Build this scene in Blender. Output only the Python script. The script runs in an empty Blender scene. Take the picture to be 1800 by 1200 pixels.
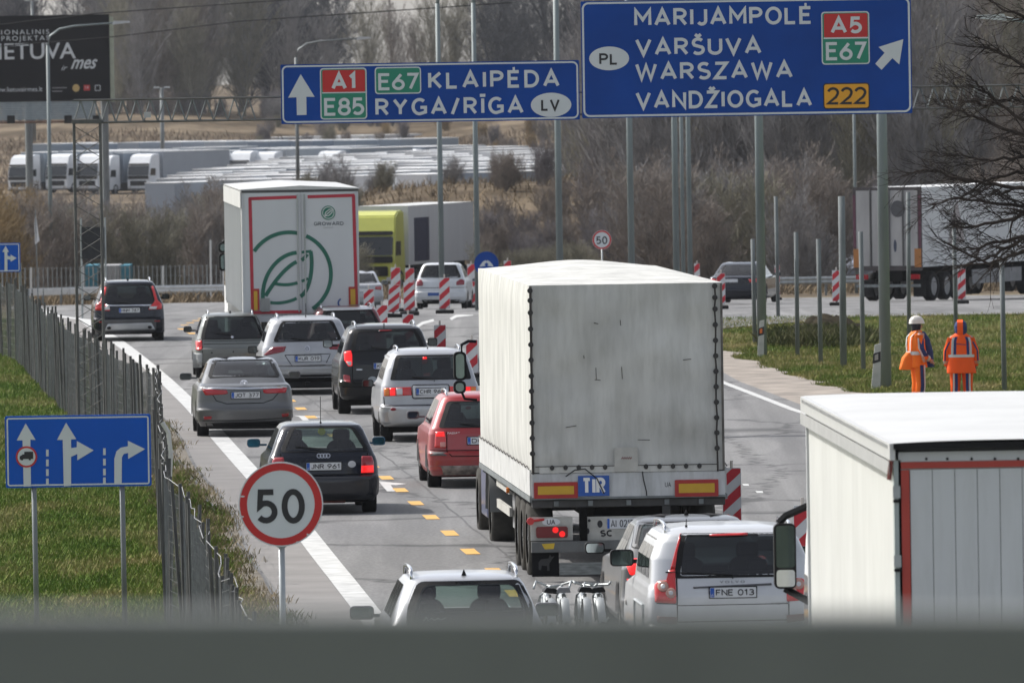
import bpy, bmesh, math, random
import numpy as np
from mathutils import Vector, Matrix

# ------------------------------------------------------------------ camera, light, exposure
C = bpy.context.scene.collection
SC = bpy.context.scene
F = 20000.0          # focal length in photograph pixels
HC = 6.6             # camera height above the far carriageway
HOR = 122.0          # horizon line of the photograph
ROLL = 0.0155

cam_d = bpy.data.cameras.new('camera')
cam = bpy.data.objects.new('camera', cam_d); C.objects.link(cam)
cam_d.sensor_width = 36.0
cam_d.lens = 36.0 * F / 1800.0
cam_d.clip_start = 0.5; cam_d.clip_end = 9000
pitch = math.atan((600 - HOR) / F)
cam.matrix_world = Matrix.Translation((0, 0, HC)) @ Matrix.Rotation(math.pi/2 - pitch, 4, 'X') @ Matrix.Rotation(-ROLL, 4, 'Z')
cam_d.dof.use_dof = True
cam_d.dof.focus_distance = 165.0
cam_d.dof.aperture_fstop = 11.5
SC.camera = cam

SUN = Vector((-0.80, 0.50, 0.95)).normalized()
world = bpy.data.worlds.new('World'); SC.world = world
world.use_nodes = True
wn = world.node_tree
wn.nodes.clear()
sky = wn.nodes.new('ShaderNodeTexSky'); sky.sky_type = 'NISHITA'; sky.sun_disc = False
sky.sun_elevation = math.asin(SUN.z); sky.sun_rotation = math.atan2(SUN.x, SUN.y) % (2*math.pi)
sky.dust_density = 2.2; sky.air_density = .7; sky.ozone_density = .6
bg = wn.nodes.new('ShaderNodeBackground'); bg.inputs[1].default_value = 0.135
wo = wn.nodes.new('ShaderNodeOutputWorld')
hs = wn.nodes.new('ShaderNodeHueSaturation'); hs.inputs['Saturation'].default_value = .42; wn.links.new(sky.outputs[0], hs.inputs['Color']); wn.links.new(hs.outputs[0], bg.inputs[0]); wn.links.new(bg.outputs[0], wo.inputs[0])
sun_d = bpy.data.lights.new('sun', 'SUN'); sun_d.energy = 2.5; sun_d.angle = math.radians(0.6)
sun_d.color = (1.0, 0.975, 0.935)
sun = bpy.data.objects.new('sun', sun_d); C.objects.link(sun)
sun.rotation_euler = SUN.to_track_quat('Z', 'Y').to_euler()
SC.view_settings.view_transform = 'Standard'; SC.view_settings.look = 'None'
SC.view_settings.exposure = 0.80; SC.view_settings.gamma = 1.0
SC.view_settings.use_curve_mapping = False
SC.render.engine = 'CYCLES'
SC.cycles.use_denoising = True
SC.cycles.max_bounces = 6; SC.cycles.transparent_max_bounces = 12
SC.cycles.volume_bounces = 0
SC.cycles.caustics_reflective = False; SC.cycles.caustics_refractive = False

# ------------------------------------------------------------------ geometry of the place
TER = [(0,-1.6),(60,-1.05),(90,-.70),(100,-.6),(110,-.5),(125,-.35),(140,-.18),(150,-.09),(165,0),(290,0),(300,-.02),(320,-.25),(340,-.65),
       (385,-1.5),(405,-1.85),(470,-2.9),(560,-4.2),(700,-4.9),(1150,-4.9),(1180,-3.6),(1270,1.2),(1400,2.0),(3000,6)]
TX = [a for a, b in TER]; TZ = [b for a, b in TER]
def zg(Y): return float(np.interp(Y, TX, TZ))
def cor(px, py): return px - ROLL*(py-600), py + ROLL*(px-900)
def gp(px, py):
    x, y = cor(px, py)
    lo, hi = 40.0, 1100.0
    for _ in range(40):
        m = (lo+hi)/2
        if HOR + (HC - zg(m))*F/m > y: lo = m
        else: hi = m
    return (x-900)*lo/F, lo
def at(px, py, Y):
    x, y = cor(px, py)
    return (x-900)*Y/F, HC - (y-HOR)*Y/F
def wx(px, py, Y): return at(px, py, Y)[0]
def wz(px, py, Y): return at(px, py, Y)[1]

# ------------------------------------------------------------------ materials
MATS = {}
def nodes_of(m):
    m.use_nodes = True; nt = m.node_tree
    return nt, nt.nodes['Principled BSDF']
def mat(name, col, rough=.6, metal=0., var=.12, scale=3., bump=0., coat=0., dirt=0., dirtcol=(.16,.155,.148), coord='Object', streak=0, emis=0, detail=4, trans=0, var2=None, spec=None, grime=0):
    if name in MATS: return MATS[name]
    m = bpy.data.materials.new(name); nt, b = nodes_of(m); N = nt.nodes; L = nt.links
    b.inputs['Roughness'].default_value = rough; b.inputs['Metallic'].default_value = metal
    if spec is not None: b.inputs['Specular IOR Level'].default_value = spec
    if coat: b.inputs['Coat Weight'].default_value = coat; b.inputs['Coat Roughness'].default_value = .08
    tc = N.new('ShaderNodeTexCoord')
    vec = tc.outputs[coord] if coord != 'World' else N.new('ShaderNodeNewGeometry').outputs['Position']
    nz = N.new('ShaderNodeTexNoise'); nz.inputs['Scale'].default_value = scale; nz.inputs['Detail'].default_value = detail
    mp = N.new('ShaderNodeMapping'); L.new(vec, mp.inputs[0])
    if streak: mp.inputs['Scale'].default_value = (1, 1, streak)
    L.new(mp.outputs[0], nz.inputs['Vector'])
    cr = N.new('ShaderNodeValToRGB')
    cr.color_ramp.elements[0].position = .3; cr.color_ramp.elements[1].position = .7
    c2 = var2 if var2 else tuple(min(1, c*(1+var)) for c in col)
    c1 = tuple(c*(1-var) for c in col)
    cr.color_ramp.elements[0].color = (*c1, 1); cr.color_ramp.elements[1].color = (*c2, 1)
    L.new(nz.outputs['Fac'], cr.inputs[0]); out = cr.outputs[0]
    if grime:
        mg = N.new('ShaderNodeMapping'); mg.inputs['Scale'].default_value = (1, 1, .12); L.new(vec, mg.inputs[0])
        ng = N.new('ShaderNodeTexNoise'); ng.inputs['Scale'].default_value = 9; ng.inputs['Detail'].default_value = 9; ng.inputs['Roughness'].default_value = .7; L.new(mg.outputs[0], ng.inputs[0])
        rg = N.new('ShaderNodeValToRGB'); rg.color_ramp.elements[0].position = .36; rg.color_ramp.elements[1].position = .56
        rg.color_ramp.elements[0].color = (1-grime, 1-grime, 1-grime*1.1, 1); rg.color_ramp.elements[1].color = (1,1,1,1); L.new(ng.outputs['Fac'], rg.inputs[0])
        xg = N.new('ShaderNodeMix'); xg.data_type = 'RGBA'; xg.blend_type = 'MULTIPLY'; xg.inputs[0].default_value = 1; L.new(out, xg.inputs[6]); L.new(rg.outputs[0], xg.inputs[7]); out = xg.outputs[2]
    if dirt:
        sp = N.new('ShaderNodeSeparateXYZ'); L.new(tc.outputs['Object'], sp.inputs[0])
        mr = N.new('ShaderNodeMapRange'); mr.inputs['From Min'].default_value = .2; mr.inputs['From Max'].default_value = 1.3
        mr.inputs['To Min'].default_value = 1; mr.inputs['To Max'].default_value = .15
        L.new(sp.outputs['Z'], mr.inputs['Value'])
        n2 = N.new('ShaderNodeTexNoise'); n2.inputs['Scale'].default_value = 5; n2.inputs['Detail'].default_value = 5
        L.new(tc.outputs['Object'], n2.inputs['Vector'])
        mu = N.new('ShaderNodeMath'); mu.operation = 'MULTIPLY'; L.new(mr.outputs[0], mu.inputs[0]); L.new(n2.outputs['Fac'], mu.inputs[1])
        m3 = N.new('ShaderNodeMath'); m3.operation = 'MULTIPLY'; m3.inputs[1].default_value = dirt*1.6; m3.use_clamp = True; L.new(mu.outputs[0], m3.inputs[0])
        mx = N.new('ShaderNodeMix'); mx.data_type = 'RGBA'; L.new(m3.outputs[0], mx.inputs[0]); L.new(out, mx.inputs[6])
        mx.inputs[7].default_value = (*dirtcol, 1); out = mx.outputs[2]
        ra = N.new('ShaderNodeMath'); ra.operation = 'MULTIPLY_ADD'; ra.inputs[1].default_value = .35; ra.inputs[2].default_value = rough; L.new(m3.outputs[0], ra.inputs[0]); L.new(ra.outputs[0], b.inputs['Roughness'])
    L.new(out, b.inputs['Base Color'])
    if bump:
        bp = N.new('ShaderNodeBump'); bp.inputs['Strength'].default_value = bump; bp.inputs['Distance'].default_value = .02
        L.new(nz.outputs['Fac'], bp.inputs['Height']); L.new(bp.outputs[0], b.inputs['Normal'])
    if emis:
        b.inputs['Emission Color'].default_value = (*col, 1); b.inputs['Emission Strength'].default_value = emis
    MATS[name] = m; return m

def paint(name, col, metal=.0, rough=.28, dirt=.5, dc=(.16,.155,.148)):
    if name in MATS: return MATS[name]
    m = mat(name, col, rough, metal, .05, 2., coat=.5 if sum(col) > .1 else .22, spec=None if sum(col) > .1 else .3, dirt=dirt, dirtcol=dc)
    nt = m.node_tree; N = nt.nodes; L = nt.links
    b = N['Principled BSDF']; out = [n for n in N if n.type == 'OUTPUT_MATERIAL'][0]
    g = N.new('ShaderNodeNewGeometry'); d = N.new('ShaderNodeBsdfDiffuse'); d.inputs[0].default_value = (.05,.05,.052,1)
    ms = N.new('ShaderNodeMixShader'); L.new(g.outputs['Backfacing'], ms.inputs[0]); L.new(b.outputs[0], ms.inputs[1]); L.new(d.outputs[0], ms.inputs[2])
    L.new(ms.outputs[0], out.inputs[0])
    return m
def glass(name, tint, refl=1.0):
    if name in MATS: return MATS[name]
    m = bpy.data.materials.new(name); nt, b = nodes_of(m); N = nt.nodes; L = nt.links
    out = [n for n in N if n.type == 'OUTPUT_MATERIAL'][0]
    t = N.new('ShaderNodeBsdfTransparent'); t.inputs[0].default_value = (*tint, 1)
    g = N.new('ShaderNodeBsdfGlossy'); g.inputs['Roughness'].default_value = .03; g.inputs[0].default_value = (1,1,1,1)
    fr = N.new('ShaderNodeLayerWeight'); fr.inputs[0].default_value = .25
    ad = N.new('ShaderNodeMath'); ad.operation = 'MULTIPLY_ADD'; ad.inputs[1].default_value = .9*refl; ad.inputs[2].default_value = .05*refl; ad.use_clamp = True
    L.new(fr.outputs['Fresnel'], ad.inputs[0])
    ms = N.new('ShaderNodeMixShader'); L.new(ad.outputs[0], ms.inputs[0]); L.new(t.outputs[0], ms.inputs[1]); L.new(g.outputs[0], ms.inputs[2])
    L.new(ms.outputs[0], out.inputs[0]); N.remove(b)
    MATS[name] = m; return m

BLACK = mat('black plastic', (.006,.006,.0065), .55, var=.3, spec=.22)
DARK = mat('dark underbody', (.007,.0068,.0065), .9, var=.4, spec=.05)
RUB = mat('rubber', (.012,.012,.0125), .8, spec=.15, var=.3, scale=8)
RUBD = mat('dusty rubber', (.06,.057,.051), .9, spec=.1, var=.35, scale=5)
WHITE = mat('white paint', (.72,.72,.70), .45, var=.04)
RED = mat('red sheeting', (.55,.012,.02), .4, var=.08)
REDL = mat('red lens', (.30,.006,.012), .15, var=.1, coat=.6)
REDG = mat('lit brake lens', (.8,.015,.015), .2, emis=.55)
ORL = mat('orange lens', (.75,.2,.02), .2)
CLR = mat('clear lens', (.55,.55,.55), .12, coat=.5)
CHR = mat('chrome', (.75,.76,.78), .15, 1.)
GALV = mat('galvanised steel', (.34,.36,.36), .45, .55, var=.18, scale=6, streak=.2)
GALVD = mat('weathered grey steel', (.17,.185,.185), .6, .3, var=.25, scale=5, streak=.2)
POLE = mat('grey green pole paint', (.17,.2,.2), .55, .1, var=.2, scale=2, streak=.2)
PLW = mat('plate white', (.62,.63,.64), .4, var=.05)
PLB = mat('plate blue', (.01,.09,.42), .4)
INK = mat('black lettering', (.012,.012,.014), .5)
SEAT = mat('dark seat cloth', (.012,.013,.015), .95, spec=.1)
RIM = mat('alloy rim', (.35,.35,.36), .35, .7, dirt=.4)
SIDEG = mat('dark side glass', (.010,.013,.015), .05, spec=.5)
SEAM = mat('panel gap', (.005,.005,.005), .9, spec=.1)
GL = glass('tinted glass', (.55,.66,.62))
GLD = glass('dark tinted glass', (.10,.12,.125), .8)
GLM = glass('medium tinted glass', (.26,.32,.31), .9)

# ------------------------------------------------------------------ mesh helpers
def link(name, me, m=None, parent=None, smooth=False):
    o = bpy.data.objects.new(name, me); C.objects.link(o)
    if m is not None and not me.materials: me.materials.append(m)
    if parent is not None: o.parent = parent
    if smooth: me.shade_smooth()
    return o
def pyd(name, v, f, m=None, parent=None, smooth=False):
    me = bpy.data.meshes.new(name); me.from_pydata([tuple(a) for a in v], [], [tuple(a) for a in f]); me.update()
    return link(name, me, m, parent, smooth)
def tag(o, label=None, cat=None, group=None, kind=None):
    if label: o['label'] = label
    if cat: o['category'] = cat
    if group: o['group'] = group
    if kind: o['kind'] = kind
    return o
def empty(name, loc, rz=0., label=None, cat=None, group=None):
    o = bpy.data.objects.new(name, None); C.objects.link(o)
    o.empty_display_size = .3; o.location = loc; o.rotation_euler = (0, 0, rz)
    return tag(o, label, cat, group)
class MB:
    def __init__(s): s.v = []; s.f = []
    def add(s, v, f):
        n = len(s.v); s.v += [tuple(a) for a in v]; s.f += [tuple(i+n for i in q) for q in f]; return s
    def box(s, x0, x1, y0, y1, z0, z1):
        return s.add([(x0,y0,z0),(x1,y0,z0),(x1,y1,z0),(x0,y1,z0),(x0,y0,z1),(x1,y0,z1),(x1,y1,z1),(x0,y1,z1)],
                     [(0,3,2,1),(4,5,6,7),(0,1,5,4),(1,2,6,5),(2,3,7,6),(3,0,4,7)])
    def tube(s, pts, r, n=6, cap=True, r2=None):
        pts = [Vector(p) for p in pts]; rings = []; v = []; f = []
        for i, p in enumerate(pts):
            d = (pts[min(i+1,len(pts)-1)] - pts[max(i-1,0)]).normalized()
            a = Vector((0,0,1)) if abs(d.z) < .9 else Vector((1,0,0))
            u = d.cross(a).normalized(); w = d.cross(u)
            rr = r if r2 is None else r + (r2-r)*i/(len(pts)-1)
            for k in range(n):
                t = 2*math.pi*k/n; v.append(p + u*math.cos(t)*rr + w*math.sin(t)*rr)
        for i in range(len(pts)-1):
            for k in range(n):
                f.append((i*n+k, i*n+(k+1)%n, (i+1)*n+(k+1)%n, (i+1)*n+k))
        if cap and n > 2: f.append(tuple(range(n))[::-1]); f.append(tuple((len(pts)-1)*n+k for k in range(n)))
        return s.add(v, f)
    def prism(s, poly, y0, y1):      # poly in (x,z), extruded along y
        n = len(poly)
        v = [(x, y0, z) for x, z in poly] + [(x, y1, z) for x, z in poly]
        return s.add(v, [tuple(range(n)), tuple(range(2*n-1, n-1, -1))] + [((i+1)%n, i, n+i, n+(i+1)%n) for i in range(n)])
    def build(s, name, m, parent=None, smooth=False): return pyd(name, s.v, s.f, m, parent, smooth)
def boxo(name, x0, x1, y0, y1, z0, z1, m, parent=None, bev=0):
    o = MB().box(x0, x1, y0, y1, z0, z1).build(name, m, parent)
    if bev:
        bm = bmesh.new(); bm.from_mesh(o.data)
        bmesh.ops.bevel(bm, geom=bm.edges[:], offset=bev, segments=2, affect='EDGES', profile=.5)
        bm.to_mesh(o.data); bm.free()
    return o
def rrect(x0, x1, z0, z1, r, n=4):
    r = min(r, abs(x1-x0)/2*.99, abs(z1-z0)/2*.99); p = []
    for cx, cz, a0 in ((x1-r, z1-r, 0), (x0+r, z1-r, 90), (x0+r, z0+r, 180), (x1-r, z0+r, 270)):
        for k in range(n+1):
            a = math.radians(a0 + 90*k/n); p.append((cx+r*math.cos(a), cz+r*math.sin(a)))
    return p
def ell(cx, cz, a, b, n=28): return [(cx+a*math.cos(2*math.pi*k/n), cz+b*math.sin(2*math.pi*k/n)) for k in range(n)]
def plate(name, poly, y, m, parent=None, th=.006):   # front face at y (towards -y), thickness behind it
    return MB().prism(poly, y, y+th).build(name, m, parent)
def roundp(pts, r, n=4):
    out = []; k = len(pts)
    for i in range(k):
        p = Vector(pts[i]); a = Vector(pts[i-1]); b = Vector(pts[(i+1) % k])
        da = (a-p); db = (b-p); ra = min(r, da.length*.45); rb = min(r, db.length*.45)
        A = p + da.normalized()*ra; B = p + db.normalized()*rb
        for j in range(n+1):
            t = j/n; q = A*(1-t)**2 + p*2*t*(1-t) + B*t*t; out.append((q.x, q.y))
    return out
def resamp(pts, d):
    out = []
    for i in range(len(pts)):
        a = Vector(pts[i]); b = Vector(pts[(i+1) % len(pts)]); n = max(1, int((b-a).length/d+.5))
        for k in range(n): q = a + (b-a)*k/n; out.append((q.x, q.y))
    return out

_txt = {}
def text_geo(s, shear=0, off=0.0, space=1.0):
    k = (s, shear, off, space)
    if k in _txt: return _txt[k]
    cu = bpy.data.curves.new('t', 'FONT'); cu.body = s; cu.size = 1; cu.resolution_u = 3; cu.shear = shear; cu.offset = off; cu.space_character = space
    o = bpy.data.objects.new('t', cu); C.objects.link(o)
    dg = bpy.context.evaluated_depsgraph_get(); me = bpy.data.meshes.new_from_object(o.evaluated_get(dg))
    v = [(a.co.x, a.co.y) for a in me.vertices]; f = [tuple(p.vertices) for p in me.polygons]
    bpy.data.objects.remove(o); bpy.data.curves.remove(cu); bpy.data.meshes.remove(me)
    _txt[k] = (v, f); return v, f
_capH = None
def cap_h():
    global _capH
    if _capH is None: _capH = max(b for a, b in text_geo('H')[0])
    return _capH
def text_on(name, s, x0, x1, zb, zt, y, m, parent=None, shear=0, off=0.0, space=1.0, fn=None):
    """lettering from x0 to x1, baseline zb, capital height up to zt; lies at depth y facing -y"""
    v, f = text_geo(s, shear, off, space)
    a = min(p[0] for p in v); b = max(p[0] for p in v); sx = (x1-x0)/(b-a); sz = (zt-zb)/cap_h()
    V = []
    for px, pz in v:
        X = x0+(px-a)*sx; Z = zb+pz*sz; Y = y if fn is None else fn(X, Z)
        V.append((X, Y, Z))
    o = pyd(name, V, f, m, parent); return o

# even-stroke sign lettering, drawn as ribbons
def _arc(cx, cy, rx, ry, a0, a1, n=10): return [(cx+rx*math.cos(math.radians(a0+(a1-a0)*k/n)), cy+ry*math.sin(math.radians(a0+(a1-a0)*k/n))) for k in range(n+1)]
GLY = {
 'A': (.72, [[(0,0),(.36,1),(.72,0)], [(.14,.30),(.58,.30)]]), 'B': (.6, [[(.3,.53),(0,.53),(0,1),(.3,1)]+_arc(.33,.765,.22,.235,90,-90)+[(.3,.53)], [(0,.53),(0,0),(.34,0)]+_arc(.34,.265,.26,.265,-90,90)]),
 'C': (.62, [_arc(.34,.5,.34,.5,52,308,18)]), 'D': (.62, [[(.24,1),(0,1),(0,0),(.24,0)]+_arc(.24,.5,.38,.5,-90,90,14)]), 'E': (.52, [[(.52,1),(0,1),(0,0),(.52,0)], [(0,.53),(.45,.53)]]),
 'F': (.5, [[(.5,1),(0,1),(0,0)], [(0,.52),(.42,.52)]]), 'G': (.68, [_arc(.36,.5,.36,.5,48,270,18)+[(.36,0),(.68,.12),(.68,.45),(.40,.45)]]), 'H': (.6, [[(0,0),(0,1)],[(.6,0),(.6,1)],[(0,.52),(.6,.52)]]),
 'I': (.02, [[(.01,0),(.01,1)]]), 'J': (.42, [[(.42,1),(.42,.25)]+_arc(.21,.25,.21,.25,0,-150,8)]), 'K': (.58, [[(0,0),(0,1)],[(.56,1),(.05,.46)],[(.17,.58),(.58,0)]]), 'L': (.48, [[(0,1),(0,0),(.48,0)]]),
 'M': (.76, [[(0,0),(0,1),(.38,.35),(.76,1),(.76,0)]]), 'N': (.62, [[(0,0),(0,1),(.62,0),(.62,1)]]), 'O': (.72, [_arc(.36,.5,.36,.5,90,450,28)]), 'P': (.55, [[(0,0),(0,1),(.28,1)]+_arc(.28,.745,.27,.255,90,-90)+[(0,.49)]]),
 'R': (.58, [[(0,0),(0,1),(.28,1)]+_arc(.28,.745,.27,.255,90,-90)+[(.06,.49)],[(.28,.47),(.58,0)]]), 'S': (.54, [_arc(.27,.75,.25,.25,35,225,10)+[(.16,.55),(.40,.46)]+_arc(.27,.26,.27,.26,45,-145,10)]),
 'T': (.6, [[(0,1),(.6,1)],[(.3,1),(.3,0)]]), 'U': (.6, [[(0,1),(0,.3)]+_arc(.3,.3,.3,.3,180,360,12)+[(.6,1)]]), 'V': (.7, [[(0,1),(.35,0),(.7,1)]]), 'W': (.98, [[(0,1),(.25,0),(.49,.92),(.73,0),(.98,1)]]),
 'X': (.64, [[(0,0),(.64,1)],[(0,1),(.64,0)]]), 'Y': (.66, [[(0,1),(.33,.45),(.66,1)],[(.33,.45),(.33,0)]]), 'Z': (.58, [[(0,1),(.58,1),(0,0),(.58,0)]]), '/': (.34, [[(0,-.05),(.34,1.05)]]), ' ': (.3, []),
 '0': (.54, [_arc(.27,.5,.27,.5,90,450,26)]), '1': (.26, [[(0,.78),(.20,1),(.20,0)]]), '2': (.54, [_arc(.27,.72,.26,.28,165,-25,12)+[(.42,.42),(0,0),(.54,0)]]), '3': (.52, [_arc(.25,.75,.23,.25,145,-75,10)+[(.22,.53)]+_arc(.25,.27,.27,.27,80,-145,12)]),
 '4': (.58, [[(.42,0),(.42,1),(0,.28),(.58,.28)]]), '5': (.52, [[(.48,1),(.08,1),(.05,.52)]+_arc(.24,.32,.27,.30,118,-140,14)]), '6': (.54, [[(.42,1),(.12,.55)]+_arc(.27,.29,.27,.29,150,510,20)]), '7': (.52, [[(0,1),(.52,1),(.16,0)]]),
 '8': (.54, [_arc(.27,.755,.22,.245,90,450,20), _arc(.27,.265,.27,.265,90,450,20)]), '9': (.54, [[(.12,0),(.42,.45)]+_arc(.27,.71,.27,.29,-30,330,20)])}
for _c, _b, _d in (('Ė','E','.'),('Š','S','v'),('Ž','Z','v'),('Ī','I','-')):
    w_, st_ = GLY[_b]; m_ = w_/2
    GLY[_c] = (w_, st_ + {'.': [[(m_-.06,1.21),(m_+.06,1.21)]], 'v': [[(m_-.15,1.32),(m_,1.16),(m_+.15,1.32)]], '-': [[(m_-.15,1.22),(m_+.15,1.22)]]}[_d])
def stroke_text(name, s, x0, x1, zb, zt, y, m, parent=None, th=.15, gap=.26):
    if not s: return None
    W = sum(GLY[c][0] for c in s) + gap*(len(s)-1) + th; H = zt-zb; sx = (x1-x0)/W; V = []; Fc = []; cx = th/2; lay = 0; t = th*min(H, sx*1.1)
    hs = (H-t)
    for c in s:
        w, st = GLY[c]
        for P in st:
            pts = [Vector((x0+(cx+a)*sx, zb+t/2+b*hs)) for a, b in P]; closed = (pts[0]-pts[-1]).length < 1e-4 and len(pts) > 3
            pts = [p for i, p in enumerate(pts) if i == 0 or (p-pts[i-1]).length > t*.08]
            if closed and (pts[0]-pts[-1]).length < t*.3: pts = pts[:-1]
            n = len(pts); b0 = len(V); yy = y-.0003*(lay % 3); lay += 1
            for i, p in enumerate(pts):
                a = pts[i-1] if (i or closed) else None; b = pts[(i+1) % n] if (i < n-1 or closed) else None
                d1 = (p-a).normalized() if a is not None else None; d2 = (b-p).normalized() if b is not None else None
                if d1 is None: d1 = d2; 
                if d2 is None: d2 = d1
                n1 = Vector((-d1.y, d1.x)); n2 = Vector((-d2.y, d2.x)); mm = (n1+n2)
                mm = mm.normalized() if mm.length > .2 else n1; k = 1/max(.42, mm.dot(n1)); q = mm*t/2*k
                e = Vector((0,0))
                V += [(p.x-q.x, yy-.00003*i, p.y-q.y), (p.x+q.x, yy-.00003*i, p.y+q.y)]
            for i in range(n if closed else n-1): j = (i+1) % n; Fc.append((b0+2*i, b0+2*j, b0+2*j+1, b0+2*i+1))
        cx += w+gap
    return pyd(name, V, Fc, m, parent)

def copy_tree(o, parent=None):
    c = o.copy(); C.objects.link(c); c.parent = parent
    for ch in o.children: copy_tree(ch, c)
    return c
from mathutils import noise as NZ
def nz1(Y, f, o=0): return NZ.noise(Vector((Y*f, o, 0)))
# ------------------------------------------------------------------ ground, road, verge
def bump_z(X, Y):
    z = 0.; X = max(-300, min(300, X))
    # bank behind the yellow lorry and rising ground to the right
    if Y > 500:
        t = math.exp(-((Y-640)/45.)**2); k = 1/(1+math.exp(-(X+13)/2.5))
        z += 4.9*t*k
        if Y > 640: z += 3.0*max(0, min(1, (Y-640)/250))*1/(1+math.exp(-(X-11)/3))
    if Y > 1120: z += .9*math.sin(X*.11)*min(1, (Y-1120)/80)
    return z
def gz(X, Y): return zg(Y) + bump_z(X, Y)

def ground_mat():
    m = bpy.data.materials.new('verge grass'); nt, b = nodes_of(m); N = nt.nodes; L = nt.links
    b.inputs['Roughness'].default_value = 1; b.inputs['Specular IOR Level'].default_value = .1
    g = N.new('ShaderNodeNewGeometry'); mp = N.new('ShaderNodeMapping'); mp.inputs['Scale'].default_value = (1, .35, 1); L.new(g.outputs['Position'], mp.inputs[0])
    n1 = N.new('ShaderNodeTexNoise'); n1.inputs['Scale'].default_value = .45; n1.inputs['Detail'].default_value = 6
    n2 = N.new('ShaderNodeTexNoise'); n2.inputs['Scale'].default_value = 6; n2.inputs['Detail'].default_value = 5
    L.new(mp.outputs[0], n1.inputs[0]); L.new(mp.outputs[0], n2.inputs[0])
    c1 = N.new('ShaderNodeValToRGB'); e = c1.color_ramp.elements; e[0].position = .38; e[0].color = (.075,.12,.022,1); e[1].position = .66; e[1].color = (.19,.165,.075,1)
    L.new(n1.outputs[0], c1.inputs[0])
    c2 = N.new('ShaderNodeValToRGB'); e = c2.color_ramp.elements; e[0].position = .3; e[0].color = (.6,.6,.6,1); e[1].position = .7; e[1].color = (1.15,1.15,1.1,1)
    L.new(n2.outputs[0], c2.inputs[0])
    mx = N.new('ShaderNodeMix'); mx.data_type = 'RGBA'; mx.blend_type = 'MULTIPLY'; mx.inputs[0].default_value = 1; L.new(c1.outputs[0], mx.inputs[6]); L.new(c2.outputs[0], mx.inputs[7])
    sp = N.new('ShaderNodeSeparateXYZ'); L.new(g.outputs['Position'], sp.inputs[0])
    mr = N.new('ShaderNodeMapRange'); mr.inputs['From Min'].default_value = 330; mr.inputs['From Max'].default_value = 470; L.new(sp.outputs['Y'], mr.inputs[0])
    m2 = N.new('ShaderNodeMix'); m2.data_type = 'RGBA'; L.new(mr.outputs[0], m2.inputs[0]); L.new(mx.outputs[2], m2.inputs[6])
    c3 = N.new('ShaderNodeValToRGB'); e = c3.color_ramp.elements; e[0].position = .3; e[0].color = (.10,.078,.05,1); e[1].position = .7; e[1].color = (.215,.165,.11,1)
    n3 = N.new('ShaderNodeTexNoise'); n3.inputs['Scale'].default_value = .6; n3.inputs['Detail'].default_value = 8; L.new(g.outputs['Position'], n3.inputs[0]); L.new(n3.outputs[0], c3.inputs[0])
    n4 = N.new('ShaderNodeTexNoise'); n4.inputs['Scale'].default_value = .09; n4.inputs['Detail'].default_value = 8; L.new(g.outputs['Position'], n4.inputs[0]); c4 = N.new('ShaderNodeValToRGB'); e = c4.color_ramp.elements; e[0].position = .42; e[0].color = (.45,.42,.38,1); e[1].position = .6; e[1].color = (1,1,1,1); L.new(n4.outputs[0], c4.inputs[0])
    m4 = N.new('ShaderNodeMix'); m4.data_type = 'RGBA'; m4.blend_type = 'MULTIPLY'; m4.inputs[0].default_value = 1; L.new(c3.outputs[0], m4.inputs[6]); L.new(c4.outputs[0], m4.inputs[7]); L.new(m4.outputs[2], m2.inputs[7]); L.new(m2.outputs[2], b.inputs['Base Color'])
    return m
gx = np.concatenate([np.linspace(-1500,-130,12), np.linspace(-120,-30,24), np.linspace(-28,28,90), np.linspace(30,120,24), np.linspace(130,1500,12)])
gy = np.concatenate([np.linspace(-30,90,16), np.linspace(93,345,100), np.linspace(349,720,95), np.linspace(730,1500,78), np.linspace(1550,2400,8)])
gv = [(x, y, gz(x, y) - .03 if y < 3000 else 12) for y in gy for x in gx]
nx = len(gx); gf = [(j*nx+i, j*nx+i+1, (j+1)*nx+i+1, (j+1)*nx+i) for j in range(len(gy)-1) for i in range(nx-1)]
GM = ground_mat()
tag(pyd('ground', gv, gf, GM, smooth=True), kind='structure')

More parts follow.
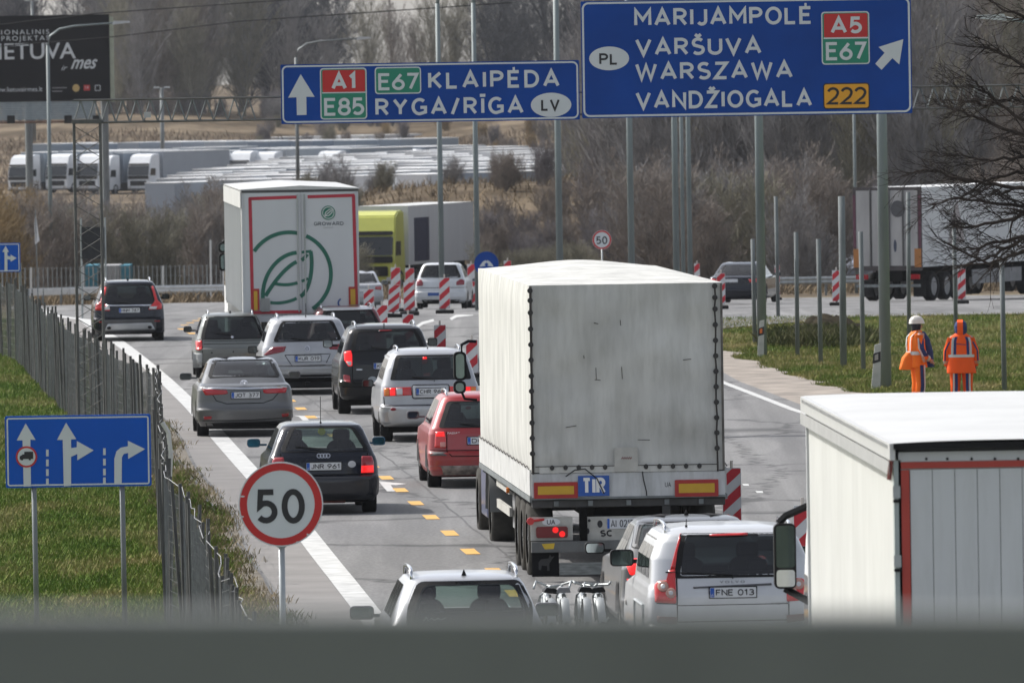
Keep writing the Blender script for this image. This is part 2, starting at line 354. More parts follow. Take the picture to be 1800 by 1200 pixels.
def sheet(name, ys, xl, xr, lift, m, nc=6, parent=None):
    """ys increasing, xl/xr functions"""
    v = []; f = []
    for y in ys:
        a, b = xl(y), xr(y)
        for i in range(nc+1):
            x = a + (b-a)*i/nc; v.append((x, y, zg(y)+lift))
    w = nc+1
    for j in range(len(ys)-1):
        for i in range(nc): f.append((j*w+i, j*w+i+1, (j+1)*w+i+1, (j+1)*w+i))
    return pyd(name, v, f, m, parent, True)
def asphalt_mat():
    m = bpy.data.materials.new('worn asphalt'); nt, b = nodes_of(m); N = nt.nodes; L = nt.links
    b.inputs['Roughness'].default_value = .8; b.inputs['Specular IOR Level'].default_value = .35
    g = N.new('ShaderNodeNewGeometry')
    def noise(sc, sx, sy, d):
        mp = N.new('ShaderNodeMapping'); mp.inputs['Scale'].default_value = (sx, sy, 1); L.new(g.outputs['Position'], mp.inputs[0])
        n = N.new('ShaderNodeTexNoise'); n.inputs['Scale'].default_value = sc; n.inputs['Detail'].default_value = d; L.new(mp.outputs[0], n.inputs[0]); return n.outputs[0]
    def ramp(src, p0, c0, p1, c1):
        c = N.new('ShaderNodeValToRGB'); e = c.color_ramp.elements; e[0].position = p0; e[0].color = (*c0, 1); e[1].position = p1; e[1].color = (*c1, 1); L.new(src, c.inputs[0]); return c.outputs[0]
    base = ramp(noise(1, .9, .04, 5), .3, (.140,.138,.135), .72, (.215,.211,.206))
    fine = ramp(noise(22, 1, .25, 6), .3, (.8,.8,.8), .7, (1.15,1.15,1.15))
    trk = ramp(noise(2.2, 1, .012, 2), .42, (.84,.84,.84), .60, (1.05,1.05,1.05))
    pat = ramp(noise(.5, 1, .12, 3), .52, (1,1,1), .56, (.84,.84,.85))
    crk = N.new('ShaderNodeTexVoronoi'); crk.feature = 'DISTANCE_TO_EDGE'; crk.inputs['Scale'].default_value = .3
    mp = N.new('ShaderNodeMapping'); mp.inputs['Scale'].default_value = (1, .28, 1); nn = N.new('ShaderNodeTexNoise'); nn.inputs['Scale'].default_value = 1.2; nn.inputs['Detail'].default_value = 6
    L.new(g.outputs['Position'], nn.inputs[0]); va = N.new('ShaderNodeVectorMath'); va.operation = 'MULTIPLY_ADD'; va.inputs[1].default_value = (1.5,1.5,0); L.new(nn.outputs[1], va.inputs[0]); L.new(g.outputs['Position'], va.inputs[2])
    L.new(va.outputs[0], mp.inputs[0]); L.new(mp.outputs[0], crk.inputs['Vector'])
    ck = ramp(crk.outputs['Distance'], .003, (.38,.38,.38), .03, (1,1,1))
    out = base
    for o in (fine, pat, ck, trk):
        mx = N.new('ShaderNodeMix'); mx.data_type = 'RGBA'; mx.blend_type = 'MULTIPLY'; mx.inputs[0].default_value = 1; L.new(out, mx.inputs[6]); L.new(o, mx.inputs[7]); out = mx.outputs[2]
    L.new(out, b.inputs['Base Color']); return m
ASP = asphalt_mat()
# the left edge line of the carriageway, as seen
LINE = sorted([gp(*p)[::-1] for p in [(662,1092),(610,1032),(556,962),(498,893),(440,830),(388,772),(340,716),(290,668),(245,630),(204,598),(165,576),(133,560)]])
LINE = [(60, LINE[0][0] and LINE[0][1]+ (LINE[0][0]-60)*.045)] + LINE + [(400,-16.2),(440,-18.2),(480,-20.4)]
LY = [a for a, b in LINE]; LX = [b for a, b in LINE]
# smooth
_yy = np.linspace(60, 480, 120); _xx = np.interp(_yy, LY, LX)
for _ in range(3): _xx[1:-1] = (_xx[:-2]+2*_xx[1:-1]+_xx[2:])/4
def lineX(Y): return float(np.interp(Y, _yy, _xx))
def sh(Y): return float(np.interp(Y, [60,110,140,186,230,300,480], [1.25,1.15,1.05,.82,.72,.8,1.1]))
def aspL(Y):
    if Y > 470: return lineX(470)-1
    return lineX(Y) - sh(Y) + .05*math.sin(Y*.19)
RL = [gp(1277,670)[::-1], gp(1345,696)[::-1], gp(1412,722)[::-1]]
def rightX(Y):
    return float(np.interp(Y, [60,120,150,180,RL[2][0],RL[1][0],RL[0][0],260,285,298,302], [13.5,12.0,10.3,8.2,RL[2][1],RL[1][1],RL[0][1],3.9,4.5,9,40]))
ys = list(np.arange(40, 296, 2.0)) + list(np.arange(296, 305, .5)) + list(np.arange(306, 431, 3.0))
road = sheet('road', ys, aspL, lambda Y: rightX(Y)+.25 if Y < 296 else rightX(Y), .004, ASP, nc=10); tag(road, kind='structure')
tag(sheet('slip_road', list(np.arange(430.0, 700, 6)), lambda Y: float(np.interp(Y,[430,478,479,700],[lineX(430)-1, lineX(475)-1,-9,-12])), lambda Y: float(np.interp(Y,[430,445,480,700],[40,6,4,0])), .004, ASP, nc=6), kind='structure')
WM = mat('white road paint', (.47,.47,.455), .7, var=.22, scale=3.5, coord='World', detail=6)
YM = mat('yellow road tape', (.62,.34,.06), .6, var=.12, scale=4, coord='World')
ysl = list(np.arange(60, 480, 2.0))
sheet('edge_line', ysl, lambda Y: lineX(Y)-.165, lambda Y: lineX(Y)+.165, .009, WM, nc=1, parent=road)
sheet('edge_line', list(np.arange(150, 262, 2.0)), lambda Y: rightX(Y)-.22, lambda Y: rightX(Y)-.06, .009, WM, nc=1, parent=road)
SHO = mat('warm grey shoulder', (.185,.174,.164), .85, var=.14, scale=1.1, coord='World', detail=8)
sheet('shoulder', list(np.arange(60, 470, 2.0)), lambda Y: aspL(Y)+.05, lambda Y: lineX(Y)-.17, .0075, SHO, nc=2, parent=road)
# yellow dashes
YD = sorted([gp(*p)[::-1] for p in [(866,1001),(826,970),(793,940),(760,912),(731,885),(676,838),(541,729),(523,714),(345,590),(330,583),(316,577)]])
YD = [(YD[0][0]-20, YD[0][1]+.95)] + YD
def ydX(Y): return float(np.interp(Y, [a for a,b in YD], [b for a,b in YD]))
anc = gp(826,970)[1]; stp = (gp(731,885)[1]-gp(826,970)[1])/3
k0 = -6
while anc + k0*stp < 330:
    yc = anc + k0*stp; k0 += 1
    if yc < 110: continue
    sheet('lane_dash', [yc-.8, yc, yc+.8], lambda Y: ydX(Y)-.10, lambda Y: ydX(Y)+.10, .010, YM, nc=1, parent=road)
TARJ = mat('tar joint', (.07,.069,.067), .7, var=.35, scale=2, coord='World')
for off_, wd_ in ((.42,.035),(3.75,.03),(-3.1,.03),(1.95,.022)):
    sheet('tar_joint', list(np.arange(110, 330, 1.5)), lambda Y: ydX(Y)+off_+.05*nz1(Y,.4,off_)-wd_/2, lambda Y: ydX(Y)+off_+.05*nz1(Y,.4,off_)+wd_/2, .0062, TARJ, nc=1, parent=road)
def ground_poly(name, pxs, m, lift=.009, parent=None, oo=None):
    pts = [gp(*(oo(*p) if oo else p)) for p in pxs]
    o = pyd(name, [(x, y, zg(y)+lift) for x, y in pts], [tuple(range(len(pts)))], m, parent)
    bm = bmesh.new(); bm.from_mesh(o.data); bmesh.ops.triangulate(bm, faces=bm.faces); bm.to_mesh(o.data); bm.free(); return o
Z3 = lambda x, y: (400+x/3.53, 680+y/3.53)
ZA = lambda x, y: (300+x/4.285, 520+y/4.285)
Z2 = lambda x, y: (600+x/4., 420+y/4.)
Z7 = lambda x, y: (1200+x/3., 300+y/3.)
Z5 = lambda x, y: (800+x/2.8125, 780+y/2.8125)
ground_poly('painted_arrow', [(940,588),(1112,603),(1050,612),(1012,611),(1040,650),(990,650),(950,605)], WM, parent=road, oo=Z3)
ground_poly('painted_arrow', [(925,903),(1160,912),(1070,922),(1025,921),(1050,945),(1000,945),(965,912)], WM, parent=road, oo=ZA)
for (a, b) in (((1420,200),(1455,210)), ((1485,235),(1525,245))):
    ground_poly('lane_dash', [a, (b[0]-5,a[1]), b, (a[0]+8,b[1])], WM, parent=road, oo=Z5)
for seg in ([(727,575),(742,566),(762,561),(763,565),(745,570),(732,578)], [(790,560),(800,554),(832,551),(832,555),(803,558),(794,563)], [(742,604),(738,598),(752,600),(760,607)]):
    ground_poly('merge_line', seg, WM, parent=road)
# bare dirt shoulder
DIRT = mat('sandy dirt', (.25,.215,.18), .95, var=.42, scale=1.2, coord='World', detail=8, bump=.3)
def dirtR(Y): return float(np.interp(Y, [150,190,212,222,228,236,246,262,275,292], [13,11.5,8.5,7.9,7.2,6.4,5.8,5.0,4.6,4.7])) + .9*nz1(Y,.25,2) + .4*nz1(Y,1.1,5)
tag(sheet('dirt_shoulder', list(np.arange(120, 292, 1.0)), lambda Y: rightX(Y)+.25, lambda Y: max(rightX(Y)+.26, dirtR(Y)), -.006, DIRT, nc=4), kind='structure')
DIRT2 = mat('gravelly edge', (.15,.13,.10), .95, var=.35, scale=2.5, coord='World', detail=8, bump=.3)
def dl(Y): return aspL(Y)-.25-.35*nz1(Y,.11)-.3*nz1(Y,.5,3)-.2*nz1(Y,1.7,7)
tag(sheet('gravel_edge', list(np.arange(60, 340, .35)), dl, lambda Y: aspL(Y)+.02, -.004, DIRT2, nc=2), kind='structure')
# dark earth heap in the right verge
def blob(name, cx, cy, rx, ry, h, m, seed=1, n=20):
    rnd = random.Random(seed); v = []; f = []
    for j in range(n+1):
        for i in range(n+1):
            a = -1+2*i/n; b = -1+2*j/n; r = math.hypot(a, b)
            z = max(0, 1-r*r)*h*(.75+.5*rnd.random()) if r < 1 else -.05
            v.append((cx+a*rx, cy+b*ry, gz(cx,cy)+z-.03))
    f = [(j*(n+1)+i, j*(n+1)+i+1, (j+1)*(n+1)+i+1, (j+1)*(n+1)+i) for j in range(n) for i in range(n)]
    return tag(pyd(name, v, f, m, smooth=True), kind='stuff')
EARTH = mat('dark earth', (.032,.027,.018), 1, spec=.02, var=.5, scale=3, coord='World')
hx, hy = gp(1455,585); blob('earth_heap', hx, hy, 1.15, 3.5, .42, EARTH)
#hx, hy = gp(1420,622); blob('earth_heap', hx, hy, 1.3, 4, .18, mat('mossy earth', (.035,.045,.012), 1, var=.5, scale=3, coord='World'), 3)

# grass, one object
def grass_obj(name, area, n, hmin, hmax, m, seed, wd=None):
    rs = np.random.RandomState(seed); P = []
    while len(P) < n:
        X, Y = area(rs)
        if X is None: continue
        P.append((X, Y))
    P = np.array(P); zz = np.array([gz(x, y) for x, y in P])
    a = rs.rand(n)*2*np.pi; h = hmin + (hmax-hmin)*rs.rand(n)**2; w = (wd or .004) + (wd or .004)*rs.rand(n)
    tuft = h*(.2+.9*rs.rand(n))
    V = np.zeros((n, 4, 3)); ca, sa = np.cos(a), np.sin(a)
    V[:,0] = np.c_[P[:,0]-ca*w, P[:,1]-sa*w, zz-.03]; V[:,1] = np.c_[P[:,0]+ca*w, P[:,1]+sa*w, zz-.03]
    V[:,2] = np.c_[P[:,0]+ca*w*.5+sa*tuft*.5, P[:,1]+sa*w*.5-ca*tuft*.5, zz+h*.6]
    V[:,3] = np.c_[P[:,0]+sa*tuft, P[:,1]-ca*tuft, zz+h]
    base = np.arange(n)*4
    T = np.stack([base, base+1, base+2, base, base+2, base+3], 1).reshape(-1)
    me = bpy.data.meshes.new(name); me.vertices.add(n*4); me.vertices.foreach_set('co', V.reshape(-1))
    me.loops.add(n*6); me.loops.foreach_set('vertex_index', T.astype(np.int32))
    me.polygons.add(n*2); me.polygons.foreach_set('loop_start', np.arange(0, n*6, 3, dtype=np.int32)); me.update(calc_edges=True)
    return tag(link(name, me, m), kind='stuff')
def blade_mat(name, c0, c1, c2):
    m = bpy.data.materials.new(name); nt, b = nodes_of(m); N = nt.nodes; L = nt.links; b.inputs['Roughness'].default_value = .9; b.inputs['Specular IOR Level'].default_value = .15
    g = N.new('ShaderNodeNewGeometry'); mp = N.new('ShaderNodeMapping'); mp.inputs['Scale'].default_value = (1,.3,1); L.new(g.outputs['Position'], mp.inputs[0])
    n = N.new('ShaderNodeTexNoise'); n.inputs['Scale'].default_value = .7; n.inputs['Detail'].default_value = 7; n.inputs['Roughness'].default_value = .65; L.new(mp.outputs[0], n.inputs[0])
    c = N.new('ShaderNodeValToRGB'); e = c.color_ramp.elements; e[0].position = .38; e[0].color = (*c0,1); e[1].position = .64; e[1].color = (*c2,1); e2 = c.color_ramp.elements.new(.50); e2.color = (*c1,1)
    r = N.new('ShaderNodeMath'); r.operation = 'MULTIPLY_ADD'; r.inputs[1].default_value = .16; L.new(g.outputs['Random Per Island'], r.inputs[0]); sub = N.new('ShaderNodeMath'); sub.operation='SUBTRACT'; sub.inputs[1].default_value=.08; L.new(n.outputs[0], sub.inputs[0]); L.new(sub.outputs[0], r.inputs[2])
    L.new(r.outputs[0], c.inputs[0]); L.new(c.outputs[0], b.inputs['Base Color']); return m
GRM = blade_mat('grass blades', (.065,.125,.014), (.125,.175,.03), (.25,.225,.09))
GRM2 = blade_mat('dry grass blades', (.075,.125,.018), (.155,.17,.04), (.32,.26,.12))
def areaL(rs):
    Y = 1/(1/108. + rs.rand()*(1/330.-1/108.)); hi = dl(Y)+.05; lo = min(-15.5, hi-1); lo = max(lo, -.046*Y-1.0)
    X = lo + (hi-lo)*rs.rand()
    return X, Y
def areaR(rs):
    Y = 1/(1/150. + rs.rand()*(1/299.-1/150.)); lo = dirtR(Y)-.05; hi = .047*Y+1.0
    if hi < lo: return None, None
    return lo + (hi-lo)*rs.rand(), Y
grass_obj('grass', areaL, 260000, .02, .09, GRM, 1)
grass_obj('grass', areaR, 150000, .02, .09, GRM2, 2)
def areaE(rs):
    Y = 1/(1/108. + rs.rand()*(1/300.-1/108.)); X = dl(Y)+.3-1.1*rs.rand()**.7
    return X, Y
def areaM(rs):
    a = rs.rand()*6.283; r = rs.rand()**.5; return HX+1.5*r*math.cos(a), HY+6*r*math.sin(a)
HX, HY = gp(1440, 600)
grass_obj('weeds', areaM, 9000, .05, .40, blade_mat('dark weeds', (.03,.045,.01), (.06,.07,.02), (.11,.10,.05)), 7, .006)
grass_obj('weeds', areaE, 40000, .02, .12, blade_mat('weeds', (.09,.09,.03), (.2,.16,.09), (.3,.24,.15)), 5)

hz = boxo('haze', -1600, 1600, -250, 2500, -9, 60, None)
hm = bpy.data.materials.new('thin haze'); hm.use_nodes = True; _n = hm.node_tree; _n.nodes.clear()
_v = _n.nodes.new('ShaderNodeVolumePrincipled'); _v.inputs['Color'].default_value = (.85,.88,.93,1); _v.inputs['Density'].default_value = .000045; _v.inputs['Anisotropy'].default_value = .2
_o = _n.nodes.new('ShaderNodeOutputMaterial'); _n.links.new(_v.outputs[0], _o.inputs['Volume']); hz.data.materials.append(hm); tag(hz, kind='stuff')
# ------------------------------------------------------------------ vehicles: a body lofted from horizontal slices
_wheel = {}
def wheel_parts(r, w):
    k = (round(r,3), round(w,3))
    if k not in _wheel:
        t = MB(); n = 28; prof = [(-w/2, r*.66), (-w/2, r*.93), (-w*.38, r), (w*.38, r), (w/2, r*.93), (w/2, r*.66)]
        v = []; f = []
        for i in range(n):
            a = 2*math.pi*i/n
            for (x, rr) in prof: v.append((x, rr*math.cos(a), rr*math.sin(a)))
        p = len(prof)
        for i in range(n):
            j = (i+1) % n
            for q in range(p-1): f.append((i*p+q, i*p+q+1, j*p+q+1, j*p+q))
        t.add(v, f)
        me = bpy.data.meshes.new('tyre'); me.from_pydata(t.v, [], t.f); me.materials.append(RUB); me.shade_smooth()
        rm = MB()
        for sx in (-1, 1):
            x = sx*w*.40; vv = [(x+sx*.012, 0, 0)] + [(x, r*.67*math.cos(2*math.pi*i/n), r*.67*math.sin(2*math.pi*i/n)) for i in range(n)]
            rm.add(vv, [(0, i+1, (i+1)%n+1) for i in range(n)])
            for s in range(5):
                a = 2*math.pi*s/5
                ca, sa = math.cos(a), math.sin(a); ww = .03
                q = [(x+sx*.02, ca*.05-sa*ww, sa*.05+ca*ww), (x+sx*.02, ca*.05+sa*ww, sa*.05-ca*ww), (x+sx*.01, ca*r*.64+sa*ww, sa*r*.64-ca*ww), (x+sx*.01, ca*r*.64-sa*ww, sa*r*.64+ca*ww)]
                rm.add(q, [(0,1,2,3)])
        m2 = bpy.data.meshes.new('rim'); m2.from_pydata(rm.v, [], rm.f); m2.materials.append(RIM)
        _wheel[k] = (me, m2)
    return _wheel[k]
def wheel(x, y, r, w, parent, tmat=None):
    a, b = wheel_parts(r, w)
    t = link('wheel', a, parent=parent); t.location = (x, y, r-.006); b2 = link('rim', b, parent=t); return t

class Car:
    def __init__(s, name, label, cat, cx, scale=None, base=None, hw=80, roof=0, L=4.5, yaw=None, vp=-136, body=None, kind='suv', keys=None,
                 corner=.26, group=None, tumble=.80, wheel_r=.33, zoom=None, W=None, H=None, roofmat=None):
        if scale is None:
            X, Y = gp(cx, base); scale = F/Y
        s.s = scale; s.Y = F/scale; s.z0 = zg(s.Y)
        yy = base if base is not None else HOR + (HC-s.z0)*scale
        s.cx = cx; s.px_base = yy
        cxx = cx - ROLL*(yy-600); X = (cxx-900)/scale
        # aim: heading through the vanishing point
        s.yaw = math.radians(yaw) if yaw is not None else (vp-900)/F
        s.root = empty(name, (X, s.Y, s.z0), -s.yaw, label, cat, group or 'vehicles queueing on the carriageway')
        s.X0 = X
        s.W = W or 2*hw/scale
        yr = roof + ROLL*(cx-900)
        s.H = H or HC - s.z0 - (yr-HOR)/scale
        s.L = L; s.body = body; s.zoom = zoom; s.c = corner; s.n = 3.2
        w = s.W/2; H = s.H
        belt = H*.60
        if kind == 'sedan':
            K = [(.20,.14,L-.2,.92),(.30,.03,L-.04,.975),(.45,.0,L,.995),(.50,.0,L,1.0),(.54,.04,L-.01,1.0),(.62,.06,L-.03,.995),
                 (H*.60,.07,L-.25,.975),(H*.645,.10,L-.95,.95),(H*.665,.16,L-1.30,.925),(H*.68,.52,L-1.34,.88),(H*.80,.80,L-1.62,.80),(H*.93,1.18,L-1.92,.715),(H*.972,1.40,L-2.1,.66),(H*.992,1.75,L-2.3,.55),(H,2.1,L-2.6,.30)]
        elif kind == 'wagon':
            K = [(.20,.14,L-.2,.92),(.30,.03,L-.04,.975),(.45,.0,L,.995),(.56,.0,L,1.0),(.60,.07,L-.01,1.0),
                 (H*.58,.10,L-.25,.98),(H*.63,.13,L-1.05,.955),(H*.66,.16,L-1.40,.93),(H*.80,.30,L-1.72,.84),(H*.92,.44,L-1.98,.755),(H*.965,.50,L-2.15,.70),(H*.988,.62,L-2.35,.60),(H,1.1,L-2.7,.35)]
        elif kind == 'hatch':
            K = [(.20,.14,L-.2,.90),(.28,.03,L-.04,.97),(.42,.0,L,1.0),(.58,.02,L,1.0),(.62,.07,L-.05,.99),
                 (H*.55,.10,L-.25,.98),(H*.60,.12,L-.75,.955),(H*.63,.15,L-1.0,.93),(H*.80,.25,L-1.45,.83),(H*.92,.36,L-1.75,.745),(H*.965,.42,L-1.9,.68),(H*.988,.55,L-2.1,.57),(H,.9,L-2.4,.3)]
        else:
            K = [(.28,.16,L-.25,.92),(.36,.04,L-.06,.975),(.55,.0,L,1.0),(.64,.0,L,1.0),(.68,.06,L-.02,1.0),
                 (H*.56,.08,L-.2,.985),(H*.61,.10,L-.95,.965),(H*.64,.12,L-1.35,.945),(H*.80,.22,L-1.70,.86),(H*.91,.31,L-1.95,.785),(H*.955,.37,L-2.1,.735),(H*.985,.50,L-2.3,.64),(H,.9,L-2.6,.40)]
        if keys: K = keys(H, L)
        s.kz = [k[0] for k in K]; s.kr = [k[1] for k in K]; s.kf = [k[2] for k in K]; s.kw = [k[3]*w*(1 if k[0] < H*.7 else (tumble/.80 if k[3] < .9 else 1)) for k in K]
    def w(s, z): return float(np.interp(z, s.kz, s.kw))
    def r(s, z): return float(np.interp(z, s.kz, s.kr))
    def f(s, z): return float(np.interp(z, s.kz, s.kf))
    def yr(s, x, z):
        t = min(1., abs(x)/max(s.w(z), .01)); return s.r(z) + s.c*(1-(1-t**s.n)**(1/s.n))
    def yf(s, x, z):
        t = min(1., abs(x)/max(s.w(z), .01)); return s.f(z) - .42*(1-(1-t**2.6)**(1/2.6))
    def P(s, px, py):      # photograph pixel -> (x,z) on the rear of this car
        if s.zoom: px, py = s.zoom(px, py)
        x, y = cor(px, py); return (x-900)/s.s - s.X0, HC - (y-HOR)/s.s - s.z0
    def PP(s, pts): return [s.P(*p) for p in pts]
    def make(s, win, mat_body=None):
        """win: rear window polygon in local (x,z)"""
        zs = sorted(set([round(a, 4) for a in np.arange(s.kz[0], s.kz[-1], .035)] + [round(a, 4) for a in s.kz]))
        ts = [math.sin(math.pi/2*(-1+2*i/28)) for i in range(29)]
        nf = [math.sin(math.pi/2*(1-2*i/16)) for i in range(17)]
        v = []; 
        for z in zs:
            w = s.w(z); r0 = s.yr(w, z); f0 = s.yf(w, z)
            for t in ts: v.append((t*w, s.yr(t*w, z), z))
            for k in range(1, 12): v.append((w*(1.+.0*k), r0+(f0-r0)*k/12, z))
            for t in nf: v.append((t*w, s.yf(t*w, z), z))
            for k in range(1, 12): v.append((-w, f0+(r0-f0)*k/12, z))
        n = len(ts)+11+len(nf)+11
        wp = [Vector(p) for p in win]
        zf0, zf1 = s.H*.67, s.H*.93
        f = []
        for j in range(len(zs)-1):
            for i in range(n):
                a, b, c, d = j*n+i, j*n+(i+1)%n, (j+1)*n+(i+1)%n, (j+1)*n+i
                if i < 28:
                    if all(_pip((v[q][0], v[q][2]), win) for q in (a, b, c, d)): continue
                elif 40 <= i < 56:
                    zc = (v[a][2]+v[c][2])/2; xc = abs((v[a][0]+v[b][0])/2)
                    if zf0 < zc < zf1 and xc < s.w(zc)*.9: continue
                f.append((a, b, c, d))
        f.append(tuple(range(n))[::-1]); m = (len(zs)-1)*n; f.append(tuple(range(m, m+n)))
        o = pyd('body', v, f, s.body, s.root, True)
        mod = o.modifiers.new('e', 'EDGE_SPLIT'); mod.split_angle = math.radians(38)
        s.o = o
        # windscreen
        g = []; nz = 6; nxx = 10
        for j in range(nz+1):
            z = zf0 + (zf1-zf0)*j/nz
            for i in range(nxx+1):
                x = s.w(z)*.92*(-1+2*i/nxx); g.append((x, s.yf(x, z)-.01, z))
        pyd('windscreen', g, [(j*(nxx+1)+i, j*(nxx+1)+i+1, (j+1)*(nxx+1)+i+1, (j+1)*(nxx+1)+i) for j in range(nz) for i in range(nxx)], GL, s.root, True)
        # side windows
        z0, z1 = s.H*.675, s.H*.925
        A = max(s.yr(s.w(z0)*.98, z0), s.r(z1)+s.c*.8)+.05; B = s.f(z0)-.62; B1 = s.f(z1)-.30
        cuts = [0, .30, .62, 1.0] if s.L > 3.9 else [0, .45, 1]
        for sx in (-1, 1):
            for q in range(len(cuts)-1):
                ya, yb = cuts[q]+.015, cuts[q+1]-.015
                vv = []
                for zz in (z0, (z0+z1)/2, z1):
                    t = (zz-z0)/(z1-z0)
                    for u in (ya, yb):
                        y = (A + (B-A)*u)*(1-t) + (A+.1 + (B1-A-.1)*u)*t
                        vv.append((sx*(s.w(zz)+.004), y, zz))
                pyd('side_window', vv, [(0,1,3,2),(2,3,5,4)], SIDEG, s.root)
        # interior
        zs_ = s.H*.60
        b = MB(); b.box(-s.W*.38, s.W*.38, s.r(zs_)+.9, s.r(zs_)+1.1, .35, s.H*.70)
        b.build('rear_seat', SEAT, s.root)
        for sx in (-1, 1):
            h = boxo('headrest', sx*.36-.11, sx*.36+.11, s.r(zs_)+.93, s.r(zs_)+1.02, s.H*.69, s.H*.69+.15, SEAT, s.root, .04)
            fs = MB(); fs.prism(roundp([(sx*.36-.24,.4),(sx*.36+.24,.4),(sx*.36+.22,s.H*.70),(sx*.36+.14,s.H*.76),(sx*.36-.14,s.H*.76),(sx*.36-.22,s.H*.70)], .06), s.L*.52, s.L*.52+.14)
            q = fs.build('front_seat', SEAT, s.root)
            boxo('headrest', sx*.36-.13, sx*.36+.13, s.L*.52-.01, s.L*.52+.08, s.H*.745, s.H*.745+.19, SEAT, q, .05)
        boxo('dashboard', -s.W*.42, s.W*.42, s.f(zs_)-1.15-.3, s.f(zs_)-.9, s.H*.45, s.H*.625, SEAT, s.root)
        # rear window with its black surround
        s.ring('window_surround', win, .035, BLACK)
    def ring(s, name, poly, wdt, m):
        c = Vector((sum(p[0] for p in poly)/len(poly), sum(p[1] for p in poly)/len(poly)))
        P = resamp(poly, .04); V = []; n = len(P)
        for off, y in ((1+wdt*1.1, .004), (1+wdt*1.0, -.006), (1-wdt*2.2, -.006), (1-wdt*2.2, .02)):
            for p in P:
                q = c + (Vector(p)-c)*off; V.append((q.x, s.yr(q.x, q.y)+y, q.y))
        f = [(k*n+i, (k+1)*n+i, (k+1)*n+(i+1)%n, k*n+(i+1)%n) for k in range(3) for i in range(n)]
        return pyd(name, V, f, m, s.root)
    def pane(s, win, m):
        return s.conf('rear_window', win, -.0, m, 0)
    def conf(s, name, poly, off, m, th=.02, parent=None, rnd=0, label=None):
        if rnd: poly = roundp(poly, rnd)
        if sum(poly[i-1][0]*poly[i][1]-poly[i][0]*poly[i-1][1] for i in range(len(poly))) < 0: poly = list(poly)[::-1]
        c = Vector((sum(p[0] for p in poly)/len(poly), sum(p[1] for p in poly)/len(poly)))
        P = resamp(poly, .05); n = len(P); V = []; f = []
        sc = [1, .75, .5, .25]
        for k in sc:
            for p in P:
                q = c + (Vector(p)-c)*k; e = .004 if k == 1 and th else 0
                V.append((q.x, s.yr(q.x, q.y)-off+e, q.y))
        V.append((c.x, s.yr(c.x, c.y)-off, c.y)); ce = len(V)-1
        for k in range(len(sc)-1):
            for i in range(n): f.append((k*n+i, k*n+(i+1)%n, (k+1)*n+(i+1)%n, (k+1)*n+i))
        k = len(sc)-1
        for i in range(n): f.append((k*n+i, k*n+(i+1)%n, ce))
        if th:
            b = len(V)
            for p in P: V.append((p[0], s.yr(*p)-off+th, p[1]))
            for i in range(n): f.append((b+i, b+(i+1)%n, (i+1)%n, i))
        o = pyd(name, V, f, m, parent or s.root, True)
        if label: o['label'] = label
        return o
    def conf_mirror(s, name, poly, off, m, **k):
        return s.conf(name, poly, off, m, **k), s.conf(name, [(-x, z) for x, z in poly][::-1], off, m, **k)
    def line(s, name, pts, wd=.012, m=None, off=.003, parent=None, closed=False):
        pts = [Vector(p) for p in pts]
        if closed: pts.append(pts[0])
        P = []
        for a, b in zip(pts[:-1], pts[1:]):
            n = max(1, int((b-a).length/.05))
            for k in range(n): P.append(a+(b-a)*k/n)
        P.append(pts[-1]); V = []; f = []
        for i, p in enumerate(P):
            d = (P[min(i+1,len(P)-1)]-P[max(i-1,0)]).normalized(); nn = Vector((-d.y, d.x))*wd/2
            for q in (p-nn, p+nn): V.append((q.x, s.yr(q.x, q.y)-off, q.y))
        for i in range(len(P)-1): f.append((2*i, 2*i+1, 2*i+3, 2*i+2))
        return pyd(name, V, f, m or SEAM, parent or s.root)
    def number(s, cx, cz, txt, w=.52, h=.112, frame=True, tilt=0):
        y = s.yr(cx, cz) - .012
        if frame: plate('plate_frame', rrect(cx-w/2-.012, cx+w/2+.012, cz-h/2-.012, cz+h/2+.012, .01), y-.003, BLACK, s.root, .03)
        p = plate('number_plate', rrect(cx-w/2, cx+w/2, cz-h/2, cz+h/2, .01), y-.008, PLW, s.root)
        plate('country_band', [(cx-w/2+.004, cz-h/2+.004), (cx-w/2+.05, cz-h/2+.004), (cx-w/2+.05, cz+h/2-.004), (cx-w/2+.004, cz+h/2-.004)], y-.0105, PLB, p, .002)
        text_on('lettering', 'LT', cx-w/2+.012, cx-w/2+.042, cz-h/2+.012, cz-h/2+.034, y-.0125, WHITE, p)
        a = -w/2+.065; b = w/2-.02; k = a+(b-a)*.46
        if ' ' in txt:
            l, r = txt.split(' ')
            stroke_text('lettering', l, cx+a, cx+k, cz-.036, cz+.036, y-.0105, INK, p, th=.17, gap=.22)
            stroke_text('lettering', r, cx+k+.045, cx+b, cz-.036, cz+.036, y-.0105, INK, p, th=.17, gap=.22)
        else: stroke_text('lettering', txt, cx+a, cx+k, cz-.036, cz+.036, y-.0105, INK, p, th=.17, gap=.22)
        return p
    def wheels(s, r=.33, w=.215, fb=None, rb=None):
        rb = rb or .85; fb = fb or s.L-.85
        for y in (rb, fb):
            for sx in (-1, 1):
                wheel(sx*(s.W/2-.125), y, r, w, s.root)
                a = MB(); n = 18; rr = r+.045; zz = r
                v = [(sx*(s.w(.5)+.004), y, zz)] + [(sx*(s.w(.5)+.004), y+rr*math.cos(math.pi*k/n), max(zz+rr*math.sin(math.pi*k/n), .2)) for k in range(n+1)]
                a.add(v, [(0, k+1, k+2) for k in range(n)]); a.build('wheel_arch', BLACK, s.root)
        boxo('underbody', -s.W*.40, s.W*.40, .35, s.L-.5, .17, .36, DARK, s.root)
